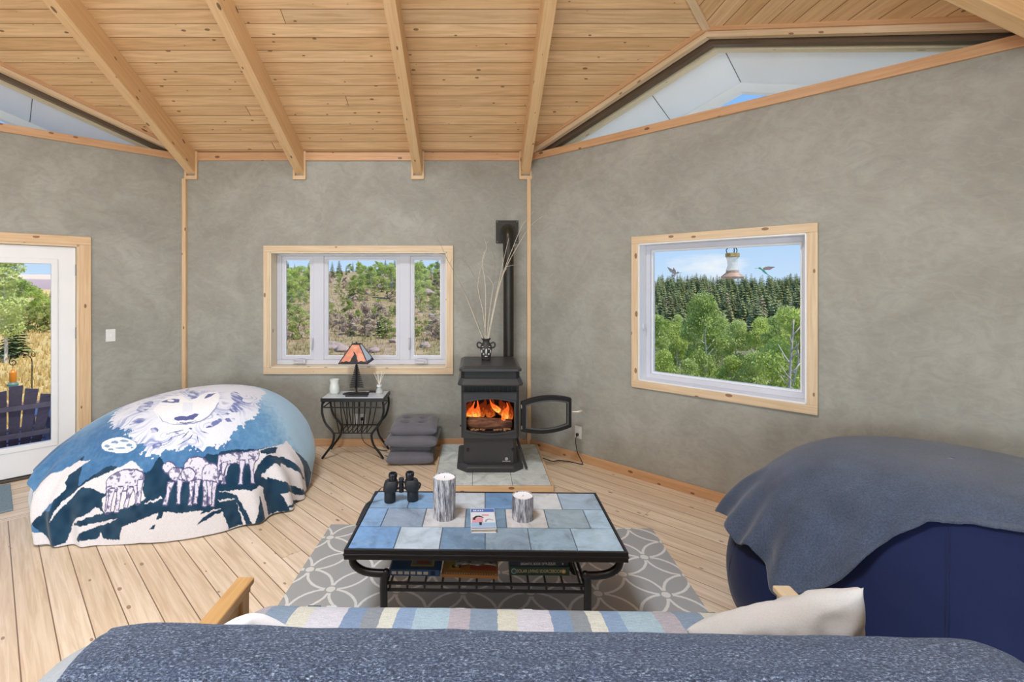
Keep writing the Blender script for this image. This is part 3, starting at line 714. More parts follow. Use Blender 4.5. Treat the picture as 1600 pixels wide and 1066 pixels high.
for i, (px, Y, ty) in enumerate([(519, 48, 408), (530, 52, 405), (541, 60, 414), (658, 46, 400), (684, 44, 402), (672, 60, 410), (448, 60, 404), (482, 62, 410), (560, 75, 425), (575, 80, 428), (505, 58, 400), (630, 55, 405), (400, 60, 405), (720, 55, 405)]+[(random.uniform(420, 710), Y_, random.uniform(402, 422)) for Y_ in [random.uniform(62, 95) for _ in range(16)]]):
    x, y = at(px, Y); plant(PD[i % 3], x, y, 'dark conifer on the skyline of the slope beyond the back window', 'tree', 'skyline conifers beyond the back window', top=ztop(ty, Y), wid=1.5)
x, y = at(596, 19); plant(PO[0], x, y, 'young green conifer low on the slope in the middle of the back window', 'tree', None, top=ztop(484, 19), wid=1.6)
SPOT = [(540, 22, 490), (560, 24, 484), (575, 21, 500), (548, 19, 512), (655, 20, 520), (683, 19, 512), (672, 22, 506), (452, 18, 528), (474, 20, 522), (610, 26, 478), (525, 26, 492), (568, 28, 470), (535, 30, 464), (640, 26, 485), (460, 26, 488)]
for i in range(128): Y = random.uniform(17, 48); SPOT.append((random.uniform(430, 700) if i < 96 else random.choice((random.uniform(250, 430), random.uniform(700, 820))), Y, 448-760*(ground(0, Y)-1.65+random.uniform(.5, 1.3))/Y))
for i, (px, Y, ty) in enumerate(SPOT):
    x, y = at(px, Y); plant(SH[i % 3], x, y, 'low brown leafless brush on the dry slope beyond the back window' if i % 3 == 2 else 'low olive shrub on the dry slope beyond the back window', 'shrub', 'brush on the dry slope' if i % 3 == 2 else 'shrubs on the dry slope', top=max(ztop(ty, Y), ground(x, y)+.3), wid=1.1)
ROCK = speck('mauve_rock', (166, 146, 136), .9, .25, 3, .6, bdist=.05)
def rock(x, y, s, lab, grp):
    mb = MB().ell((0, 0, 0), (s, s*.8, s*.5), 22, 14); rn = random.random()*50
    mb.v = [tuple(Vector(v)*(1+.5*noise.noise((v[0]/s*1.3+rn, v[1]/s*1.3, v[2]/s*1.3))+.25*noise.noise((v[0]/s*4+rn, v[1]/s*4, v[2]/s*4)))) for v in mb.v]
    o = build(mb, 'boulder', ROCK, smooth=True); o.location = (x, y, ground(x, y)+s*.15); o.rotation_euler = (0, 0, random.uniform(0, 6)); tag(o, lab, 'rock', grp)
for px, py, Y, s in ((511, 468, 32, .6), (517, 472, 31, .5), (548, 500, 23, .45), (520, 535, 15.5, .6), (535, 543, 15, .5), (600, 455, 40, 1.1), (612, 448, 42, 1.2), (665, 530, 16, .4), (668, 455, 38, 1.3), (552, 470, 33, .7), (616, 530, 17, .35), (459, 500, 24, .5), (585, 540, 15, .4), (678, 490, 26, .5)):
    x, y = at(px, Y); rock(x, y, s*.55, 'rough mauve boulder on the dry slope beyond the back window', 'boulders on the slope')
# brush and grass nobody could count
def tufts(name, n, xs, lab, mat, hh):
    V = []; F = []
    for i in range(n):
        px, Y = xs(); x, y = at(px, Y); z = ground(x, y)-.02; b = len(V); h = hh*random.uniform(.5, 1.3)
        for k in range(3):
            a = random.uniform(0, 6.28); w = h*.16; c, s = math.cos(a), math.sin(a); t = random.uniform(-.4, .4)*h
            V += [(x-c*w, y-s*w, z), (x+c*w, y+s*w, z), (x+s*t+c*w*.2, y+c*t, z+h)]; F.append((b+3*k, b+3*k+1, b+3*k+2))
    o = build(MB().add(V, F), name, mat, recalc=False); tag(o, lab, 'grass', kind='stuff')
tufts('dry_grass', 15000, lambda: (random.uniform(-500, 260), 7+40*random.random()**1.3), 'tall dry golden grass in the meadow beyond the glass door', leafmat('straw', (214, 186, 120), (236, 212, 152), .4), .17)
tufts('hillside_brush', 12000, lambda: (random.uniform(250, 800), 9+34*random.random()), 'dry brush and grass on the slope beyond the back window', leafmat('brush', (156, 152, 96), (206, 184, 138), .4), .12)
# --- seen through the door
for i, (px, Y, ty, k) in enumerate([(8, 15, 385, 1), (35, 26, 436, 2), (60, 30, 452, 0), (78, 27, 470, 3), (48, 34, 446, 2), (15, 28, 440, 0), (95, 32, 460, 2), (-20, 24, 420, 3), (-60, 26, 410, 0)]):
    x, y = at(px, Y)
    plant(ASP[k], x, y, 'tall white-trunked aspen standing near in the meadow beyond the glass door' if i == 0 else 'bushy green aspen at the meadow edge beyond the glass door', 'tree', None if i == 0 else 'aspens at the meadow edge', top=ztop(ty, Y), wid=1.5 if i else 1.0, sink=.1)
for px in (14, 30, 44, 58, 70, 82):
    x, y = at(px, 22+random.random()*3); plant(SH[0], x, y, 'leafy shrub at the meadow edge beyond the glass door', 'shrub', 'shrubs at the meadow edge', top=ztop(random.uniform(478, 500), 22), wid=1.0)
x, y = at(25, 16); plant(PO[1], x, y, 'small young spruce in the meadow beyond the glass door', 'tree', None, top=ztop(494, 16), wid=2.0)
for i in range(16):
    px = random.uniform(30, 110); Y = random.uniform(85, 110); x, y = at(px, Y); plant(PD[i % 3], x, y, 'dark conifer in the far treeline beyond the glass door', 'tree', 'far treeline beyond the door', top=ztop(random.uniform(452, 460), Y), wid=1.5)
# ------------------------------------------------------------------ deck
DECKZ = -.28
DECKM = planks('deck_boards', [(172, 164, 188), (184, 176, 198), (160, 152, 178)], (92, 84, 104), .14, 4, (110, 90, 90), .7, .2)
mb = MB(); c4_ = [(-1.2, .27), (4.6, .27), (4.6, 3.35), (-1.2, 3.35)]
p4 = [M6 @ Vector((a, b, 0)) for a, b in c4_]
mb.add([(p.x, p.y, DECKZ) for p in p4]+[(p.x, p.y, DECKZ-.2) for p in p4], [(0, 1, 2, 3), (0, 4, 5, 1), (1, 5, 6, 2), (2, 6, 7, 3), (3, 7, 4, 0), (4, 7, 6, 5)], [[(60+a, 60+b) for a, b in c4_]]+[[(0, 0)]*4]*5)
tag(build(mb, 'deck_floor', DECKM), kind='structure')
REDWOOD = wood('red_brown_deck_wood', (150, 96, 82), (122, 74, 62))
root = thing('deck_bench', 'low red brown bench running along the outer edge of the deck', 'bench', tuple(M6 @ Vector((2, 3.1, DECKZ))))
build(MB().box(-.5, 4.4, 2.95, 3.3, .04, .085, M6), 'bench_top', REDWOOD, root, bevel=.006)
for s in (-.3, 1.2, 2.7, 4.2): build(MB().box(s-.05, s+.05, 3.05, 3.2, DECKZ, .04, M6), 'leg', REDWOOD, root)
CHAIRM = speck('dark_plum_plastic', (122, 110, 124), .55, .12, 30)
def adirondack(loc, rz):
    r = thing('adirondack_chair', 'dark plum slatted deck chair with fan back seen through glass door', 'chair', loc, rz)
    for k in range(5):
        q = k-2; top = .95-.035*abs(q)**1.6; a = q*.085; b = q*.118
        mb = MB(); w0, w1 = .036, .052
        y0, z0, y1, z1 = -.18, .26, -.46, top
        out_ = []
        for t in (0, .5, .92, 1):
            w = w0+(w1-w0)*t; x = a+(b-a)*t; y = y0+(y1-y0)*t; z = z0+(z1-z0)*t
            lo, hi = (z, z) if t < 1 else (z-.02*(q < 0)-.012*(q == 0)*0+(.0 if q <= 0 else 0), z-.02*(q > 0))
            out_.append([(x-w, y, lo), (x+w, y, hi), (x+w, y+.022, hi), (x-w, y+.022, lo)])
        build(mb.loft([[Vector(p) for p in l] for l in out_]), 'back_slat', CHAIRM, r, local=True, bevel=.003)
    for z, y in ((.42, -.275), (.72, -.385)): build(MB().box(-.27, .27, y-.035, y-.005, z-.025, z+.025), 'back_rail', CHAIRM, r, local=True, bevel=.004)
    mb = MB()
    for k in range(6): mb.beam((-.26, -.2+k*.11, .26+k*.018), (.26, -.2+k*.11, .26+k*.018), .085, .02)
    build(mb, 'seat', CHAIRM, r, local=True)
    for s in (-1, 1):
        build(MB().prism([(s*.27, -.32), (s*.40, -.30), (s*.43, .36), (s*.36, .44), (s*.27, .40)][::s], .55, .575), 'arm', CHAIRM, r, local=True, bevel=.004)
        build(MB().box(s*.33-.02, s*.33+.02, .30, .40, 0, .55), 'front_leg', CHAIRM, r, local=True)
        build(MB().beam((s*.285, -.62, .03), (s*.285, .36, .34), .03, .12), 'side_rail', CHAIRM, r, local=True)
        build(MB().box(s*.30-.02, s*.30+.02, -.30, -.24, 0.02, .55), 'rear_leg', CHAIRM, r, local=True)
    return r
adirondack((-4.86, 5.10, DECKZ), PI/4+.05)
r = thing('deck_side_table', 'small dark slatted deck table beside the plum deck chair', 'table', (-5.06, 5.80, DECKZ), PI/4)
mb = MB()
for k in range(5): mb.box(-.2, .2, -.2+k*.082, -.13+k*.082, .44, .465)
build(mb, 'table_top', speck('lilac_plastic', (150, 148, 178), .5, .05, 20), r, local=True)
for sx in (-1, 1):
    for sy in (-1, 1): build(MB().box(sx*.17-.025, sx*.17+.025, sy*.17-.025, sy*.17+.025, 0, .44), 'leg', CHAIRM, r, local=True)
# shepherd's hook with a nectar bottle
hx, hy = at(50, 6.9); r = thing('shepherd_hook', 'thin black curled garden hook standing behind the deck', 'garden hook', (hx, hy, ground(hx, hy)))
zt = ztop(552, 6.9); wv = Vector((-.9, -.28, 0)).normalized()
pts = [(hx, hy, ground(hx, hy)), (hx, hy, zt-.12)]
for i in range(13): a = PI*i/12; pts.append((hx+wv.x*.13*(1-math.cos(a)), hy+wv.y*.13*(1-math.cos(a)), zt-.12+.12*math.sin(a)))
for i in range(1, 12): a = i*.55; rr = .045-.0025*i; pts.append((hx+wv.x*(.26-.045+rr*math.cos(a)), hy+wv.y*(.215+rr*math.cos(a)), zt-.12-rr*math.sin(a)))
build(MB().tube(pts, .006, 8), 'hook_rod', IRON, r, smooth=True)
bx, by = hx+wv.x*.22, hy+wv.y*.22; bz = zt-.22
r = thing('nectar_feeder', 'orange bottle bird feeder hanging from the black garden hook', 'bird feeder', (bx, by, bz-.24))
ORANGE = Mat('orange_nectar', (232, 140, 40), .2).m
build(MB().lathe([(.035, .06), (.04, .07), (.04, .20), (.025, .215), (.02, .24)], (bx, by, bz-.24), 20), 'bottle', ORANGE, r, smooth='auto')
build(MB().lathe([(.0, 0), (.06, .01), (.062, .035), (.04, .06), (0, .06)], (bx, by, bz-.24), 20), 'feeding_base', speck('green_metal', (96, 132, 116), .5), r, smooth='auto')
build(MB().tube([(bx, by, bz-.005), (bx, by, bz+.09)], .003, 6), 'hanger', IRON, r)
# glass nectar feeder and two hummingbirds outside the picture window
def pt(px, py, Y): return Vector(((px-742)/760*Y, Y, ztop(py, Y)))
q = pt(1144.5, 436, 4.35); r = thing('glass_hummingbird_feeder', 'clear glass bird feeder with rusty base hanging outside right window', 'bird feeder', tuple(q))
k_ = 4.35/760
CLEAR = Mat('clear_jar', (236, 238, 236), .15); CLEAR.b.inputs['Transmission Weight'].default_value = .0; CLEAR.b.inputs['Alpha'].default_value = .45
build(MB().lathe([(.0, .07), (.050, .07), (.053, .08), (.040, .12), (.043, .16), (.054, .215), (.0, .217)], tuple(q), 24), 'bottle', CLEAR.m, r, smooth='auto')
build(MB().lathe([(.054, .195), (.058, .20), (.058, .228), (.05, .232)], tuple(q), 24), 'collar', speck('brass_band', (186, 164, 112), .4, .1, 40, metal=.5), r, smooth='auto')
build(MB().lathe([(0, 0), (.085, .003), (.095, .02), (.055, .055), (.05, .075), (0, .078)], tuple(q), 24), 'feeding_base', speck('rusty_base', (176, 150, 136), .5, .2, 40), r, smooth='auto')
mb = MB()
for a in (0.3, 2.4, 4.5): mb.tube([q+Vector((.045*math.cos(a), .045*math.sin(a), .230)), q+Vector((.052*math.cos(a), .052*math.sin(a), .26)), q+Vector((0, 0, .33))], .004, 6)
mb.tube([q+Vector((0, 0, .33)), q+Vector((0, 0, 1.1))], .003, 6)
build(mb, 'hanger', IRON, r, smooth=True)
def hummer(q, facing, name_lab, body, wing, ups):
    # body: one continuous lofted mesh from bill to tail; wings are children
    r = thing('hummingbird', name_lab, 'bird', tuple(q), facing)
    P = [(.062, .020, .0012), (.036, .022, .0016), (.030, .022, .006), (.022, .022, .0105), (.010, .014, .010), (0, .004, .0145), (-.014, -.010, .014), (-.028, -.024, .009), (-.040, -.035, .006), (-.062, -.052, .009), (-.066, -.055, .002)]
    mb = MB(); n = 12; loops = []
    for i, (x, z, rad) in enumerate(P):
        fl = 1.0 if i < 8 else .45
        loops.append([Vector((x, math.cos(2*PI*k/n)*rad, z+math.sin(2*PI*k/n)*rad*fl)) for k in range(n)])
    build(mb.loft(loops), 'body', body, r, local=True, smooth=True)
    for s, (dx, dz) in zip((-1, 1), ups):
        w = MB(); a = Vector((-.002, s*.012, .010)); tip = Vector((dx, s*.022, dz)); m = (a+tip)/2
        per = Vector((-(tip-a).z, 0, (tip-a).x)).normalized()*.017
        lp = [a+per*.35, m+per*.9, tip+per*.1, tip-per*.1, m-per*.8, a-per*.6]
        w.add([p+Vector((0, .0012, 0)) for p in lp]+[p-Vector((0, .0012, 0)) for p in lp], [tuple(range(6)), tuple(range(11, 5, -1))]+[(i, (i+1) % 6, 6+(i+1) % 6, 6+i) for i in range(6)])
        build(w, 'wing', wing, r, local=True)
    return r
WB = Mat('white_feather', (226, 224, 222), .7); WB.color(WB.ramp(WB.noise(WB.coords('Object'), 60), [(.4, hexc(150, 148, 150)), (.6, hexc(236, 234, 232))]))
GB = Mat('teal_feather', (110, 190, 180), .5); GB.color(GB.ramp(GB.noise(GB.coords('Object'), 55), [(.4, hexc(92, 170, 128)), (.6, hexc(128, 202, 214))]))
hummer(pt(1055, 430, 4.5), -.3, 'white grey hummingbird with raised wings left of the glass feeder', WB.m, speck('grey_wing', (168, 164, 166), .7, .15, 60), ((-.070, .075), (-.012, .07)))
hummer(pt(1192, 423, 4.2), PI-.35, 'teal green hummingbird hovering right of the glass feeder', GB.m, speck('rose_wing', (190, 166, 170), .7, .15, 60), ((-.055, .035), (-.085, .030)))
# ================================================================== RUG
def rug():
    M = Mat('grey_rug', (150, 150, 150), .95, spec=.1); co = M.coords('UV'); s = M.n('SeparateXYZ'); M.l(co, s.inputs[0])
    P = M.math('ADD', s.outputs[0], s.outputs[1]); Q = M.math('SUBTRACT', s.outputs[0], s.outputs[1])
    f = lambda v: M.math('ABSOLUTE', M.math('SUBTRACT', M.math('FRACT', M.math('ADD', v, 40)), .5))
    nz = M.noise(co, 22, 2); jit = M.math('MULTIPLY', M.math('SUBTRACT', nz, .5), .035)
    p, q = f(P), f(Q)
    hyp = lambda a, b: M.math('SQRT', M.math('ADD', M.math('MULTIPLY', a, a), M.math('MULTIPLY', b, b)))
    d1 = M.math('ABSOLUTE', M.math('SUBTRACT', hyp(M.math('SUBTRACT', 1, p), q), .7071))
    d2 = M.math('ABSOLUTE', M.math('SUBTRACT', hyp(p, M.math('SUBTRACT', 1, q)), .7071))
    line = M.math('LESS_THAN', M.math('ADD', M.math('MINIMUM', d1, d2), jit), .03)
    dd = M.math('ADD', hyp(M.math('SUBTRACT', .5, p), M.math('SUBTRACT', .5, q)), jit)
    dot = M.math('LESS_THAN', dd, .095); gap = M.math('GREATER_THAN', dd, .13)
    pat = M.math('MAXIMUM', dot, M.math('MULTIPLY', line, gap))
    fz = M.noise(co, 160, 2, .7); f2 = M.noise(co, 420, 1)
    g = M.ramp(fz, [(.3, hexc(150, 151, 152)), (.7, hexc(188, 189, 188))]); w = M.ramp(fz, [(.3, hexc(212, 212, 208)), (.7, hexc(236, 236, 232))])
    M.color(M.mix(pat, g, w)); M.bump(M.math('ADD', M.math('MULTIPLY', pat, .5), f2), .5, .006); return M.m
rz_ = math.radians(-1.5); ax = .36
root_ = MB(); cR, sR = math.cos(rz_), math.sin(rz_)
o0_ = (1.018, 2.59)
def rugw(u, v): return (o0_[0]+u*cR-v*sR, o0_[1]+u*sR+v*cR)
U0, U1, V0, V1 = -2.03, .165, -.78, .715
nu, nv = 44, 30; vs = []; 
mb = MB()
for j in range(nv+1):
    for i in range(nu+1):
        u, v = U0+(U1-U0)*i/nu, V0+(V1-V0)*j/nv; x, y = rugw(u, v); vs.append((x, y, .009))
fs = [(j*(nu+1)+i, j*(nu+1)+i+1, (j+1)*(nu+1)+i+1, (j+1)*(nu+1)+i) for j in range(nv) for i in range(nu)]
uvf = lambda i, j: ((U0+(U1-U0)*i/nu)/ax, (V0+(V1-V0)*j/nv)/ax)
mb.add(vs, fs, [[uvf(f % (nu+1), f//(nu+1)) for f in q] for q in fs])
bp = [rugw(U0, V0), rugw(U1, V0), rugw(U1, V1), rugw(U0, V1)]
mb.m = 1; mb.prism(bp, .0008, .0085)
tag(build(mb, 'area_rug', [rug(), speck('rug_edge', (128, 128, 128), .95, .2, 200)], recalc=False), 'grey area rug with white interlaced trellis pattern under the tile table', 'rug')
# small mat by the door
tag(build(MB().box(L8-2.2, L8-1.314, -.741, -.069, .001, .012, M6), 'door_mat', speck('blue_grey_mat', (120, 142, 152), .95, .25, 90, .4), bevel=.004), 'flat blue grey mat on the floor by the glass door', 'mat')
o = bpy.data.objects['door_mat']
# ================================================================== HEARTH AND STOVE
HZ = .049
root = thing('hearth_pad', 'pale tiled hearth pad with wooden edge beneath the stove', 'hearth', (.135, 4.4, 0))
hx0, hx1, hy0, hy1 = -.345, .632, 3.905, 4.945
build(MB().box(hx0, hx1, hy0, hy1, 0, HZ-.008), 'platform', PINE_WARM, root)
mb = MB(); e = .014
mb.box(hx0, hx1, hy0-.004, hy0+e, 0, HZ-.001); mb.box(hx0-.004, hx0+e, hy0+e, hy1, 0, HZ-.001); mb.box(hx1-e, hx1+.004, hy0+e, hy1, 0, HZ-.001)
build(mb, 'wood_edge', PINE_WARM, root, bevel=.003)
def stone(name, base, rough=.4, var=.14, attr=True):
    M = Mat(name, base, rough); co = M.coords('Object'); n1 = M.noise(co, 7, 6, .65, 1.2); n2 = M.noise(co, 28, 5, .7, .5)
    if attr:
        at_ = M.n('VertexColor', layer_name='Col'); c0 = at_.outputs[0]
    else: c0 = M.c
    v = M.ramp(n1, [(.3, (1-var*1.6,)*3+(1,)), (.5, (1, 1, 1, 1)), (.7, (1+var*.9,)*3+(1,))])
    c = M.mix(1.0, c0, v, 'MULTIPLY')
    c = M.mix(M.ramp(n2, [(.55, (0, 0, 0, 1)), (.75, (.35, .35, .35, 1))]), c, hexc(176, 186, 190))
    M.color(c); M.bump(n2, .25, .003); return M.m
TILE = stone('slate_tile', (150, 170, 190), .32, .24)
def colors(o, cols):
    me = o.data; at_ = me.color_attributes.new('Col', 'BYTE_COLOR', 'CORNER'); k = 0
    for p, c in zip(me.polygons, cols):
        for _ in p.loop_indices: at_.data[k].color = c; k += 1
mb = MB(); cl = []; xs = [hx0+e+.002, -.02, .305, hx1-e-.002]; ys = [hy0+e+.002, 4.135, 4.43, 4.72, hy1]
for i in range(3):
    for j in range(4):
        mb.box(xs[i]+.0025, xs[i+1]-.0025, ys[j]+.0025, ys[j+1]-.0025, HZ-.01, HZ); t = random.uniform(-8, 8); cl += [hexc(214+t, 221+t, 218+t)]*6
mbg = MB().box(hx0+e, hx1-e, hy0+e, hy1, HZ-.012, HZ-.003)
build(mbg, 'grout', speck('grey_grout', (120, 122, 122), .9), root)
ht = build(mb, 'hearth_tiles', TILE, root, recalc=False); colors(ht, cl)
SX = .133
STOVE = speck('stove_black', (56, 56, 58), .38, .08, 60, .1, spec=.5); STOVE_D = speck('stove_dark', (24, 24, 24), .6, .1, 50)
root = thing('pellet_stove', 'black cast pellet stove with burning fire and open door on pedestal', 'stove', (SX, 4.45, HZ))
def plan(x0, x1, y0, y1, c): return [(x0+c, y0), (x1-c, y0), (x1, y0+c), (x1, y1), (x0, y1), (x0, y0+c)]
def tier(specs):
    """stacked loops (z, half width, front y, back y, chamfer)"""
    return MB().loft([[Vector((x, y, z)) for x, y in plan(SX-h, SX+h, f, b, c)] for z, h, f, b, c in specs])
build(tier([(HZ, .29, 4.185, 4.76, .085), (HZ+.04, .29, 4.185, 4.76, .085), (HZ+.056, .27, 4.205, 4.75, .08)]), 'foot_plate', STOVE, root, bevel=.004)
ped = build(tier([(HZ+.05, .232, 4.25, 4.74, .03), (.345, .232, 4.25, 4.74, .03)]), 'pedestal', STOVE, root, bevel=.003)
for x in (-.195, .20): build(MB().tube([(SX+x, 4.256, .225), (SX+x, 4.238, .225)], [.014, .012], 12), 'latch_knob', STOVE_D, ped, smooth='auto')
LOGO = Mat('logo_white', (206, 206, 206), .5).m
lg = MB(); o_ = [(math.cos(a)*.013, math.sin(a)*.013) for a in np.linspace(0, 2*PI, 24, endpoint=False)]; i_ = [(x*.62, y*.62) for x, y in o_]
lc = (SX+.143, 4.2485, .145); Ml = frame3(lc, (1, 0, 0), (0, 0, 1))
lg.ring(o_, i_, 0, .001, Ml); lg.box(-.011, .004, -.0015, .0025, 0, .0012, Ml); lg.box(.0, .003, -.008, .008, 0, .0012, Ml)
for k in range(9): lg.box(-.036+k*.008, -.030+k*.008, -.0235, -.0175, 0, .0012, Ml)
build(lg, 'logo', LOGO, ped)
# body: side and back shell, front panel with a barrel opening
zb0, zb1 = .335, .735; fy = 4.215
bw = .252
def barrel(cx, cz, hw, hh, bulge, n=10):
    t = [(cx-hw+2*hw*i/n, cz+hh+bulge*(1-(2*i/n-1)**2)) for i in range(n+1)]
    b = [(cx+hw-2*hw*i/n, cz-hh-bulge*(1-(2*i/n-1)**2)) for i in range(n+1)]
    return b+t            # counter-clockwise from the lower right... kept consistent
def rectloop(x0, x1, z0, z1, n=10):
    return [(x1-(x1-x0)*i/n, z0) for i in range(n+1)]+[(x0+(x1-x0)*i/n, z1) for i in range(n+1)]
My = lambda y: frame3((0, y, 0), (1, 0, 0), (0, 0, 1))     # local z points towards the room
mb = MB()
for s in (-1, 1):
    mb.prism([(SX+s*.228, fy+.002), (SX+s*bw, fy+.03), (SX+s*bw, 4.78), (SX+s*(bw-.012), 4.78), (SX+s*(bw-.012), fy+.035), (SX+s*.228, fy+.014)], zb0, .81)
mb.box(SX-bw, SX+bw, 4.76, 4.78, zb0, .81); mb.box(SX-bw+.01, SX+bw-.01, fy+.02, 4.77, zb0, zb0+.015)
shell = build(mb, 'body_shell', STOVE, root, bevel=.002)
op = (SX+.0, .528, .207, .118, .030)
build(MB().ring(rectloop(SX-.23, SX+.23, zb0, zb1), barrel(*op), 0, .016, My(fy+.012)), 'front_panel', STOVE, root, bevel=.002)
build(MB().ring(barrel(op[0], op[1], op[2]+.016, op[3]+.014, op[4]), barrel(*op), 0, .022, My(fy+.006)), 'opening_lip', STOVE, root, bevel=.003)
# firebox
FB = speck('firebox_soot', (40, 30, 26), .9, .3, 14)
mb = MB(); mb.box(SX-.23, SX+.23, 4.50, 4.51, .36, .71); mb.box(SX-.231, SX-.225, fy+.02, 4.5, .36, .71); mb.box(SX+.225, SX+.231, fy+.02, 4.5, .36, .71); mb.box(SX-.23, SX+.23, fy+.02, 4.5, .70, .71); mb.box(SX-.23, SX+.23, fy+.02, 4.5, .375, .385)
build(mb, 'firebox', FB, root)
def barkwood():
    M = Mat('charred_log', (120, 74, 50), .9); co = M.coords('Object', (4, 30, 30)); n = M.noise(co, 1.6, 5, .7)
    M.color(M.ramp(n, [(.35, hexc(52, 34, 28)), (.55, hexc(126, 80, 56)), (.75, hexc(166, 112, 82))])); M.bump(n, .6, .01); return M.m
lg = build(MB().tube([(SX-.205, 4.30, .455), (SX-.05, 4.285, .447), (SX+.08, 4.29, .44), (SX+.19, 4.30, .438)], [.048, .052, .048, .040], 14), 'log', barkwood(), root, smooth=True)
mb = MB()
for i in range(26): mb.ell((SX+random.uniform(-.17, .17), 4.25+random.uniform(0, .05), .392+random.uniform(0, .012)), (.016, .012, .009), 8, 5)
build(mb, 'ash_bed', speck('ash', (150, 110, 76), .9, .4, 30), root)
def flame_mat(name, lo, mid, hi, st):
    m = bpy.data.materials.new(name); m.use_nodes = True; t = m.node_tree; t.nodes.clear(); N = t.nodes.new; L = t.links.new
    tc = N('ShaderNodeTexCoord'); s = N('ShaderNodeSeparateXYZ'); L(tc.outputs['Generated'], s.inputs[0])
    nz = N('ShaderNodeTexNoise'); nz.inputs['Scale'].default_value = 7; nz.inputs['Distortion'].default_value = 1.5; L(tc.outputs['Generated'], nz.inputs[0])
    ad = N('ShaderNodeMath'); ad.operation = 'MULTIPLY_ADD'; ad.inputs[1].default_value = 1.1; L(nz.outputs[0], ad.inputs[0]); L(s.outputs[2], ad.inputs[2])
    r = N('ShaderNodeValToRGB'); L(ad.outputs[0], r.inputs[0]); e = r.color_ramp.elements; e[0].position = .5; e[0].color = lo; e[1].position = 1.25; e[1].color = hi; k = e.new(.85); k.color = mid
    em = N('ShaderNodeEmission'); L(r.outputs[0], em.inputs[0]); em.inputs[1].default_value = st
    tr = N('ShaderNodeBsdfTransparent'); mx = N('ShaderNodeMixShader'); lw = N('ShaderNodeLayerWeight'); lw.inputs[0].default_value = .35
    ml = N('ShaderNodeMath'); ml.operation = 'MULTIPLY_ADD'; ml.inputs[1].default_value = 1.0; ml.inputs[2].default_value = .12; L(lw.outputs['Facing'], ml.inputs[0])
    L(ml.outputs[0], mx.inputs[0]); L(em.outputs[0], mx.inputs[1]); L(tr.outputs[0], mx.inputs[2])
    o = N('ShaderNodeOutputMaterial'); L(mx.outputs[0], o.inputs[0]); return m
FL1 = flame_mat('flame_bright', (1, .62, .16, 1), (1, .30, .04, 1), (.75, .10, .015, 1), 1.5)
FL2 = flame_mat('flame_red', (1, .26, .04, 1), (.6, .08, .012, 1), (.2, .025, .006, 1), .75)
def flame(pts, rad, mat):
    pts = smoothpath(pts, 6); n = len(pts); mb = MB()
    rr = [rad*(.55+.9*math.sin(PI*min(1, i/(n-1)*1.15+.1))**1)*(1-i/(n-1))**.6+.0008 for i in range(n)]
    mb.tube(pts, rr, 12); return build(mb, 'flame', mat, root, smooth=True)
fl = lambda x, z, y=4.33: (SX+x, y, z)
flame([fl(-.165, .47), fl(-.172, .52), fl(-.155, .57), fl(-.135, .62, 4.36)], .032, FL1)
flame([fl(-.13, .48), fl(-.12, .53), fl(-.105, .57), fl(-.11, .63, 4.37)], .036, FL1)
flame([fl(-.19, .48, 4.36), fl(-.195, .55, 4.38), fl(-.17, .60, 4.39), fl(-.16, .655, 4.4)], .03, FL2)
flame([fl(-.08, .48, 4.37), fl(-.07, .55, 4.4), fl(-.04, .60, 4.4), fl(-.05, .66, 4.42)], .035, FL2)
flame([fl(.115, .435, 4.28), fl(.118, .48, 4.29), fl(.13, .52, 4.31), fl(.15, .56, 4.33)], .02, FL1)
flame([fl(.14, .47), fl(.135, .52), fl(.16, .57), fl(.15, .62)], .028, FL1)
flame([fl(.09, .54), fl(.05, .57), fl(.015, .605), fl(.0, .65)], .022, FL1)
flame([fl(.10, .50, 4.37), fl(.12, .56, 4.4), fl(.10, .61, 4.4), fl(.12, .67, 4.4)], .034, FL2)
flame([fl(.18, .46, 4.36), fl(.185, .53, 4.38), fl(.175, .59, 4.4), fl(.19, .64, 4.4)], .026, FL2)
flame([fl(.02, .47, 4.4), fl(.0, .53, 4.42), fl(.03, .59, 4.43), fl(.02, .65, 4.43)], .04, FL2)
flame([fl(-.10, .485, 4.30), fl(0, .475, 4.29), fl(.07, .465, 4.29), fl(.12, .46, 4.29)], .006, FL1)
# grille, flared collar, hopper neck, lid
build(MB().box(SX-.235, SX+.235, fy+.03, 4.75, .72, .81), 'neck', STOVE_D, root)
mb = MB(); mb.box(SX-.245, SX+.245, fy-.005, fy+.02, .728, .742)
for k in range(13): mb.box(SX-.225+k*.0375-.004, SX-.225+k*.0375+.004, fy, fy+.03, .742, .806)
build(mb, 'grille', STOVE_D, root, bevel=.001)
build(tier([(.803, .275, 4.135, 4.79, .04), (.818, .282, 4.128, 4.79, .04), (.862, .262, 4.165, 4.79, .035)]), 'flared_collar', STOVE, root, bevel=.003)
build(tier([(.86, .252, 4.175, 4.78, .03), (.926, .252, 4.175, 4.78, .03)]), 'hopper_neck', STOVE_D, root, bevel=.002)
build(tier([(.925, .268, 4.145, 4.80, .03), (.945, .268, 4.145, 4.80, .03), (.963, .236, 4.22, 4.78, .02)]), 'lid', STOVE, root, bevel=.003)
build(MB().tube([(SX-.255, 4.3, .42), (SX-.265, 4.3, .42)], .008, 10), 'side_screw', STOVE_D, root)
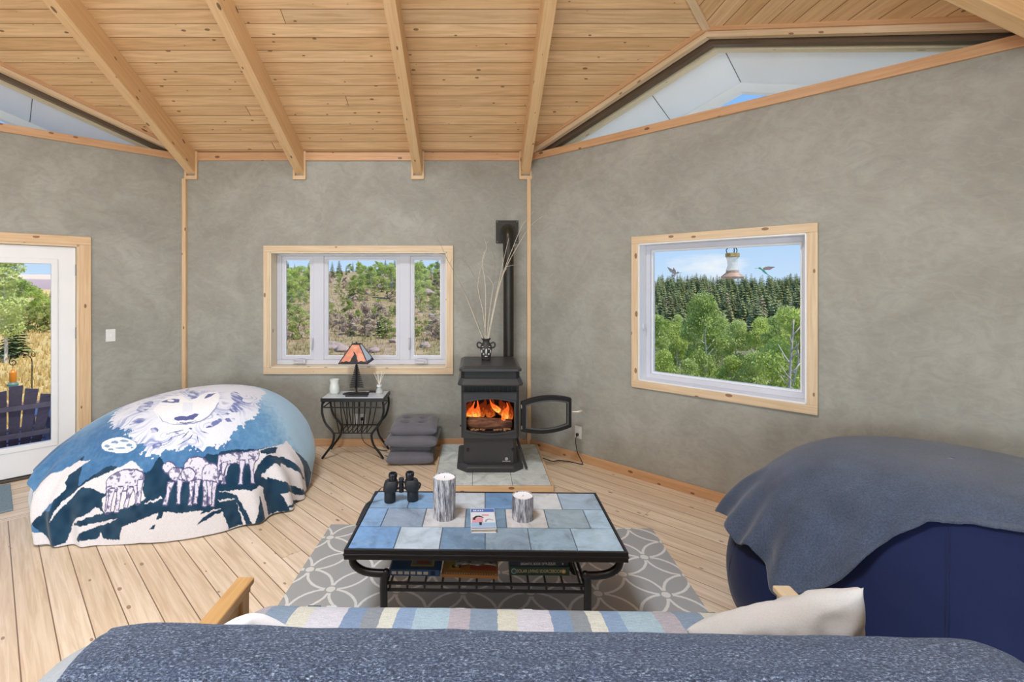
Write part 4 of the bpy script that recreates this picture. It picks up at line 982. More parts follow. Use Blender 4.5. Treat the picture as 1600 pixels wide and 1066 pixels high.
# open door
hg = Vector((SX+.262, 4.195, .528)); da = math.radians(17); dx = Vector((math.cos(da), math.sin(da), 0)); Md = frame3(hg, dx, (0, 0, 1))
door = build(MB().ring(barrel(.245, 0, .237, .128, .036), barrel(.245, 0, .198, .094, .028), -.016, .016, Md), 'stove_door', STOVE_D, root, bevel=.005)
build(MB().ring(barrel(.245, 0, .204, .10, .029), barrel(.245, 0, .192, .09, .027), .016, .022, Md), 'gasket', speck('gasket_grey', (86, 86, 86), .9, .2, 90), door)
build(MB().ring(barrel(.245, 0, .24, .131, .037), barrel(.245, 0, .226, .119, .035), -.017, -.010, Md), 'door_rim', STOVE, door)
build(MB().add([Md @ Vector((a, b, 0)) for a, b in barrel(.245, 0, .196, .092, .0275)], [tuple(range(22))]), 'door_glass', glass_mat('stove_glass', (.86, .86, .84), .8), door)
for z in (-.09, .09): build(MB().tube([Md @ Vector((.004, z-.016, .012)), Md @ Vector((.004, z+.016, .012))], .008, 10), 'hinge', CHROME, door, smooth='auto')
build(MB().tube([Md @ Vector(p) for p in ((.475, .006, .0), (.53, .006, .012), (.545, .006, .013), (.575, .008, .016), (.590, .008, .017))], [.005, .005, .012, .015, .006], 12), 'door_handle', Mat('cream_metal', (226, 220, 206), .25, .6).m, door, smooth=True)
# flue
PIPE = speck('flue_brown_black', (40, 36, 28), .38, .1, 8, metal=.2)
root = thing('flue_pipe', 'tall dark flue pipe behind the stove with square wall plate', 'flue pipe', (.338, 4.885, HZ))
px_, py_ = .338, 4.885
build(MB().tube([(px_, py_, .22)]+[(px_, py_, z) for z in (1.0, 2.02)], .0525, 24), 'pipe', PIPE, root, smooth='auto')
build(MB().tube([(px_, py_, 2.0), (px_, py_, 2.10)], .057, 24), 'pipe_collar', PIPE, root, smooth='auto')
build(MB().tube([(px_, py_, 2.08), (px_, py_, 2.14), (px_, py_+.02, 2.185), (px_, py_+.06, 2.215), (px_, py_+.1, 2.222), (px_, D-.006, 2.222)], [.058, .06, .066, .07, .07, .07], 24), 'elbow', PIPE, root, smooth='auto')
build(MB().box(.217, .450, D-.012, D-.0005, 2.098, 2.335), 'wall_plate', PIPE, root, bevel=.004)
build(MB().tube([(px_, 4.79, .30), (px_, py_, .30)], .05, 20), 'outlet_stub', PIPE, root, smooth='auto')
mb = MB()
for x in (.232, .435):
    for z in (2.113, 2.32): mb.tube([(x, D-.012, z), (x, D-.017, z)], .006, 8)
build(mb, 'screws', STEEL, root)
# scraper leaning by the pedestal
mb = MB().tube([(.375, 4.36, .30), (.45, 4.24, .062)], .011, 10)
t = build(mb, 'stove_scraper', BLACK, smooth='auto'); tag(t, 'black scraper bar leaning against the right side of stove pedestal', 'scraper')
# vase and twigs on the lid
vx, vy, vz = .105, 4.56, .962
root = thing('face_vase', 'small dark two-handled vase with silver face on stove lid', 'vase', (vx, vy, vz))
VB = speck('dark_clay', (52, 49, 46), .5, .2, 40, .2)
build(MB().lathe([(0, 0), (.040, 0), (.044, .01), (.047, .05), (.055, .10), (.052, .135), (.034, .165), (.030, .18), (.044, .197), (.047, .203), (.040, .203), (.026, .18), (.026, .12), (0, .11)], (vx, vy, vz), 28), 'body', VB, root, smooth=True)
for s in (-1, 1): build(MB().tube(smoothpath([(vx+s*.042, vy, vz+.155), (vx+s*.070, vy, vz+.165), (vx+s*.084, vy, vz+.145), (vx+s*.074, vy, vz+.12), (vx+s*.05, vy, vz+.115)], 5), .008, 8), 'handle', VB, root, smooth=True)
SIL = Mat('silver_glaze', (206, 204, 198), .35, .4).m; mb = MB()
def vy_(x, z): return vy-math.sqrt(max(0, .054**2-x*x))+.002
for (x, z, rx, rz2) in ((0, .085, .009, .03), (-.024, .108, .013, .006), (.024, .108, .013, .006), (0, .042, .016, .006), (-.04, .085, .006, .018), (.04, .085, .006, .018), (-.024, .06, .009, .010), (.024, .06, .009, .010), (-.03, .13, .012, .004), (.03, .13, .012, .004)):
    mb.ell((vx+x, vy_(x, z), vz+z), (rx, .006, rz2), 12, 7)
build(mb, 'face_relief', SIL, root, smooth=True)
TWIG = speck('dry_twig', (206, 196, 176), .8, .15, 40); TWIG2 = speck('grey_twig', (150, 142, 130), .8, .15, 40)
def tw(P, yo, m, side=()):
    q = []
    n = len(P)
    for i, (cx, cy) in enumerate(P):
        Y = vy+yo*i/(n-1); q.append(pt(660+cx/3.807, 320+cy/3.807, Y))
    q[0] = Vector((vx+random.uniform(-.012, .012), vy+random.uniform(-.01, .01), vz+.13))
    pp = smoothpath(q, 6); r = [.0040*(1-.68*i/(len(pp)-1)) for i in range(len(pp))]
    mb = MB().tube(pp, r, 6)
    for (a, b) in side:
        i = int(a*(len(pp)-1)); d = Vector((b[0], -.01, b[1])); mb.tube([pp[i], pp[i]+d*.5+Vector((0, 0, .006)), pp[i]+d], [.0016, .0013, .0008], 5)
    return build(mb, 'dried_twig', m, smooth=True)
TW = [([(365, 800), (270, 560), (190, 400), (150, 330), (100, 220), (60, 155)], -.02, TWIG2, [(.8, (-.03, .02)), (.9, (-.02, -.03)), (.55, (.02, .05))], 'grey dried twig reaching farthest left towards the window top'),
      ([(367, 800), (250, 520), (185, 390), (130, 310), (55, 285)], .03, TWIG, [(.7, (-.03, .04))], 'pale dried twig bending left across the window casing corner'),
      ([(368, 800), (340, 520), (300, 410), (260, 350), (220, 300)], .08, TWIG2, [(.6, (-.03, .05)), (.8, (.03, .04))], 'short grey dried twig leaning left above the vase'),
      ([(372, 795), (375, 500), (355, 340), (380, 260), (368, 200)], -.05, TWIG, [(.5, (.03, .06)), (.65, (-.02, .05)), (.85, (.025, .03))], 'crooked pale dried twig standing nearly upright in the vase'),
      ([(375, 795), (410, 560), (420, 480), (385, 420)], .05, TWIG, [(.7, (.03, .03))], 'shortest dried twig with hooked tip above the vase'),
      ([(378, 795), (440, 540), (490, 380), (540, 250), (590, 130), (625, 85), (662, 38)], .02, TWIG, [(.45, (.025, .04)), (.5, (.04, .02))], 'long pale dried twig crossing the corner strip, highest of the bunch'),
      ([(380, 795), (450, 520), (500, 370), (570, 240), (640, 130), (715, 68)], -.04, TWIG, [(.42, (.10, .018)), (.36, (.03, .05))], 'long pale dried twig arching farthest right past the corner strip'),
      ([(380, 795), (455, 460), (490, 300), (515, 198)], .06, TWIG, [(.6, (-.02, .05))], 'pale dried twig rising in front of the flue pipe'),
      ([(374, 795), (390, 600), (432, 360), (408, 240)], .10, TWIG2, [(.6, (.02, .05)), (.8, (-.02, .03))], 'thin grey dried twig just left of the flue pipe'),
      ([(372, 795), (360, 640), (330, 480), (360, 330), (372, 270)], .0, TWIG, [(.7, (-.03, .04))], 'thin pale dried twig bending left then straight up')]
for P, yo, m, sd, lab in TW: tag(tw(P, yo, m, sd), lab, 'twig', 'dried twigs in the vase')
# ================================================================== SIDE TABLE
def W(px, py, Y): return ((px-742)/760*Y, Y, 1.65-(py-448)/760*Y)
root = thing('side_table', 'black iron side table with slate top and barred magazine basket', 'table', (-1.165, 4.79, 0))
tx0, tx1, ty0, ty1, tz = -1.470, -.862, 4.625, 4.955, .592
build(MB().box(tx0, tx1, ty0, ty1, tz-.04, tz-.006), 'table_frame', IRON, root, bevel=.004)
slab_ = stone('slate_top', (206, 212, 214), .35, .08, False)
build(MB().box(tx0+.012, tx1-.012, ty0+.012, ty1-.012, tz-.008, tz), 'slate_top', slab_, root, bevel=.002)
legp = [(.018, .555), (.010, .46), (.04, .35), (.105, .27), (.125, .225), (.105, .14), (.045, .055), (.012, .008)]
for sx in (0, 1):
    for y in (ty0+.02, ty1-.03):
        pts = smoothpath([((tx0+x if not sx else tx1-x), y, z) for x, z in legp], 5)
        build(MB().tube(pts, .011, 8), 'leg', IRON, root, smooth='auto')
mb = MB()
for y in (ty0+.02, ty1-.03):
    for k in range(7):
        t = (k+.5)/7; xt = tx0+.10+(tx1-tx0-.20)*t; xb = tx0+.155+(tx1-tx0-.31)*t
        mb.tube([(xt, y, .555), (xt+(xb-xt)*.15, y, .44), (xb, y, .25)], .005, 6)
    mb.tube([(tx0+.03, y, .495), (tx1-.03, y, .495)], .006, 8); mb.tube([(tx0+.12, y, .25), (tx1-.12, y, .25)], .006, 8)
for k in range(7):
    x = tx0+.155+(tx1-tx0-.31)*(k+.5)/7; mb.tube([(x, ty0+.02, .248), (x, ty1-.03, .248)], .005, 6)
for x in (tx0+.02, tx1-.02): mb.tube([(x, ty0+.02, .495), (x, ty1-.03, .495)], .006, 6)
for sx in (tx0+.02, tx1-.02): mb.tube([(sx, ty0+.02, .53), (sx, ty1-.03, .56)], .005, 6)
build(mb, 'basket', IRON, root, smooth='auto')
# lamp
lx, ly = -1.165, 4.79
root = thing('table_lamp', 'pine tree shaped iron lamp with pyramid mica shade showing a wolf', 'lamp', (lx, ly, tz))
LIRON = speck('lamp_iron', (34, 30, 30), .6, .1, 60)
bp_ = [(-.13, -.03), (-.10, -.055), (-.04, -.045), (.02, -.06), (.10, -.055), (.13, -.035), (.11, -.01), (.12, .03), (.07, .06), (.02, .04), (-.03, .06), (-.09, .05), (-.12, .015)]
build(MB().prism([(lx+x, ly+y) for x, y in bp_], tz+.0005, tz+.010), 'base', LIRON, root, bevel=.002)
prof_ = [(.012, 0), (.014, .045)]
def tree2d(hh, rn):
    L = [(.020, .0), (.010, .02), (.009, .055)]
    z = .06; w = .075
    while z < hh-.03:
        L += [(w, z-.004), (w*.75, z+.009), (.010, z+.011)]; z += .021; w = .075*(1-(z-.06)/(hh-.05))+.004
    L += [(.006, hh-.02), (.004, hh)]
    return L+[(-x, z_) for x, z_ in reversed(L)]
stem = build(MB().tube([(lx, ly, tz+.008), (lx, ly, tz+.43)], .007, 10), 'stem', LIRON, root)
for a in (0, PI/2):
    Mt = Matrix.Translation((lx, ly, tz+.008)) @ Matrix.Rotation(a, 4, 'Z') @ Matrix.Rotation(PI/2, 4, 'X')
    build(MB().prism(tree2d(.30, None), -.0015, .0015, Mt), 'tree_silhouette', LIRON, stem)
zb, zt_ = .912, 1.085; hb_, ht_ = .138, .036
MICA = Mat('amber_mica', (222, 138, 108), .45); MICA.b.inputs['Transmission Weight'].default_value = .0
MICA.color(MICA.ramp(MICA.noise(MICA.coords('Object'), 14, 4), [(.35, hexc(206, 118, 88)), (.65, hexc(232, 160, 128))]))
MICA_GLARE = speck('pale_mica', (222, 224, 226), .3, .06, 14)  # reflection on the right shade panel, painted as a paler colour
cn = lambda h, z: [(lx-h, ly-h, z), (lx+h, ly-h, z), (lx+h, ly+h, z), (lx-h, ly+h, z)]
b4, t4 = cn(hb_, zb), cn(ht_, zt_)
mb = MB(); 
for i in range(4):
    j = (i+1) % 4
    mb.m = 1 if i == 1 else 0
    a, b, c, d = [Vector(p) for p in (b4[i], b4[j], t4[j], t4[i])]
    nrm = (b-a).cross(d-a).normalized()*.002
    mb.add([a, b, c, d, a-nrm, b-nrm, c-nrm, d-nrm], [(0, 1, 2, 3), (7, 6, 5, 4), (0, 4, 5, 1), (2, 6, 7, 3)])
sh = build(mb, 'shade', [MICA.m, MICA_GLARE], root)
mb = MB()
for i in range(4):
    j = (i+1) % 4; mb.tube([b4[i], b4[j]], .005, 6); mb.tube([t4[i], t4[j]], .005, 6); mb.tube([b4[i], t4[i]], .005, 6)
mb.add(t4, [(0, 1, 2, 3)]); mb.tube([(lx, ly, zt_), (lx, ly, zt_+.02)], .006, 8)
build(mb, 'shade_frame', LIRON, sh)
a, b, d = Vector(b4[0]), Vector(b4[1]), (Vector(t4[0])+Vector(t4[1]))/2
Ms = frame3((a+b)/2, b-a, d-(a+b)/2)
wolf = [(-.040, .012), (-.028, .020), (-.020, .05), (-.008, .075), (.0, .088), (-.006, .105), (-.012, .125), (-.004, .118), (.006, .108), (.014, .095), (.022, .085), (.030, .060), (.036, .040), (.046, .024), (.034, .012)]
mb = MB().prism([(x-.002, y+.004) for x, y in wolf], .0005, .0025, Ms)
hill = [(-.13, .002), (-.115, .022), (-.09, .018), (-.07, .028), (-.045, .018), (0, .022), (.05, .018), (.075, .03), (.10, .02), (.118, .024), (.13, .002)]
mb.prism(hill, .0004, .0022, Ms)
build(mb, 'wolf_silhouette', LIRON, sh)
a, b, d = Vector(b4[1]), Vector(b4[2]), (Vector(t4[1])+Vector(t4[2]))/2
Ms2 = frame3((a+b)/2, b-a, d-(a+b)/2); build(MB().prism(hill, .0004, .0022, Ms2), 'hill_silhouette', LIRON, sh)
# candle jar, reed diffuser
root = thing('candle_jar', 'pale glass tulip jar candle on the side table', 'candle', (-1.385, 4.80, tz))
build(MB().lathe([(0, 0), (.036, 0), (.048, .02), (.050, .055), (.044, .09), (.040, .108), (.046, .138), (.047, .143), (.043, .143), (.036, .108), (.036, .10)], (-1.385, 4.80, tz), 28), 'jar', Mat('milky_glass', (226, 230, 222), .25).m, root, smooth=True)
build(MB().lathe([(0, .100), (.036, .100), (.036, .104), (0, .104)], (-1.385, 4.80, tz), 24), 'wax', Mat('green_cream_wax', (222, 226, 196), .5).m, root, smooth='auto')
root = thing('reed_diffuser', 'clear glass reed diffuser with white sticks on side table', 'diffuser', (-.943, 4.80, tz))
build(MB().lathe([(0, 0), (.033, 0), (.036, .012), (.030, .04), (.016, .062), (.015, .072), (.02, .074), (.02, .08)], (-.943, 4.80, tz), 24), 'bottle', CLEAR.m, root, smooth='auto')
build(MB().lathe([(.021, .070), (.025, .072), (.025, .090), (.012, .092), (0, .092)], (-.943, 4.80, tz), 24), 'cap', WHITE, root, smooth='auto')
REED = speck('white_reed', (232, 224, 208), .8, .05, 30)
for dx_, dy_ in ((-.055, .0), (-.03, .01), (-.012, -.01), (.02, .012), (.05, .0), (.035, -.01)):
    build(MB().tube([(-.943-dx_*.12, 4.80-dy_*.1, tz+.075), (-.943+dx_, 4.80+dy_, tz+.225-abs(dx_)*.3)], .0022, 6), 'reed', REED, root)
BLK = speck('dark_plastic', (40, 40, 42), .5, .1, 40)
t = build(MB().box(-1.245, -1.03, 4.662, 4.70, tz+.0005, tz+.014), 'remote_control', BLK, bevel=.005); tag(t, 'flat black remote lying at the front edge of the side table', 'remote control')
t = build(MB().box(-1.06, -.985, 4.85, 4.90, tz+.0005, tz+.010), 'coaster', BLK, bevel=.003); tag(t, 'small dark coaster behind the lamp on the side table', 'coaster')
# outlets, switch, cords
PLATE = speck('outlet_white', (226, 226, 222), .4, .02, 20)
def plate(name, M, s, z, w, h, lab, cat, slots):
    o = thing(name, lab, cat, tuple(M @ Vector((s, 0, z))))
    build(MB().box(s-w/2, s+w/2, -.007, 0, z-h/2, z+h/2, M), 'cover_plate', PLATE, o, bevel=.003)
    mb = MB()
    for a, b, ww, hh in slots: mb.box(s+a-ww/2, s+a+ww/2, -.0095, -.006, z+b-hh/2, z+b+hh/2, M)
    build(mb, 'toggle' if 'switch' in name else 'socket', WHITE, o, bevel=.001); return o
plate('light_switch', M6, L8-.628, 1.19, .075, .117, 'white light switch plate on the plaster beside the glass door', 'light switch', [(0, 0, .011, .024)])
plate('wall_outlet', M7, -1.19-XL, .275, .118, .117, 'white double outlet on back wall behind the side table', 'outlet', [(-.025, .02, .03, .03), (-.025, -.02, .03, .03), (.025, -.02, .03, .03), (.025, .02, .03, .03)])
plate('wall_outlet', M0, .60, .27, .075, .117, 'white outlet on right wall beside the open stove door', 'outlet', [(0, .02, .03, .03), (0, -.02, .03, .03)])
CORD = speck('black_cord', (30, 29, 28), .6, .1, 40)
f0 = M7 @ Vector((-1.165-XL, -.028, .285))
pts = smoothpath([f0+Vector((0, .0, 0)), f0+Vector((.0, -.02, -.03)), (-1.165, 4.985, .14), (-1.13, 4.97, .06), (-1.02, 4.93, .010), (-.93, 4.88, .008), (-.875, 4.86, .012)], 6)
root = thing('power_cable', 'thin black cord running from the outlet behind the side table', 'cord', tuple(f0))
build(MB().tube(pts, .0035, 6), 'cable', CORD, root, smooth=True)
build(MB().box(f0.x-.012, f0.x+.012, f0.y-.0, f0.y+.02, f0.z-.016, f0.z+.016), 'plug', CORD, root, bevel=.003)
g0 = M0 @ Vector((.60, -.028, .25))
pts = smoothpath([g0, M0 @ Vector((.60, -.045, .20)), M0 @ Vector((.62, -.05, .10)), M0 @ Vector((.68, -.06, .02)), (.985, 4.50, .007), (.90, 4.56, .006), (.80, 4.60, .006), (.73, 4.58, .006), (.655, 4.66, .007)], 6)
root = thing('power_cable', 'black stove power cord looping over floor from right wall outlet', 'cord', tuple(g0))
build(MB().tube(pts, .004, 6), 'cable', CORD, root, smooth=True)
build(MB().box(.588, .612, -.03, -.0095, .238, .262, M0), 'plug', CORD, root, bevel=.003)
# ================================================================== CUSHIONS
def cloth_mat(name, rgb, var=.12, scale=260, bump=.25, rough=.9, sheen=.3, big=.06):
    M = Mat(name, rgb, rough, spec=.15); co = M.coords('Object'); n = M.noise(co, scale, 2, .7); n2 = M.noise(co, 5, 4, .6)
    dk = tuple(c*(1-var) for c in M.c[:3])+(1,); lt = tuple(min(1, c*(1+var)) for c in M.c[:3])+(1,)
    c = M.ramp(n, [(.3, dk), (.7, lt)]); c = M.mix(1.0, c, M.ramp(n2, [(.35, (1-big,)*3+(1,)), (.65, (1+big,)*3+(1,))]), 'MULTIPLY')
    M.color(c); M.bump(n, bump, .002); M.b.inputs['Sheen Weight'].default_value = sheen; M.b.inputs['Sheen Roughness'].default_value = .5; return M.m
def pillow(name, wx, wy, th, M, mat, parent=None, tufts=(), n=44, pw=2.6, pinch=.05, wr=.0, seed=0, floor_flat=0):
    vs = []; fs = []
    for side in (1, -1):
        for j in range(n+1):
            for i in range(n+1):
                u = 2*i/n-1; v = 2*j/n-1
                x = u*wx/2*(1-pinch*(1-abs(u))*0-pinch*(1-v*v)*abs(u)**3); y = v*wy/2*(1-pinch*(1-u*u)*abs(v)**3)
                prof = max(0, (1-abs(u)**pw)*(1-abs(v)**pw))**.42
                h = th/2*prof
                for (tu, tv, dp, rad) in tufts: h -= dp*math.exp(-((u-tu)**2+(v-tv)**2)/rad**2)*prof
                if wr:
                    q = noise.noise((u*2.3+seed, v*2.3, side*.7+seed))*1.0+noise.noise((u*6+seed, v*5, side+seed))*.45
                    h += wr*q*prof
                h = max(h, 0)
                if side < 0 and floor_flat: h = min(h, th/2*(1-floor_flat))
                vs.append(Vector((x, y, side*h)))
    N = (n+1)*(n+1)
    for s in (0, 1):
        for j in range(n):
            for i in range(n):
                q = [s*N+j*(n+1)+i, s*N+j*(n+1)+i+1, s*N+(j+1)*(n+1)+i+1, s*N+(j+1)*(n+1)+i]; fs.append(tuple(q if s == 0 else q[::-1]))
    mb = MB().add([M @ v for v in vs], fs)
    o = build(mb, name, mat, parent, smooth=True, recalc=False)
    import bmesh
    bm = bmesh.new(); bm.from_mesh(o.data); bmesh.ops.remove_doubles(bm, verts=bm.verts, dist=.0004); bmesh.ops.recalc_face_normals(bm, faces=bm.faces); bm.to_mesh(o.data); bm.free()
    o.data.polygons.foreach_set('use_smooth', [True]*len(o.data.polygons))
    return o
CG = cloth_mat('grey_cotton', (104, 103, 110), .10, 300)
tf = [(a, b, .042, .15) for a in (-.36, .36) for b in (-.36, .36)]
def Mt(x, y, z, rz=0, rx=0, ry=0): return Matrix.Translation((x, y, z)) @ Matrix.Rotation(rz, 4, 'Z') @ Matrix.Rotation(rx, 4, 'X') @ Matrix.Rotation(ry, 4, 'Y')
GC = 'grey chair cushions stacked by the hearth'
def cushion(lab, layers, ties):
    c = layers[0]; r = thing('seat_cushion', lab, 'cushion', (c[0], c[1], c[2]-.06), 0, GC)
    for i, (x, y, z, w, d, t, rz, tt) in enumerate(layers):
        pillow('pad' if i == 0 else 'folded_flap', w, d, t, Mt(x, y, z, rz), CG, r, tf if tt else (), pw=5, pinch=.03, wr=.004, seed=z*9)
    for (a, b) in ties: build(MB().tube(smoothpath([a, (Vector(a)+Vector(b))/2+Vector((0, 0, -.015)), b], 4), .005, 6), 'tie', CG, r, smooth=True)
    return r
cushion('grey folded cushion at the bottom of the stack by the hearth', [(-.605, 4.66, .056, .44, .42, .11, .04, 0), (-.61, 4.72, .130, .40, .34, .07, .02, 0)], [((-.80, 4.6, .07), (-.86, 4.66, .03))])
cushion('grey tufted cushion in the middle of the stack by the hearth', [(-.585, 4.68, .212, .49, .44, .115, -.03, 1)], [((-.81, 4.6, .2), (-.86, 4.58, .13))])
cushion('grey tufted cushion on top of the stack by the hearth', [(-.575, 4.71, .312, .44, .44, .115, .02, 1)], [((-.78, 4.62, .30), (-.84, 4.66, .26))])
# ================================================================== COFFEE TABLE
CT = (.053, 2.503); cr_ = math.radians(-1.1)
root = thing('coffee_table', 'low black iron coffee table with blue slate tile top on the grey rug', 'table', (CT[0], CT[1], .01), cr_)
def ct(mb, name, mat, **k): return build(mb, name, mat, root, local=True, **k)
Z0 = -.01; hx_, hy_, tz2 = .640, .318, .46+Z0
q = lambda a, b: [(-a, -b), (a, -b), (a, b), (-a, b)]
mb = MB().ring(q(hx_, hy_), q(hx_-.012, hy_-.012), tz2-.045, tz2+.001); mb.box(-hx_+.01, hx_-.01, -hy_+.01, hy_-.01, tz2-.03, tz2-.012)
mb.ring(q(hx_+.003, hy_+.003), q(hx_-.01, hy_-.01), tz2-.026, tz2-.018)
ct(mb, 'table_frame', IRON, bevel=.002)
rows = [([0, .167, .333, .50, .666, .833, 1], [(112, 152, 198), (176, 192, 206), (106, 134, 162), (132, 152, 170), (138, 162, 180), (160, 184, 202)]),
        ([0, .085, .25, .42, .585, .75, .915, 1], [(124, 158, 196), (140, 158, 180), (188, 188, 190), (112, 140, 164), (196, 194, 194), (142, 160, 172), (158, 182, 202)]),
        ([0, .165, .33, .5, .665, .83, 1], [(134, 162, 190), (118, 152, 188), (186, 196, 204), (104, 142, 184), (198, 202, 206), (150, 170, 190)])]
mb = MB(); cl = []; wx_, wy_ = hx_-.014, hy_-.014
for j, (bs, cs_) in enumerate(rows):
    for i, c in enumerate(cs_):
        g = .0028; x0, x1 = -wx_+2*wx_*bs[i]+g, -wx_+2*wx_*bs[i+1]-g; y0, y1 = -wy_+2*wy_*j/3+g, -wy_+2*wy_*(j+1)/3-g
        mb.box(x0, x1, y0, y1, tz2-.012, tz2); cl += [hexc(*c)]*6
ct(MB().box(-wx_, wx_, -wy_, wy_, tz2-.013, tz2-.004), 'grout', speck('dark_grout', (92, 104, 116), .9))
tl = ct(mb, 'tile_top', TILE, recalc=False); colors(tl, cl)
for sx in (-1, 1):
    for sy in (-1, 1):
        y = sy*.285
        P = [(.612, .42), (.606, .385), (.585, .362), (.55, .345), (.50, .338), (.452, .338)]
        mb = MB().tube(smoothpath([(sx*x, y, z+Z0) for x, z in P], 5), .0175, 14)
        mb.tube(smoothpath([(sx*.462, y, .348+Z0), (sx*.466, y, .28+Z0), (sx*.466, y, .16+Z0), (sx*.485, y, .06+Z0), (sx*.52, y, .0)], 5), .0175, 14)
        mb.ell((sx*.455, y, .34+Z0), (.019, .019, .019), 12, 8)
        ct(mb, 'leg', IRON, smooth='auto')
mb = MB()
for sy in (-1, 1):
    for z in (.283, .252): mb.tube([(-.465, sy*.268, z+Z0), (.465, sy*.268, z+Z0)], .0075, 8)
for k in range(12):
    x = -.44+.08*k; mb.tube([(x, -.268, .268+Z0), (x, .268, .268+Z0)], .006, 6)
    for sy in (-1, 1): mb.tube([(x, sy*.268, .252+Z0), (x, sy*.268, .283+Z0)], .005, 6)
for sx in (-1, 1): mb.tube([(sx*.462, -.285, .27+Z0), (sx*.462, .285, .27+Z0)], .009, 8)
ct(mb, 'shelf_rack', IRON, smooth='auto')
# books below
PAPER = speck('paper_edge', (216, 206, 186), .8, .08, 200)
def book(name, lab, x0, x1, y0, y1, z0, z1, cover, rz=0, cat='book', group=None, spine_front=True, pages=PAPER):
    cx, cy = (x0+x1)/2, (y0+y1)/2; r = thing(name, lab, cat, (cx, cy, z0), rz, group); w, d, h = x1-x0, y1-y0, z1-z0; t = min(.0035, h*.14)
    mb = MB(); mb.box(-w/2, w/2, -d/2, d/2, 0, t); mb.box(-w/2, w/2, -d/2, d/2, h-t, h)
    if spine_front: mb.box(-w/2, w/2, -d/2, -d/2+t, t, h-t)
    else: mb.box(-w/2, -w/2+t, -d/2, d/2, t, h-t)
    c = build(mb, 'cover', cover, r, local=True, bevel=.0008)
    e = .004; build(MB().box(-w/2+e, w/2-e, -d/2+(t if spine_front else e), d/2-e, t, h-t), 'pages', pages, r, local=True)
    return r, c, w, d, h
def flatart(parent, mats, shapes, M):
    """printed shapes: (material index, polygon) laid on a cover"""
    by = {}
    for k, (m, poly) in enumerate(shapes): by.setdefault(m, []).append((k, poly))
    for m, L_ in by.items():
        mb = MB()
        for k, poly in L_: mb.prism(poly, .0001+.00004*k, .0004+.00004*k, M)
        build(mb, 'print', mats[m], parent, local=True)
rect = lambda x0, x1, y0, y1: [(x0, y0), (x1, y0), (x1, y1), (x0, y1)]
INKS = {k: Mat('ink_'+k, c, .5).m for k, c in dict(white=(226, 226, 222), black=(28, 28, 30), blue=(70, 108, 178), navy=(30, 44, 86), pink=(206, 150, 160), yellow=(220, 190, 96), cream=(224, 212, 176), red=(190, 110, 90), sky=(150, 180, 210), orange=(206, 136, 72), green=(64, 96, 76), grey=(150, 156, 160)).items()}
SH_Z = .290
r, c, w, d, h = book('puzzle_book', 'thick blue puzzle book with grid cover at left of the lower rack', -.395, -.160, 2.285, 2.56, SH_Z, SH_Z+.03, Mat('blue_cover', (58, 98, 148), .4).m, -.03)
Mc = Matrix.Translation((0, 0, h)); sh_ = [('yellow', rect(-.025, .085, -.11, .12)), ('white', rect(-.017, .077, -.02, .11)), ('white', rect(-.105, -.035, -.06, .10)), ('grey', rect(-.02, .075, -.10, -.035))]
for i in range(5):
    for j in range(5):
        if (i*3+j*5) % 4 == 0: sh_.append(('black', rect(-.012+i*.017, .003+i*.017, -.012+j*.022, .006+j*.022)))
for i in range(3):
    for j in range(4): sh_.append(('sky', rect(-.100+i*.022, -.083+i*.022, -.05+j*.036, -.025+j*.036)))
sh_.append(('red', rect(.0, .06, -.09, -.06)))
flatart(c, INKS, sh_, Mc)
Ms_ = frame3((0, -d/2, h/2), (1, 0, 0), (0, 0, 1))
flatart(c, INKS, [('white', rect(-.11+.03*i, -.088+.03*i, -.008, .006)) for i in range(6)]+[('navy', rect(.075, .095, -.01, .01))], Ms_)
r, c, w, d, h = book('workbook', 'orange workbook with ruler border in the middle of the lower rack', -.150, .115, 2.268, 2.55, SH_Z, SH_Z+.014, Mat('orange_cover', (204, 150, 92), .4).m, -.06)
Mc = Matrix.Translation((0, 0, h))
flatart(c, INKS, [('yellow', rect(-.13, -.05, -.1, .13)), ('red', rect(.0, .125, -.10, .06)), ('cream', rect(-.12, .128, -.137, -.125))]+[('black', rect(-.115+i*.012, -.112+i*.012, -.137, -.128)) for i in range(20)], Mc)
text('S', .06, MW[r.name] @ Mc @ Matrix.Translation((-.065, -.075, .0012)) @ Matrix.Rotation(PI/2, 4, 'Z'), INKS['black'], c)
# magazine with a curled front edge
NEWS = Mat('newsprint', (206, 206, 202), .7); co = NEWS.coords('Object', (1, 3, 1)); nn_ = NEWS.noise(co, 30, 3)
NEWS.color(NEWS.ramp(nn_, [(.40, hexc(90, 90, 92)), (.50, hexc(206, 206, 204)), (.8, hexc(226, 226, 224))]))
mb = MB(); gx, gy = 20, 14; vs = []
for k in (0, 1):
    for j in range(gy+1):
        for i in range(gx+1):
            u, v = i/gx, j/gy; x = -.092+.195*u; y = 2.315+.21*v
            z = SH_Z+.0155+.008*math.sin(u*PI)*(1-v)+.016*(1-v)**2*(.4+.6*abs(math.sin(u*5+.5)))+.004*k; vs.append((x, y, z))
N_ = (gx+1)*(gy+1)
fs = [tuple((k*N_+a) for a in ((j*(gx+1)+i, j*(gx+1)+i+1, (j+1)*(gx+1)+i+1, (j+1)*(gx+1)+i))[::(1 if k else -1)]) for k in (0, 1) for j in range(gy) for i in range(gx)]
fs += [(i, i+1, N_+i+1, N_+i) for i in range(gx)]
tag(build(mb.add(vs, fs), 'magazine', NEWS.m, smooth=True), 'curled black and white magazine lying on the orange workbook', 'magazine')
GB_ = 'hardback stack at the right of the lower rack'
r, c, w, d, h = book('reference_book', 'dark green book lettered Solar Living Sourcebook at the bottom of the stack', .168, .446, 2.288, 2.53, SH_Z, SH_Z+.041, Mat('green_cover', (52, 82, 66), .4).m, -.01, group=GB_)
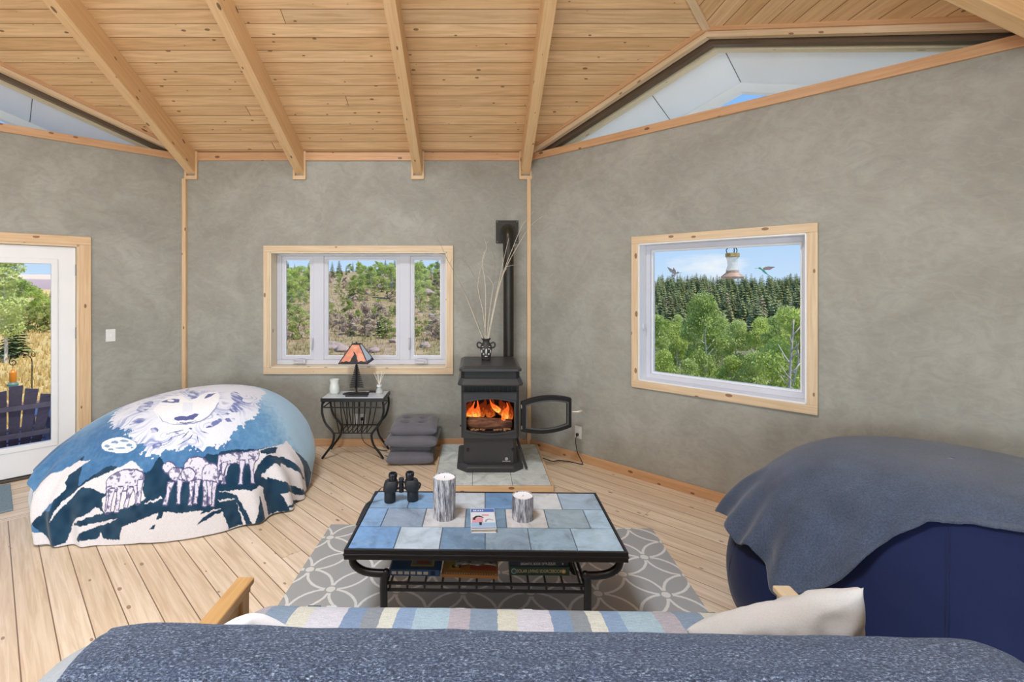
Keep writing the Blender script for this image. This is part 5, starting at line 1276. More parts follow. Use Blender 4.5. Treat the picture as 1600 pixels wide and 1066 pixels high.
Ms_ = MW[r.name] @ frame3((0, -d/2-.0003, h/2), (1, 0, 0), (0, 0, 1))
text('SOLAR LIVING SOURCEBOOK', .0215, Ms_ @ Matrix.Translation((-.002, 0, 0)), INKS['cream'], c, sx=.74)
Ml_ = frame3((0, -d/2, h/2), (1, 0, 0), (0, 0, 1))
circ = lambda x, y, rr, n=18: [(x+rr*math.cos(2*PI*k/n), y+rr*math.sin(2*PI*k/n)) for k in range(n)]
flatart(c, INKS, [('sky', circ(-.122, 0, .013)), ('green', circ(-.122, 0, .009)), ('yellow', circ(.112, 0, .010)), ('white', circ(.112, 0, .005))], Ml_)
r, c, w, d, h = book('puzzle_book', 'navy book lettered Gigantic Book of Puzzles in the middle of the stack', .165, .440, 2.290, 2.53, SH_Z+.0415, SH_Z+.079, Mat('navy_cover', (30, 42, 66), .4).m, .0, group=GB_)
Ms_ = MW[r.name] @ frame3((0, -d/2-.0003, h/2-.006), (1, 0, 0), (0, 0, 1))
text('GIGANTIC BOOK OF PUZZLES', .0155, Ms_ @ Matrix.Translation((-.005, 0, 0)), INKS['white'], c, sx=.78)
flatart(c, INKS, [('sky', rect(.108, .114, -.010, -.002))], frame3((0, -d/2, h/2), (1, 0, 0), (0, 0, 1)))
r, c, w, d, h = book('puzzle_book', 'slim dark book on top of the stack at right of the lower rack', .172, .436, 2.292, 2.53, SH_Z+.0795, SH_Z+.105, Mat('dark_cover', (34, 38, 52), .4).m, .01, group=GB_)
flatart(c, INKS, [('grey', circ(-.06, -.004, .006)), ('yellow', rect(-.045, -.002, -.008, .002)), ('white', rect(.02, .035, -.006, .0)), ('white', rect(.045, .06, -.006, .0)), ('white', rect(.07, .09, -.006, .0))], frame3((0, -d/2, h/2), (1, 0, 0), (0, 0, 1)))
# book on the table top
TT = .4602
r, c, w, d, h = book('field_guide', 'small white and blue picture book lying between the two bark candles', -.021, .103, 2.345, 2.565, TT, TT+.020, Mat('white_cover', (214, 216, 222), .35).m, .02, spine_front=False)
Mc = Matrix.Translation((0, 0, h))
bird = lambda x, y, s, f=1: [(x-f*.030*s, y-.014*s), (x-f*.026*s, y+.014*s), (x-f*.012*s, y+.034*s), (x+f*.010*s, y+.036*s), (x+f*.030*s, y+.018*s), (x+f*.034*s, y+.006*s), (x+f*.016*s, y+.020*s), (x-f*.002*s, y+.022*s), (x-f*.014*s, y+.006*s), (x-f*.016*s, y-.014*s)]
flatart(c, INKS, [('blue', rect(-.060, .060, .068, .104)), ('pink', rect(-.056, .0, -.05, .01)), ('sky', rect(-.06, .06, -.088, -.045)), ('black', bird(-.025, -.004, .9)), ('pink', [(-.006, .026), (.03, .026), (.032, .04), (-.004, .042)]), ('grey', bird(.028, -.03, .7)), ('black', rect(-.02, -.008, -.07, -.04)), ('navy', rect(-.06, .06, -.102, -.096)),
    ('white', [(-.05, .078), (-.044, .096), (-.04, .08), (-.036, .096), (-.03, .078)]), ('white', rect(-.026, -.018, .078, .090)), ('white', rect(-.014, -.006, .078, .090)), ('white', rect(-.002, .004, .078, .090))], Mc)
# bark candles
def bark(seed):
    M = Mat('silver_bark', (190, 190, 194), .8); co = M.coords('Object', (1, 1, .12)); n = M.noise(co, 75, 5, .7, .8); n2 = M.noise(M.coords('Object', (1, 1, .3)), 160, 3)
    c = M.ramp(n, [(.36, hexc(62, 64, 74)), (.47, hexc(140, 140, 148)), (.56, hexc(206, 206, 210)), (.75, hexc(226, 226, 228))])
    c = M.mix(M.ramp(n2, [(.5, (0, 0, 0, 1)), (.7, (.5, .5, .5, 1))]), c, hexc(110, 112, 122))
    M.color(c); M.bump(n, .8, .006); return M.m
BK = bark(1); WAX = speck('white_wax', (232, 232, 236), .5, .03, 40)
def bark_candle(lab, x, y, rad, h):
    r = thing('bark_candle', lab, 'candle', (x, y, TT), 0, 'bark candles on the tile table'); n = 56; loops = []
    for k in range(15):
        z = h*k/14; loops.append([Vector((x+math.cos(2*PI*i/n)*rr, y+math.sin(2*PI*i/n)*rr, TT+z)) for i in range(n) for rr in [rad*(1+.05*noise.noise((math.cos(2*PI*i/n)*6, math.sin(2*PI*i/n)*6, z*3+x*9)))]])
    lin = [[Vector((x, y, 0))+(p-Vector((x, y, p.z)))*.93+Vector((0, 0, p.z)) for p in loops[-1]], [Vector((x, y, 0))+(p-Vector((x, y, p.z)))*.93+Vector((0, 0, p.z-.008)) for p in loops[-1]]]
    build(MB().loft(loops+lin), 'bark', BK, r, smooth='auto')
    build(MB().lathe([(0, h-.012), (rad*.92, h-.012), (rad*.92, h-.004), (rad*.6, h-.007), (0, h-.007)], (x, y, TT), 40), 'wax', WAX, r, smooth='auto')
    build(MB().tube([(x, y, TT+h-.008), (x+.002, y, TT+h+.002)], .0012, 6), 'wick', BLK, r)
bark_candle('tall bark covered pillar candle on the tile table', -.158, 2.515, .058, .208)
bark_candle('short bark covered pillar candle on the tile table', .246, 2.50, .054, .118)
# binoculars standing on their front lenses, neck strap trailing over the table edge
root = thing('binoculars', 'black binoculars standing upright on the left back of tile table', 'binoculars', (-.408, 2.70, TT), math.radians(8))
BN = speck('black_rubber', (34, 36, 40), .5, .12, 120, .1); BN2 = speck('black_gloss', (26, 27, 30), .25, .05, 40)
for s in (-1, 1):
    x = s*.0625
    build(MB().lathe([(0, .001), (.0295, .001), (.031, .004), (.031, .05), (.028, .062), (.028, .07)], (x, 0, 0), 28), 'objective_tube', BN, root, local=True, smooth='auto')
    b = MB().loft([[Vector((x+s*o+math.copysign(abs(math.cos(t))**.7, math.cos(t))*rx, math.copysign(abs(math.sin(t))**.7, math.sin(t))*ry, z)) for t in np.linspace(0, 2*PI, 24, endpoint=False)] for z, rx, ry, o in ((.058, .032, .032, 0), (.066, .039, .036, -.002), (.095, .040, .036, -.006), (.112, .036, .033, -.008), (.118, .030, .028, -.010))])
    build(b, 'prism_body', BN, root, local=True, smooth='auto')
    build(MB().lathe([(.022, .112), (.022, .135), (.024, .136), (.0245, .152), (.021, .158), (.017, .158), (.016, .150), (0, .149)], (x-s*.016, 0, 0), 28), 'eyepiece', BN2, root, local=True, smooth='auto')
build(MB().tube([(0, 0, .050), (0, 0, .118)], .013, 16), 'hinge_axle', BN2, root, local=True, smooth='auto')
build(MB().tube([(0, 0, .118), (0, 0, .128)], [.016, .014], 18), 'focus_wheel', BN, root, local=True, smooth='auto')
build(MB().box(-.045, .045, -.012, .012, .068, .075).box(-.045, .045, -.012, .012, .10, .107), 'bridge', BN2, root, local=True, bevel=.003)
def ribbon(pts, w, t, up):
    pts = smoothpath(pts, 6); mb = MB(); L_ = []
    for i, p in enumerate(pts):
        d = (pts[min(i+1, len(pts)-1)]-pts[max(i-1, 0)]).normalized(); n = Vector(up); s = d.cross(n).normalized()*w/2; n = s.cross(d).normalized()*t/2
        L_.append([p+s+n, p-s+n, p-s-n, p+s-n])
    return mb.loft(L_)
build(ribbon([(-.470-.03, 2.69, TT+.085), (-.52, 2.685, TT+.075), (-.555, 2.68, TT+.03), (-.586, 2.67, TT+.003), (-.592, 2.62, TT-.0), (-.594, 2.55, TT-.004), (-.594, 2.45, TT-.012)], .014, .002, (0, .3, 1)), 'neck_strap', BN, root, smooth='auto')
build(MB().tube(smoothpath([(-.318, 2.72, TT+.095), (-.305, 2.72, TT+.085), (-.312, 2.725, TT+.06)], 4), .005, 6), 'strap_end', BN, root, smooth=True)
# ================================================================== BEAN BAGS
_P = np.array([(0, 1.0), (.16, .998), (.34, .97), (.52, .905), (.68, .80), (.82, .65), (.93, .46), (.985, .30), (.985, .16), (.94, .06), (.88, .0)])
def _prof(n=200):
    t = np.linspace(0, len(_P)-1, n); o = np.zeros((n, 2)); i = np.clip(t.astype(int), 0, len(_P)-2); f = t-i
    for k in range(2):
        p1, p2, p0, p3 = _P[i, k], _P[i+1, k], _P[np.maximum(i-1, 0), k], _P[np.minimum(i+2, len(_P)-1), k]
        o[:, k] = .5*((2*p1)+(-p0+p2)*f+(2*p0-5*p1+4*p2-p3)*f**2+(-p0+3*p1-3*p2+p3)*f**3)
    o[:, 0] = np.maximum(o[:, 0], 0); return o
PR0 = _prof(); PRD = PR0.copy(); PRD[:, 0] = np.maximum.accumulate(PR0[:, 0])
BAGS = {'L': dict(c=(-2.335, 3.98), rx=.985, ry=.875, rot=0.0, h=.79, tilt=.13, e=2.3, sq=1.0),
        'R': dict(c=(2.155, 2.19), rx=.91, ry=.82, rot=-.785, h=.865, tilt=0.0, e=2.3, sq=.74)}
def bag_surf(B, th, l, PR):
    """point at azimuth th, l metres down from the top along the side"""
    th, l = np.broadcast_arrays(np.asarray(th, float), np.asarray(l, float)); e = B['e']
    R = ((np.abs(np.cos(th))/B['rx'])**e+(np.abs(np.sin(th))/B['ry'])**e)**(-1/e)
    Rs = np.linspace(min(B['rx'], B['ry'])*.95, max(B['rx'], B['ry'])*1.12, 24)
    T = np.array([np.concatenate([[0], np.cumsum(np.hypot(np.diff(PR[:, 0]*r), np.diff(PR[:, 1]*B['h'])))]) for r in Rs])
    fi = np.clip((R-Rs[0])/(Rs[-1]-Rs[0])*(len(Rs)-1), 0, len(Rs)-1.001); i0 = fi.astype(int); f = fi-i0
    r = np.zeros(th.shape); z = np.zeros(th.shape); over = np.zeros(th.shape)
    for k in range(len(Rs)):
        m = i0 == k
        if not m.any(): continue
        tot = T[k, -1]*(1-f[m])+(T[min(k+1, len(Rs)-1), -1])*f[m]
        idx = np.interp(l[m]/tot*T[k, -1], T[k], np.arange(len(PR)))
        r[m] = np.interp(idx, np.arange(len(PR)), PR[:, 0])**B['sq']*R[m]; z[m] = np.interp(idx, np.arange(len(PR)), PR[:, 1])*B['h']; over[m] = np.maximum(0, l[m]-tot)
    r = r+over; x, y = r*np.cos(th), r*np.sin(th); z = z*(1+B['tilt']*x/B['rx']); c, s = math.cos(B['rot']), math.sin(B['rot'])
    return np.stack([B['c'][0]+x*c-y*s, B['c'][1]+x*s+y*c, z], -1)
def grid_faces(nr, nt):
    i, j = np.meshgrid(np.arange(nr-1), np.arange(nt), indexing='ij'); j2 = (j+1) % nt
    return np.stack([i*nt+j, (i+1)*nt+j, (i+1)*nt+j2, i*nt+j2], -1).reshape(-1, 4)
def np_mesh(name, V, F, mat, parent=None):
    me = bpy.data.meshes.new(name); V = np.asarray(V, np.float32); F = np.asarray(F, np.int32)
    if parent is not None: I = np.array(MW[parent.name].inverted()); V = (V @ I[:3, :3].T+I[:3, 3]).astype(np.float32)
    me.vertices.add(len(V)); me.vertices.foreach_set('co', V.ravel()); me.loops.add(F.size); me.loops.foreach_set('vertex_index', F.ravel())
    me.polygons.add(len(F)); me.polygons.foreach_set('loop_start', np.arange(len(F), dtype=np.int32)*F.shape[1]); me.update(calc_edges=True)
    me.materials.append(mat); me.polygons.foreach_set('use_smooth', np.ones(len(F), bool)); return mesh_obj(name, me, parent)
class VN:   # smooth value noise on arrays
    def __init__(s, seed): s.g = np.random.default_rng(seed).random((64, 64))
    def __call__(s, x, y):
        xi, yi = np.floor(x).astype(int), np.floor(y).astype(int); fx, fy = x-xi, y-yi; fx, fy = fx*fx*(3-2*fx), fy*fy*(3-2*fy); g = s.g; m = 63
        a, b, c, d = g[xi & m, yi & m], g[(xi+1) & m, yi & m], g[xi & m, (yi+1) & m], g[(xi+1) & m, (yi+1) & m]
        return (a*(1-fx)+b*fx)*(1-fy)+(c*(1-fx)+d*fx)*fy
N1, N2, N3 = VN(1), VN(2), VN(3)
def bean_bag(name, lab, B, mat, seam, wr=.006):
    r = thing(name, lab, 'bean bag', (B['c'][0], B['c'][1], 0)); nt, nr = 160, 90
    tot = 1.75; th = np.linspace(0, 2*PI, nt, endpoint=False); l = np.linspace(.002, 1, nr)**.95
    TH, LL = np.meshgrid(th, l); P = bag_surf(B, TH, np.zeros_like(TH), PR0)
    # go down to the floor at every azimuth
    e = B['e']; R = ((np.abs(np.cos(TH))/B['rx'])**e+(np.abs(np.sin(TH))/B['ry'])**e)**(-1/e)
    L0 = np.array([np.hypot(np.diff(PR0[:, 0]*r_), np.diff(PR0[:, 1]*B['h'])).sum() for r_ in R[0]])
    P = bag_surf(B, TH, LL*L0[None, :]*.999, PR0)
    c = np.array([B['c'][0], B['c'][1], B['h']*.45]); d = P-c; d /= np.linalg.norm(d, axis=-1)[..., None]
    w = (N1(TH*3.2+9, LL*7)-.5)*2*wr+(N2(TH*7, LL*16+3)-.5)*wr*.8
    P = P+d*(w*np.clip(LL*3, 0, 1)*np.clip((1-LL)*8, 0, 1))[..., None]; P[..., 2] = np.maximum(P[..., 2], .001)
    V = np.concatenate([P.reshape(-1, 3), [[B['c'][0], B['c'][1], .001]]]); F = grid_faces(nr, nt)
    np_mesh('bag', V[:-1], F, mat, r)
    mb = MB()
    for a in (.5, 1.55, 2.6, 3.65, 4.7, 5.75):
        q = bag_surf(B, np.full(40, a), np.linspace(.02, .97, 40)*L0[int(a/(2*PI)*nt)], PR0); mb.tube([Vector(v) for v in q], .0035, 5)
    build(mb, 'seam', seam, r, smooth=True); return r
BAG_L = cloth_mat('pale_bag_cotton', (206, 216, 226), .03, 200, .1, .8); NAVY = cloth_mat('navy_bag_cotton', (20, 31, 68), .08, 220, .12, .75, .1)
bean_bag('bean_bag', 'huge pale bean bag under the wolf blanket beside the glass door', BAGS['L'], BAG_L, BAG_L)
bean_bag('bean_bag', 'huge navy bean bag under the grey blue fleece by the right wall', BAGS['R'], NAVY, NAVY, .010)
def cloth(name, B, hem, nt, nr, folds, mat, off=.012, thick=.006, vis=(-2.75, .7)):
    """a cloth laid over a bag, from its top outwards to the hem; returns the object and the flat cloth coordinates"""
    hem = sorted(hem); ht = np.radians([h[0] for h in hem]); hr = np.array([h[1] for h in hem])
    n1 = int(nt*.85); th = np.concatenate([np.linspace(vis[0], vis[1], n1, endpoint=False), np.linspace(vis[1], vis[0]+2*PI, nt-n1, endpoint=False)])
    th = (th+PI) % (2*PI)-PI
    Rb = np.interp(th, np.concatenate([ht-2*PI, ht, ht+2*PI]), np.tile(hr, 3))
    f = np.linspace(.0, 1, nr); TH, FF = np.meshgrid(th, f); D_ = FF*Rb[None, :]; D_[0] = 1e-4
    P = bag_surf(B, TH, D_, PRD)
    Pt = bag_surf(B, TH+1e-3, D_, PRD)-P; Pl = bag_surf(B, TH, D_+1e-3, PRD)-P
    n = np.cross(Pl, Pt); n /= np.maximum(np.linalg.norm(n, axis=-1), 1e-12)[..., None]
    A_ = np.stack([D_*np.cos(TH), D_*np.sin(TH)], -1)
    disp = off+folds(A_[..., 0], A_[..., 1], TH, D_, FF)
    flr = np.clip((P[..., 2]-.02)/.12, 0, 1)
    P = P+n*disp[..., None]; P[..., 2] = np.maximum(P[..., 2], .004)
    V = P.reshape(-1, 3); F = grid_faces(nr, nt)
    o = np_mesh(name, V, F, mat)
    s = o.modifiers.new('thickness', 'SOLIDIFY'); s.thickness = thick; s.offset = -1
    return o, A_.reshape(-1, 2)
def inside(poly, x, y):
    c = np.zeros(len(x), bool); n = len(poly)
    bx = [p[0] for p in poly]; by = [p[1] for p in poly]
    m = (x > min(bx)-.01) & (x < max(bx)+.01) & (y > min(by)-.01) & (y < max(by)+.01); xi, yi = x[m], y[m]; k = np.zeros(len(xi), bool)
    for i in range(n):
        (x0, y0), (x1, y1) = poly[i], poly[(i+1) % n]
        if y0 == y1: continue
        k ^= ((y0 > yi) != (y1 > yi)) & (xi < (x1-x0)*(yi-y0)/(y1-y0)+x0)
    c[m] = k; return c
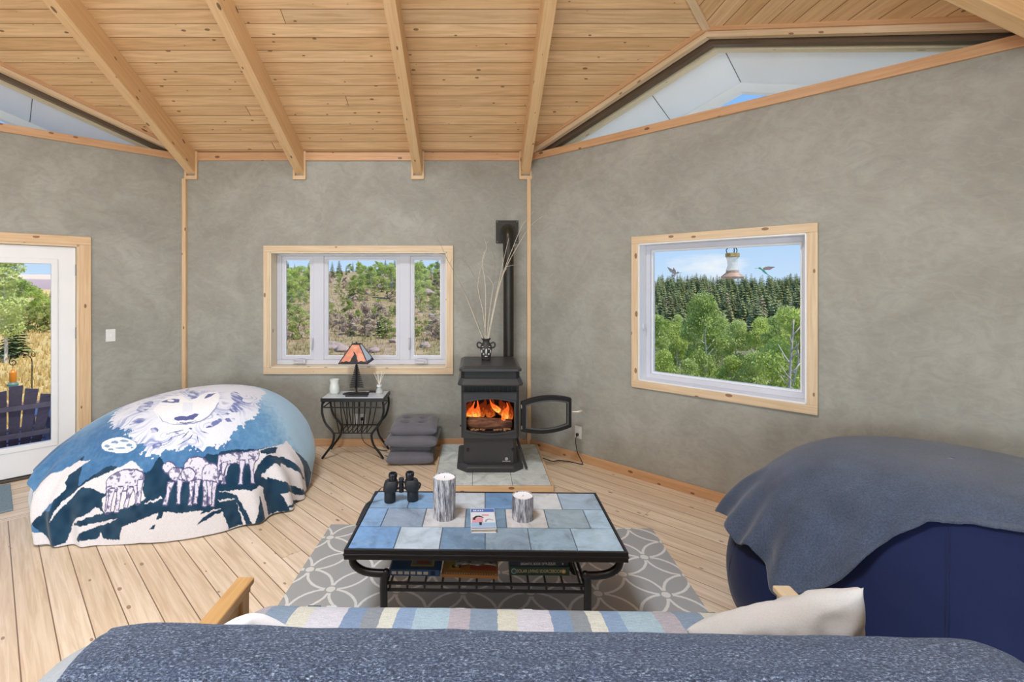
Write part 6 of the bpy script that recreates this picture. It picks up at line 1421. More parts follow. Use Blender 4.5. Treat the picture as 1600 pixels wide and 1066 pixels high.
ART=[('D',[(-0.624,-1.038),(-0.442,-1.067),(-0.422,-0.865),(-0.334,-0.742),(-0.293,-0.959),(-0.188,-0.903),(-0.082,-0.854),(0.142,-0.919),(0.231,-0.893),(0.25,-0.804),(0.33,-0.848),(0.51,-0.84),(0.553,-0.728),(0.631,-0.7),(0.638,-0.672),(0.79,-0.564),(0.851,-0.522),(0.998,-0.329),(1.168,-0.159),(1.343,0.029),(1.436,-0.1),(1.326,-0.57),(1.131,-0.884),(0.862,-1.113),(0.288,-1.325),(-0.497,-1.278)]),('S',[(-0.264,-0.8),(-0.356,-0.781),(-0.406,-0.788),(-0.473,-0.82),(-0.522,-0.827),(-0.575,-0.869),(-0.663,-0.896),(-0.657,-0.965),(-0.604,-1.026),(-0.768,-1.048),(-0.797,-1.097),(-0.645,-1.164),(-0.638,-1.095),(-0.493,-1.045),(-0.408,-0.998),(-0.374,-0.961),(-0.398,-0.916),(-0.388,-0.872),(-0.339,-0.828)]),('S',[(0.058,-0.832),(0.011,-0.862),(-0.055,-0.893),(-0.125,-0.918),(-0.198,-0.93),(-0.267,-0.962),(-0.325,-0.999),(-0.38,-1.031),(-0.423,-1.088),(-0.442,-1.123),(-0.379,-1.07),(-0.321,-1.017),(-0.25,-0.967),(-0.137,-1.005),(-0.027,-1.038),(-0.074,-1.052),(-0.04,-1.134),(-0.005,-1.143),(0.113,-1.121),(0.22,-1.081),(0.276,-1.047),(0.233,-1.008),(0.201,-0.925),(0.16,-0.884),(0.117,-0.862)]),('S',[(-0.111,-1.101),(-0.04,-1.142),(-0.147,-1.158),(-0.243,-1.17),(-0.318,-1.185),(-0.272,-1.155),(-0.165,-1.139)]),('S',[(-0.316,-1.178),(-0.399,-1.228),(-0.563,-1.25),(-0.623,-1.235),(0.135,-1.341),(0.578,-1.253),(0.667,-1.216),(0.626,-1.129),(0.593,-1.07),(0.549,-1.089),(0.491,-1.09),(0.4,-1.113),(0.324,-1.15),(0.212,-1.201),(0.124,-1.233),(0.061,-1.274),(-0.061,-1.266),(-0.201,-1.271),(-0.379,-1.28),(-0.443,-1.285),(-0.347,-1.252),(-0.236,-1.245),(-0.118,-1.229),(-0.005,-1.207),(0.083,-1.18),(-0.057,-1.194),(-0.191,-1.204),(-0.281,-1.194)]),('D',[(0.4,-1.113),(0.425,-1.078),(0.437,-1.125),(0.44,-1.176),(0.434,-1.242),(0.423,-1.283),(0.415,-1.278),(0.418,-1.213),(0.358,-1.228),(0.394,-1.179)]),('S',[(0.251,-1.086),(0.318,-1.056),(0.367,-1.036),(0.378,-1.023),(0.398,-1.037),(0.335,-1.063)]),('S',[(0.386,-1.169),(0.427,-1.142),(0.496,-1.101),(0.604,-1.068),(0.717,-1.015),(0.713,-1.038),(0.833,-0.95),(0.917,-0.909),(1.015,-0.874),(1.076,-0.863),(1.075,-0.902),(0.947,-1.025),(0.808,-1.143),(0.639,-1.227),(0.456,-1.289),(0.404,-1.302)]),('D',[(0.719,-1.106),(0.731,-1.064),(0.784,-0.995),(0.882,-0.921),(0.874,-0.945),(0.813,-1.003),(0.757,-1.071)]),('S',[(0.749,-0.885),(0.836,-0.836),(0.914,-0.788),(0.986,-0.73),(1.001,-0.688),(1.035,-0.666),(1.056,-0.686),(1.136,-0.656),(1.251,-0.59),(1.344,-0.443),(1.415,-0.288),(1.428,-0.182),(1.386,-0.404),(1.3,-0.627),(1.241,-0.738),(1.2,-0.795),(1.123,-0.862),(1.233,-0.712),(1.272,-0.683),(1.215,-0.702),(1.116,-0.711),(1.041,-0.722),(1.008,-0.774),(0.885,-0.833),(0.804,-0.862)]),('S',[(0.782,-0.924),(0.86,-0.875),(0.903,-0.849),(0.868,-0.884),(0.809,-0.923)]),('S',[(0.923,-0.868),(0.997,-0.808),(1.061,-0.75),(1.067,-0.768),(0.992,-0.833)]),('S',[(0.636,-0.701),(0.746,-0.621),(0.863,-0.518),(0.916,-0.437),(0.968,-0.352),(0.996,-0.248),(1.043,-0.241),(1.133,-0.225),(1.225,-0.183),(1.344,-0.094),(1.423,-0.043),(1.436,-0.107),(1.426,-0.194),(1.343,-0.298),(1.18,-0.495),(1.048,-0.599),(0.955,-0.656),(0.968,-0.599),(0.981,-0.521),(0.996,-0.444),(0.926,-0.513),(0.92,-0.615),(0.928,-0.668),(0.951,-0.71),(0.939,-0.72),(0.875,-0.63),(0.822,-0.66),(0.877,-0.769),(0.861,-0.782),(0.808,-0.672),(0.757,-0.694),(0.735,-0.728),(0.762,-0.825),(0.742,-0.832),(0.702,-0.787),(0.71,-0.742),(0.688,-0.757)]),('D',[(0.933,-0.66),(0.945,-0.614),(0.952,-0.549),(0.975,-0.47),(1.039,-0.394),(1.117,-0.336),(1.233,-0.256),(1.347,-0.148),(1.281,-0.261),(1.142,-0.377),(1.056,-0.448),(1.055,-0.481),(1.011,-0.498),(0.996,-0.569),(0.978,-0.629),(0.989,-0.649),(1.044,-0.597),(1.176,-0.493),(1.318,-0.335),(1.425,-0.207),(1.338,-0.384),(1.22,-0.512),(1.156,-0.602),(1.078,-0.674),(1.03,-0.675),(0.967,-0.696)]),('D',[(0.876,-0.511),(0.917,-0.443),(0.966,-0.371),(0.98,-0.421),(0.935,-0.497),(0.889,-0.529)]),('D',[(1.099,-0.7),(1.16,-0.67),(1.266,-0.597),(1.306,-0.514),(1.395,-0.354),(1.404,-0.337),(1.361,-0.482),(1.304,-0.56),(1.212,-0.658)]),('D',[(0.561,-0.752),(0.635,-0.718),(0.662,-0.748),(0.627,-0.767),(0.585,-0.769)]),('W',[(0.201,-0.925),(0.209,-0.944),(0.197,-0.967),(0.175,-0.991),(0.137,-1.009),(0.089,-1.015),(0.04,-1.018),(-0.004,-1.015),(-0.044,-0.998),(-0.064,-0.98),(-0.071,-0.96),(-0.061,-0.936),(-0.032,-0.918),(0.004,-0.902),(0.051,-0.893),(0.098,-0.893),(0.142,-0.899),(0.177,-0.909)]),('W',[(-0.056,-0.993),(-0.017,-0.994),(-0.005,-1.067),(0.005,-1.135),(0.01,-1.143),(-0.025,-1.143),(-0.02,-1.135),(-0.028,-1.066)]),('W',[(-0.031,-1.006),(0.013,-1.006),(0.014,-1.071),(0.015,-1.127),(0.02,-1.135),(-0.02,-1.135),(-0.01,-1.127),(-0.009,-1.071)]),('W',[(0.03,-0.994),(0.074,-0.996),(0.074,-1.064),(0.079,-1.128),(0.084,-1.136),(0.05,-1.138),(0.054,-1.13),(0.051,-1.065)]),('W',[(0.113,-0.996),(0.158,-0.998),(0.148,-1.052),(0.146,-1.105),(0.151,-1.113),(0.112,-1.109),(0.121,-1.104),(0.125,-1.055)]),('W',[(0.157,-0.99),(0.196,-0.987),(0.211,-1.037),(0.229,-1.079),(0.236,-1.085),(0.202,-1.088),(0.206,-1.083),(0.188,-1.038)]),('W',[(0.168,-0.952),(0.206,-0.948),(0.22,-1.015),(0.238,-1.073),(0.244,-1.079),(0.21,-1.082),(0.214,-1.074),(0.197,-1.016)]),('W',[(0.409,-0.867),(0.408,-0.876),(0.399,-0.885),(0.387,-0.89),(0.37,-0.893),(0.357,-0.894),(0.337,-0.889),(0.325,-0.88),(0.312,-0.868),(0.308,-0.857),(0.309,-0.848),(0.318,-0.84),(0.328,-0.832),(0.344,-0.83),(0.361,-0.831),(0.377,-0.837),(0.395,-0.847),(0.404,-0.856)]),('W',[(0.506,-0.893),(0.5,-0.901),(0.492,-0.915),(0.47,-0.922),(0.452,-0.926),(0.426,-0.925),(0.404,-0.918),(0.385,-0.908),(0.371,-0.897),(0.365,-0.882),(0.37,-0.871),(0.378,-0.859),(0.398,-0.854),(0.42,-0.852),(0.444,-0.854),(0.465,-0.856),(0.486,-0.868),(0.498,-0.88)]),('W',[(0.639,-0.803),(0.638,-0.824),(0.627,-0.848),(0.611,-0.865),(0.582,-0.879),(0.55,-0.881),(0.517,-0.878),(0.486,-0.868),(0.465,-0.847),(0.45,-0.828),(0.453,-0.808),(0.459,-0.786),(0.48,-0.769),(0.508,-0.76),(0.54,-0.757),(0.572,-0.759),(0.602,-0.771),(0.624,-0.785)]),('W',[(0.712,-0.805),(0.724,-0.826),(0.724,-0.848),(0.717,-0.869),(0.704,-0.885),(0.684,-0.891),(0.661,-0.893),(0.637,-0.885),(0.616,-0.871),(0.599,-0.848),(0.589,-0.826),(0.585,-0.805),(0.591,-0.785),(0.608,-0.772),(0.624,-0.764),(0.651,-0.762),(0.671,-0.772),(0.694,-0.784)]),('W',[(0.547,-0.859),(0.55,-0.872),(0.552,-0.884),(0.543,-0.895),(0.533,-0.905),(0.519,-0.909),(0.498,-0.907),(0.484,-0.901),(0.471,-0.894),(0.459,-0.882),(0.457,-0.869),(0.456,-0.857),(0.465,-0.847),(0.476,-0.841),(0.493,-0.836),(0.508,-0.836),(0.525,-0.84),(0.541,-0.849)]),('W',[(0.39,-0.941),(0.431,-0.936),(0.429,-0.998),(0.442,-1.054),(0.445,-1.061),(0.414,-1.065),(0.416,-1.056),(0.414,-1.0)]),('W',[(0.448,-0.919),(0.484,-0.91),(0.501,-0.973),(0.529,-1.027),(0.532,-1.034),(0.502,-1.04),(0.509,-1.032),(0.482,-0.978)]),('W',[(0.533,-0.905),(0.569,-0.893),(0.587,-0.957),(0.612,-1.008),(0.622,-1.015),(0.591,-1.024),(0.592,-1.015),(0.572,-0.962)]),('W',[(0.565,-0.886),(0.602,-0.876),(0.622,-0.94),(0.644,-0.992),(0.653,-0.996),(0.622,-1.006),(0.625,-1.0),(0.601,-0.944)]),('W',[(0.624,-0.875),(0.662,-0.862),(0.685,-0.925),(0.718,-0.98),(0.728,-0.983),(0.697,-0.995),(0.697,-0.986),(0.666,-0.934)]),('W',[(0.68,-0.863),(0.715,-0.845),(0.741,-0.907),(0.775,-0.957),(0.784,-0.96),(0.754,-0.973),(0.76,-0.964),(0.726,-0.913)]),('W',[(0.648,-0.868),(0.685,-0.854),(0.711,-0.91),(0.746,-0.954),(0.751,-0.961),(0.725,-0.97),(0.724,-0.961),(0.69,-0.916)]),('W',[(0.639,-0.703),(0.701,-0.659),(0.774,-0.605),(0.866,-0.52),(0.892,-0.563),(0.881,-0.623),(0.799,-0.664),(0.739,-0.707),(0.71,-0.742),(0.698,-0.769),(0.681,-0.784)]),('W',[(0.679,-0.748),(0.714,-0.732),(0.736,-0.783),(0.769,-0.818),(0.775,-0.824),(0.745,-0.835),(0.75,-0.825),(0.723,-0.789)]),('W',[(0.789,-0.656),(0.821,-0.636),(0.845,-0.709),(0.878,-0.763),(0.887,-0.764),(0.861,-0.782),(0.861,-0.775),(0.832,-0.717)]),('W',[(0.838,-0.614),(0.874,-0.59),(0.908,-0.654),(0.948,-0.701),(0.96,-0.704),(0.932,-0.722),(0.932,-0.715),(0.893,-0.667)]),('W',[(0.687,-0.73),(0.718,-0.711),(0.725,-0.771),(0.739,-0.813),(0.744,-0.819),(0.721,-0.829),(0.719,-0.82),(0.713,-0.778)]),('N',[(-0.322,-0.46),(-0.375,-0.32),(-0.399,-0.178),(-0.397,-0.002),(-0.298,0.095),(-0.054,0.226),(0.25,0.282),(0.388,0.323),(0.585,0.122),(0.633,-0.106),(0.695,-0.26),(0.698,-0.315),(0.669,-0.435),(0.639,-0.491),(0.63,-0.553),(0.653,-0.588),(0.601,-0.656),(0.553,-0.677),(0.532,-0.719),(0.453,-0.705),(0.364,-0.755),(0.288,-0.77),(0.223,-0.804),(0.109,-0.778),(0.126,-0.731),(0.024,-0.701),(-0.1,-0.63),(-0.035,-0.621),(-0.218,-0.552)]),('P',[(0.565,-0.217),(0.576,-0.233),(0.585,-0.264),(0.586,-0.289),(0.581,-0.316),(0.574,-0.338),(0.56,-0.353),(0.543,-0.363),(0.529,-0.363),(0.516,-0.354),(0.503,-0.336),(0.495,-0.312),(0.493,-0.285),(0.496,-0.255),(0.504,-0.229),(0.516,-0.211),(0.532,-0.202),(0.549,-0.203)]),('P',[(0.53,-0.196),(0.532,-0.215),(0.525,-0.231),(0.51,-0.235),(0.49,-0.231),(0.468,-0.221),(0.443,-0.197),(0.423,-0.173),(0.402,-0.138),(0.39,-0.108),(0.385,-0.078),(0.392,-0.062),(0.408,-0.061),(0.431,-0.07),(0.46,-0.094),(0.484,-0.116),(0.506,-0.143),(0.522,-0.17)]),('P',[(-0.109,-0.276),(-0.09,-0.304),(-0.08,-0.331),(-0.075,-0.361),(-0.076,-0.39),(-0.087,-0.408),(-0.102,-0.417),(-0.12,-0.42),(-0.139,-0.415),(-0.157,-0.399),(-0.171,-0.376),(-0.183,-0.348),(-0.191,-0.315),(-0.192,-0.287),(-0.188,-0.255),(-0.177,-0.239),(-0.156,-0.238),(-0.131,-0.253)]),('P',[(-0.013,-0.501),(-0.007,-0.513),(-0.014,-0.521),(-0.023,-0.533),(-0.038,-0.544),(-0.058,-0.55),(-0.078,-0.556),(-0.1,-0.552),(-0.114,-0.55),(-0.124,-0.539),(-0.127,-0.53),(-0.121,-0.524),(-0.111,-0.513),(-0.096,-0.504),(-0.078,-0.495),(-0.056,-0.494),(-0.037,-0.492),(-0.022,-0.497)]),('P',[(0.184,-0.196),(0.197,-0.222),(0.204,-0.248),(0.203,-0.264),(0.193,-0.271),(0.181,-0.274),(0.161,-0.263),(0.139,-0.244),(0.116,-0.215),(0.094,-0.182),(0.073,-0.143),(0.058,-0.105),(0.052,-0.076),(0.058,-0.061),(0.077,-0.07),(0.105,-0.093),(0.134,-0.126),(0.162,-0.162)]),('P',[(0.517,-0.457),(0.521,-0.465),(0.522,-0.475),(0.517,-0.486),(0.512,-0.503),(0.504,-0.517),(0.495,-0.531),(0.483,-0.536),(0.473,-0.54),(0.468,-0.539),(0.465,-0.531),(0.465,-0.521),(0.466,-0.509),(0.471,-0.492),(0.481,-0.477),(0.489,-0.464),(0.497,-0.455),(0.509,-0.454)]),('P',[(0.14,-0.618),(0.144,-0.625),(0.143,-0.634),(0.139,-0.639),(0.13,-0.641),(0.122,-0.642),(0.11,-0.64),(0.098,-0.634),(0.088,-0.627),(0.084,-0.62),(0.081,-0.612),(0.08,-0.604),(0.087,-0.599),(0.095,-0.598),(0.106,-0.6),(0.117,-0.602),(0.126,-0.605),(0.135,-0.611)]),('P',[(0.535,-0.382),(0.534,-0.384),(0.529,-0.391),(0.52,-0.403),(0.508,-0.411),(0.494,-0.422),(0.482,-0.43),(0.468,-0.433),(0.46,-0.436),(0.455,-0.435),(0.456,-0.429),(0.458,-0.42),(0.47,-0.412),(0.482,-0.405),(0.496,-0.394),(0.508,-0.386),(0.521,-0.382),(0.532,-0.38)]),('P',[(0.595,-0.416),(0.596,-0.421),(0.594,-0.431),(0.588,-0.439),(0.579,-0.444),(0.568,-0.452),(0.559,-0.457),(0.549,-0.456),(0.541,-0.454),(0.535,-0.449),(0.533,-0.444),(0.536,-0.434),(0.542,-0.427),(0.549,-0.417),(0.561,-0.415),(0.57,-0.41),(0.583,-0.412),(0.591,-0.414)]),('P',[(0.228,-0.723),(0.23,-0.73),(0.228,-0.735),(0.227,-0.744),(0.219,-0.751),(0.206,-0.754),(0.196,-0.757),(0.185,-0.756),(0.173,-0.75),(0.169,-0.747),(0.164,-0.74),(0.162,-0.732),(0.171,-0.726),(0.176,-0.721),(0.189,-0.717),(0.198,-0.715),(0.212,-0.715),(0.219,-0.717)]),('F',[(-0.025,-0.412),(-0.046,-0.297),(-0.057,-0.246),(-0.042,-0.184),(0.044,-0.191),(0.179,-0.304),(0.206,-0.256),(0.209,-0.142),(0.283,-0.113),(0.344,-0.181),(0.395,-0.295),(0.416,-0.377),(0.416,-0.451),(0.404,-0.508),(0.359,-0.542),(0.293,-0.562),(0.22,-0.573),(0.141,-0.556),(0.065,-0.497)]),('G',[(0.145,-0.326),(0.221,-0.33),(0.289,-0.458),(0.221,-0.463)]),('E',[(-0.048,-0.289),(-0.022,-0.26),(0.026,-0.251),(0.086,-0.272),(0.115,-0.325),(0.057,-0.324),(-0.004,-0.309)]),('F',[(0.058,-0.291),(0.059,-0.295),(0.059,-0.303),(0.052,-0.304),(0.044,-0.306),(0.033,-0.303),(0.021,-0.296),(0.011,-0.293),(0.002,-0.285),(-0.005,-0.277),(-0.008,-0.269),(-0.006,-0.265),(-0.001,-0.261),(0.008,-0.261),(0.02,-0.264),(0.029,-0.267),(0.043,-0.277),(0.051,-0.284)]),('E',[(0.269,-0.269),(0.245,-0.175),(0.266,-0.171),(0.295,-0.145),(0.296,-0.213),(0.282,-0.25)]),('E',[(0.191,-0.511),(0.224,-0.493),(0.276,-0.493),(0.309,-0.459),(0.339,-0.458),(0.343,-0.485),(0.33,-0.517),(0.28,-0.532),(0.225,-0.536),(0.2,-0.529)]),('E',[(0.217,-0.557),(0.289,-0.55),(0.359,-0.522),(0.324,-0.549),(0.288,-0.56)]),('J',[(-0.016,-0.417),(0.05,-0.475),(0.13,-0.55),(0.22,-0.573),(0.296,-0.569),(0.363,-0.548),(0.409,-0.505),(0.423,-0.45),(0.422,-0.376),(0.4,-0.296),(0.392,-0.293),(0.41,-0.372),(0.411,-0.445),(0.397,-0.499),(0.349,-0.538),(0.288,-0.56),(0.218,-0.569),(0.133,-0.545)]),('E',[(0.317,-0.608),(0.268,-0.623),(0.203,-0.655),(0.278,-0.631)]),('E',[(0.343,-0.626),(0.304,-0.646),(0.251,-0.681),(0.308,-0.653)]),('E',[(0.358,-0.608),(0.344,-0.634),(0.335,-0.68),(0.354,-0.638)]),('E',[(0.372,-0.59),(0.358,-0.585),(0.341,-0.59),(0.362,-0.597)]),('E',[(0.397,-0.612),(0.388,-0.646),(0.379,-0.698),(0.395,-0.651)]),('E',[(0.424,-0.623),(0.437,-0.648),(0.466,-0.677),(0.443,-0.644)]),('E',[(0.426,-0.592),(0.459,-0.598),(0.503,-0.599),(0.457,-0.59)]),('E',[(0.439,-0.568),(0.469,-0.554),(0.504,-0.522),(0.464,-0.548)]),('E',[(0.275,-0.663),(0.263,-0.676),(0.256,-0.705),(0.272,-0.682)]),('E',[(0.449,-0.56),(0.466,-0.551),(0.483,-0.531),(0.459,-0.542)]),('E',[(0.305,-0.632),(0.285,-0.633),(0.26,-0.643),(0.291,-0.639)]),('E',[(0.389,-0.66),(0.363,-0.683),(0.334,-0.725),(0.37,-0.689)]),('M',[(0.048,-0.732),(0.049,-0.752),(0.033,-0.765),(0.007,-0.778),(-0.034,-0.781),(-0.085,-0.773),(-0.134,-0.762),(-0.176,-0.746),(-0.211,-0.724),(-0.236,-0.695),(-0.238,-0.673),(-0.221,-0.662),(-0.191,-0.654),(-0.148,-0.653),(-0.099,-0.662),(-0.047,-0.676),(-0.003,-0.694),(0.028,-0.713)]),('B',[(-0.159,-0.716),(-0.161,-0.724),(-0.174,-0.725),(-0.193,-0.72),(-0.206,-0.708),(-0.204,-0.701),(-0.191,-0.7),(-0.173,-0.705)]),('B',[(-0.104,-0.698),(-0.109,-0.705),(-0.13,-0.702),(-0.154,-0.697),(-0.168,-0.686),(-0.163,-0.678),(-0.144,-0.679),(-0.118,-0.688)]),('B',[(-0.027,-0.697),(-0.034,-0.701),(-0.061,-0.699),(-0.089,-0.696),(-0.103,-0.69),(-0.096,-0.683),(-0.069,-0.682),(-0.042,-0.688)]),('B',[(0.013,-0.726),(0.01,-0.734),(-0.003,-0.738),(-0.022,-0.733),(-0.035,-0.725),(-0.031,-0.717),(-0.019,-0.714),(0.0,-0.718)]),('B',[(-0.023,-0.746),(-0.033,-0.749),(-0.062,-0.747),(-0.098,-0.743),(-0.113,-0.737),(-0.1,-0.735),(-0.071,-0.734),(-0.036,-0.741)]),('B',[(-0.115,-0.749),(-0.119,-0.753),(-0.136,-0.75),(-0.149,-0.747),(-0.158,-0.741),(-0.156,-0.733),(-0.14,-0.737),(-0.127,-0.739)]),('B',[(0.033,-0.745),(0.029,-0.749),(0.023,-0.75),(0.016,-0.75),(0.006,-0.742),(0.01,-0.738),(0.016,-0.738),(0.026,-0.741)])]
HEM_L = [(-150.8, 1.035), (-137, 1.06), (-127, 1.10), (-121, 1.27), (-118.7, 1.37), (-108.5, 1.36), (-95.8, 1.345), (-77.5, 1.35), (-61.3, 1.385), (-47.2, 1.415), (-35.2, 1.43), (-23.2, 1.44), (-10, 1.44), (0, 1.40), (7.8, 1.25), (9.5, 1.15), (18, 1.05), (29.5, .90), (60, .80), (90, .80), (120, .85), (150, .95), (170, 1.0), (-165, 1.03)]
def foldsL(a, b, th, d, f):
    w = np.clip((d-.75)/.55, 0, 1)**1.4
    z = .016*w*(N1(th*7+3, d*2)-.3)+.006*w*(N2(th*15, d*3)-.5)
    dg = np.degrees(th)
    for c, wd, am, st in ((-131, 5, .07, .72), (-121, 4, .08, .8), (-113, 3.5, .06, .9), (-103, 4, .03, 1.0), (-40, 4, .06, 1.05), (-27, 3.5, .07, 1.0), (-17, 3, .04, 1.05), (-142, 4, .04, .75)):
        cc = c+ (d-1.1)*14
        z = z+am*np.exp(-((dg-cc)/wd)**2)*np.clip((d-st)/.3, 0, 1)
    z = z+.004*(N3(a*9, b*9)-.5)
    return z+.02*(f > .985)*0
FL_ = Mat('wolf_fleece', (90, 130, 170), .95, spec=.1); at_ = FL_.n('VertexColor', layer_name='Col'); nf = FL_.noise(FL_.coords('Object'), 190, 2, .7)
FL_.color(FL_.mix(1.0, at_.outputs[0], FL_.ramp(nf, [(.3, (.86, .86, .86, 1)), (.7, (1.08, 1.08, 1.08, 1))]), 'MULTIPLY')); FL_.bump(nf, .4, .003); FL_.b.inputs['Sheen Weight'].default_value = .25
wb, A_ = cloth('wolf_blanket', BAGS['L'], HEM_L, 1400, 330, foldsL, FL_.m)
tag(wb, 'blue fleece blanket printed with a large wolf face, moon and wolf pack over bean bag', 'blanket')
def paint():
    x, y = A_[:, 0], A_[:, 1]; n = len(x); C = np.zeros((n, 3)); H = lambda *c: np.array(hexc(*c)[:3])
    st = N1(x*26+5, y*26)*.5+N2(x*60, y*60)*.5; big = N3(x*4, y*4)
    t = np.clip((-y+.05)/.62, 0, 1)*.9+(big-.5)*.35
    rim = np.clip((np.hypot(x*.85, y)-.55)/.4, 0, 1)*np.clip((y+.25)/.5, 0, 1)
    rim2 = np.clip((-x-.40)/.4, 0, 1)*np.clip((y+.50)/.4, 0, 1)
    t = np.clip(t-rim*.8-rim2*.55-np.clip((x-.55)/.5, 0, 1)*.28+(st-.5)*.35, 0, 1)[:, None]
    C[:] = np.where(t < .5, H(170, 204, 226)*(1-2*t)+H(106, 154, 194)*2*t, H(106, 154, 194)*(2-2*t)+H(66, 112, 158)*(2*t-1))
    jx, jy = (N1(x*45, y*45+9)-.5)*.020+(N2(x*110, y*110)-.5)*.010, (N2(x*45+7, y*45)-.5)*.020+(N3(x*110, y*110)-.5)*.010
    C[(np.hypot(x, y) > 1.29) & (y < -.35)] = H(226, 222, 224)
    for col, poly in ART:
        k = {'N': 2.2, 'D': .55, 'S': .55, 'W': .25, 'P': .5}.get(col, .18)
        if col == 'S': poly = [(p[0]*1.14, p[1]*1.14) if math.hypot(*p) > 1.27 else p for p in poly]
        if col == 'W':
            for ex, ey in ((.007, 0), (-.007, 0), (0, .008), (0, -.008)): C[inside(poly, x+ex+jx*k, y+ey+jy*k)] = H(88, 84, 124)
        m = inside(poly, x+jx*k, y+jy*k)
        if not m.any(): continue
        xm, ym = x[m], y[m]
        if col == 'N':
            cx, cy = np.mean([p[0] for p in poly])-.02, np.mean([p[1] for p in poly])+.12
            an = np.arctan2(ym-cy, xm-cx)+(N3(xm*9, ym*9)-.5)*.45; rr = np.hypot(xm-cx, ym-cy)
            s = N1(an*24+3, rr*9)*.5+N2(an*52, rr*14)*.5; g = np.clip((N3(xm*7+3, ym*7)-.3)*2, 0, 1)
            s = (np.clip((s-.46)*4, 0, 1)*g*.75)[:, None]
            c = H(226, 228, 238)*(1-s)+H(104, 124, 182)*s
        elif col == 'W':
            s = N1(xm*40+ym*26, ym*46)*.5+N2(xm*85, ym*95)*.5; s = np.clip((s-.54)*7, 0, 1)[:, None]*.85
            c = H(220, 216, 228)*(1-s)+H(86, 82, 122)*s
        elif col == 'D': c = H(30, 62, 86)+(N1(xm*20, ym*20)[:, None]-.5)*H(36, 52, 60)
        else: c = {'S': H(226, 222, 224), 'F': H(240, 240, 244), 'G': H(228, 231, 240), 'M': H(236, 240, 242), 'B': H(122, 152, 182), 'P': H(88, 102, 164), 'E': H(86, 94, 148), 'J': H(150, 158, 188)}[col]
        if col == 'P':
            cx, cy = np.mean([p[0] for p in poly]), np.mean([p[1] for p in poly]); s = np.clip(N1(xm*38+ym*60, ym*30)*1.7-.2, 0, .9)[:, None]; C[m] = C[m]*(1-s)+c*s
        else: C[m] = c
    rgba = np.ones((n, 4), np.float32); rgba[:, :3] = np.clip(C, 0, 1)
    a = wb.data.color_attributes.new('Col', 'FLOAT_COLOR', 'POINT'); a.data.foreach_set('color', rgba.ravel())
paint()
HEM_R = [(-178, .96), (-172.8, 1.0), (-166, 1.06), (-158, 1.0), (-145.5, 1.04), (-138, .98), (-131.8, 1.0), (-127, 1.06), (-123.5, 1.06), (-119.5, .985), (-114, .89), (-110, .79), (-107, .695), (-104.5, .63), (-101.2, .58), (-97, .515), (-91, .485), (-84.2, .465), (-72, .461), (-59.5, .477), (-44.7, .473), (-20, .55), (0, .66), (40, .68), (90, .72), (130, .78), (165, .90)]
def foldsR(a, b, th, d, f):
    w = np.clip((d-.45)/.5, 0, 1)**1.3; dg = np.degrees(th)
    z = .018*w*(N1(th*6+1, d*2.5)-.35)+.008*w*(N2(th*13, d*4)-.5)
    for c, wd, am, st in ((-127, 5, .06, .62), (-141, 4, .05, .68), (-154, 5, .05, .68), (-167, 5, .07, .68), (-108, 5, .045, .48), (-100, 3, .03, .43), (-93, 4, .025, .36)):
        z = z+am*np.exp(-((dg-c-(d-.82)*10)/wd)**2)*np.clip((d-st)/.3, 0, 1)
    return z+.006*(N3(a*7, b*7)-.5)+.010*np.clip((f-.93)/.07, 0, 1)
FLR = cloth_mat('grey_blue_fleece', (68, 79, 99), .3, 150, .6, .95, .3, .16)
fr_, _a = cloth('fleece_throw', BAGS['R'], HEM_R, 700, 130, foldsR, FLR, .014, .008, (-3.6, -.4))
tag(fr_, 'plain grey blue fleece throw draped over the navy bean bag', 'blanket')
# ================================================================== SOFA
sr = math.radians(-1.5); SO = (.105, 1.15)
root = thing('futon_sofa', 'wood armed futon sofa with patchwork seat and grey quilted back', 'sofa', (SO[0], SO[1], 0), sr)
def sq(t, p): return math.copysign(abs(math.cos(t))**p, math.cos(t)), math.copysign(abs(math.sin(t))**p, math.sin(t))
def rnd_end(d, r): return max(0, 1-min(1, max(0, 1-d/r))**2.2)**(1/2.2)
def slab_loft(x0, x1, yc, zc, hy, hz, rnd, p=.62, nx=60, nt=48, wob=0, bow=lambda x: 0):
    L_ = []
    for i in range(nx+1):
        u = i/nx; x = x0+(x1-x0)*(.5-.5*math.cos(PI*u)); dl, dr = (x-x0), (x1-x)
        s = max(rnd_end(dl, rnd)*rnd_end(dr, rnd), .25)
        lp = []
        for k in range(nt):
            a, b = sq(2*PI*k/nt, p); w = 1+wob*noise.noise((x*3, a*1.2, b*1.2))
            lp.append(Vector((x, yc+a*hy*(.35+.65*s)*w, zc+b*(hz-rnd*.55*(1-s))*w+bow(x))))
        L_.append(lp)
    return MB().loft(L_)
QUILT = cloth_mat('grey_quilt', (150, 154, 158), .08, 140, .3, .9, .1)
build(slab_loft(-1.085, 1.09, -.105, .58, .118, .272, .24, wob=.02), 'backrest', QUILT, root, local=True, smooth=True)
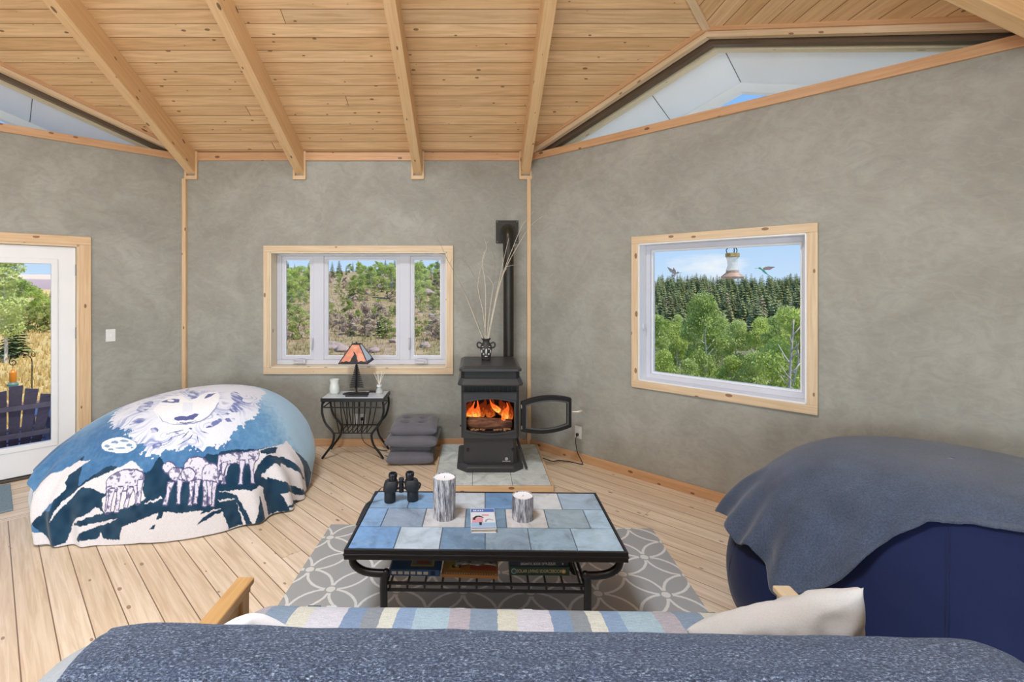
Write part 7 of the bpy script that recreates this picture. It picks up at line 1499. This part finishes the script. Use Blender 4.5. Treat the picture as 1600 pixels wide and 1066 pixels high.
def patch():
    M = Mat('patchwork', (160, 170, 185), .9, spec=.15); co = M.coords('Object'); s = M.n('SeparateXYZ'); M.l(co, s.inputs[0])
    nz = M.noise(co, 26, 3); x = M.math('ADD', s.outputs[0], M.math('MULTIPLY', M.math('SUBTRACT', nz, .5), .012))
    t = M.math('FRACT', M.math('DIVIDE', M.math('ADD', x, .76+1.44), .72))
    B = [(0, (204, 204, 192)), (.09, (202, 202, 212)), (.255, (128, 150, 180)), (.35, (140, 148, 156)), (.43, (208, 210, 200)), (.505, (138, 162, 192)), (.595, (164, 188, 202)), (.765, (174, 170, 178)), (.865, (134, 152, 172))]
    c = M.ramp(t, [(p, hexc(*q)) for p, q in B], True)
    co2 = M.coords('Object', (1, 9, 9)); w = M.noise(co2, 34, 3, .7); w2 = M.noise(co, 240, 2)
    c = M.mix(1.0, c, M.ramp(w, [(.3, (.80, .80, .80, 1)), (.7, (1.12, 1.12, 1.12, 1))]), 'MULTIPLY')
    c = M.mix(1.0, c, M.ramp(w2, [(.3, (.86, .86, .86, 1)), (.7, (1.1, 1.1, 1.1, 1))]), 'MULTIPLY')
    M.color(c); M.bump(w2, .4, .003); return M.m
PATCH = patch()
seat = build(slab_loft(-.955, .945, .315, .405, .335, .105, .10, wob=.015), 'seat_mattress', PATCH, root, local=True, smooth=True)
mb = MB()
mb2 = MB()
for k in range(3):
    for (dx_, w_, m_) in ((.02, .05, mb), (.50, .045, mb), (.09, .04, mb2), (.565, .04, mb2)):
        x = -.76+.72*k+dx_
        if x < .9: m_.box(x, x+w_, .618, .634, .452, .470)
build(mb, 'dark_patch', cloth_mat('dark_patch', (70, 92, 112), .1), seat, local=True, bevel=.003); build(mb2, 'pale_patch', cloth_mat('pale_patch', (196, 206, 206), .06), seat, local=True, bevel=.003)
OAK = wood('golden_oak', (206, 166, 112), (180, 136, 84), (130, 90, 50), .35, False)
OAKP = wood('pale_oak', (226, 204, 168), (204, 178, 138), (140, 100, 60), .35, False)
for s, m in ((-1, OAK), (1, OAKP)):
    x = -.985 if s < 0 else 1.0
    a = build(MB().box(x-.032, x+.032, -.12, .66, .532, .556), 'arm', m, root, local=True, bevel=.006)
    build(MB().box(x-.025, x+.025, -.10, .645, .512, .532), 'arm_moulding', m, a, local=True, bevel=.003)
    build(MB().box(x-.022, x+.022, .59, .64, .0, .513), 'leg', m, root, local=True, bevel=.004)
    build(MB().box(x-.022, x+.022, -.10, -.05, .0, .513), 'leg', m, root, local=True, bevel=.004)
    build(MB().box(x-.010, x+.010, -.05, .59, .16, .513), 'side_panel', m, root, local=True, bevel=.002)
build(MB().box(-.96, .97, .55, .59, .20, .30).box(-.96, .97, -.02, .02, .2, .3).box(-.96, .97, .0, .58, .27, .297), 'frame_rail', OAK, root, local=True)
# knitted throw over the back
def knit():
    M = Mat('knit_throw', (90, 100, 122), .95, spec=.1); co = M.coords('Object'); mp = M.coords('Object', (1, 2.4, 2.4))
    a = M.noise(mp, 130, 3, .75); b = M.noise(M.coords('Object', (.35, 4, 4)), 30, 3, .6); c2 = M.noise(co, 330, 2, .8)
    c = M.ramp(a, [(.37, hexc(34, 38, 50)), (.49, hexc(68, 76, 94)), (.60, hexc(120, 133, 156)), (.71, hexc(202, 212, 226))])
    c = M.mix(M.ramp(b, [(.42, (0, 0, 0, 1)), (.62, (.55, .55, .55, 1))]), c, hexc(64, 72, 94)); M.color(c)
    M.bump(M.math('ADD', a, M.math('MULTIPLY', c2, .5)), .9, .008); M.b.inputs['Sheen Weight'].default_value = .25; M.b.inputs['Sheen Tint'].default_value = (.6, .75, 1, 1); return M.m
KN = knit()
def throw():
    nx, nu = 200, 70; vs = []; x0, x1 = -.955, 1.115; rnd = .15; loc = []
    for i in range(nx+1):
        u = i/nx; x = x0+(x1-x0)*(u if u < .9 else .9+.1*math.sin((u-.9)/.1*PI/2)); dr = x1-x
        s = max(.02, rnd_end(dr, rnd)); s2 = rnd_end(x+1.085, .24)
        for k in range(nu+1):
            t = PI*(-.13+1.26*k/nu); a, b = sq(t, .62)
            drop = min(0, 0)
            y = -.105+a*(.132+.006*noise.noise((x*5, k*.12, 1)))*(.35+.65*s)*(.35+.65*s2)
            z = .58+b*(.287-.10*(1-s)-.132*(1-s2))+.006*noise.noise((x*2.2, t*1.5, 4))+.004*noise.noise((x*9, t*5, 2))
            xx = x+(.014*noise.noise((t*2.5, 3, i*.001)) if u < .05 else 0)
            vs.append((xx, y, z))
    fs = [(i*(nu+1)+k, (i+1)*(nu+1)+k, (i+1)*(nu+1)+k+1, i*(nu+1)+k+1) for i in range(nx) for k in range(nu)]
    M = Matrix.Translation((SO[0], SO[1], 0)) @ Matrix.Rotation(sr, 4, 'Z')
    o = build(MB().add([M @ Vector(v) for v in vs], fs), 'knit_throw', KN, smooth=True, recalc=True)
    m = o.modifiers.new('thickness', 'SOLIDIFY'); m.thickness = .010; m.offset = 0
    tag(o, 'mottled blue grey knitted throw lying along the back of the futon sofa', 'blanket')
throw()
# loose yarn ends along the crest of the throw are part of its fuzz
LINEN = cloth_mat('grey_linen', (186, 184, 182), .05, 230, .25, .85, .1, .05); WHITEC = cloth_mat('white_cotton', (232, 232, 236), .03, 230, .15, .85, .1, .03)
o = pillow('linen_pillow', .46, .37, .14, Mt(.845, 1.335, .640, 0) @ Matrix.Rotation(math.radians(110), 4, 'X') @ Matrix.Rotation(math.radians(20), 4, 'Z'), LINEN, pw=3, pinch=.10, wr=.024, seed=4, n=60)
tag(o, 'wrinkled grey linen pillow leaning on the right end of sofa back', 'pillow')
o = pillow('white_pillow', .27, .27, .13, Mt(-.60, 1.33, .618, 0) @ Matrix.Rotation(math.radians(110), 4, 'X') @ Matrix.Rotation(math.radians(38), 4, 'Z'), WHITEC, pw=2.2, pinch=-.12, wr=.008, seed=8)
tag(o, 'plain white pillow behind the left end of sofa back', 'pillow')
# plants of which no copy was placed are not part of the place
for o in list(bpy.data.objects):
    if o.parent is None and o.type == 'EMPTY' and o.location.y == -60:
        for c in list(o.children): bpy.data.objects.remove(c)
        bpy.data.objects.remove(o)
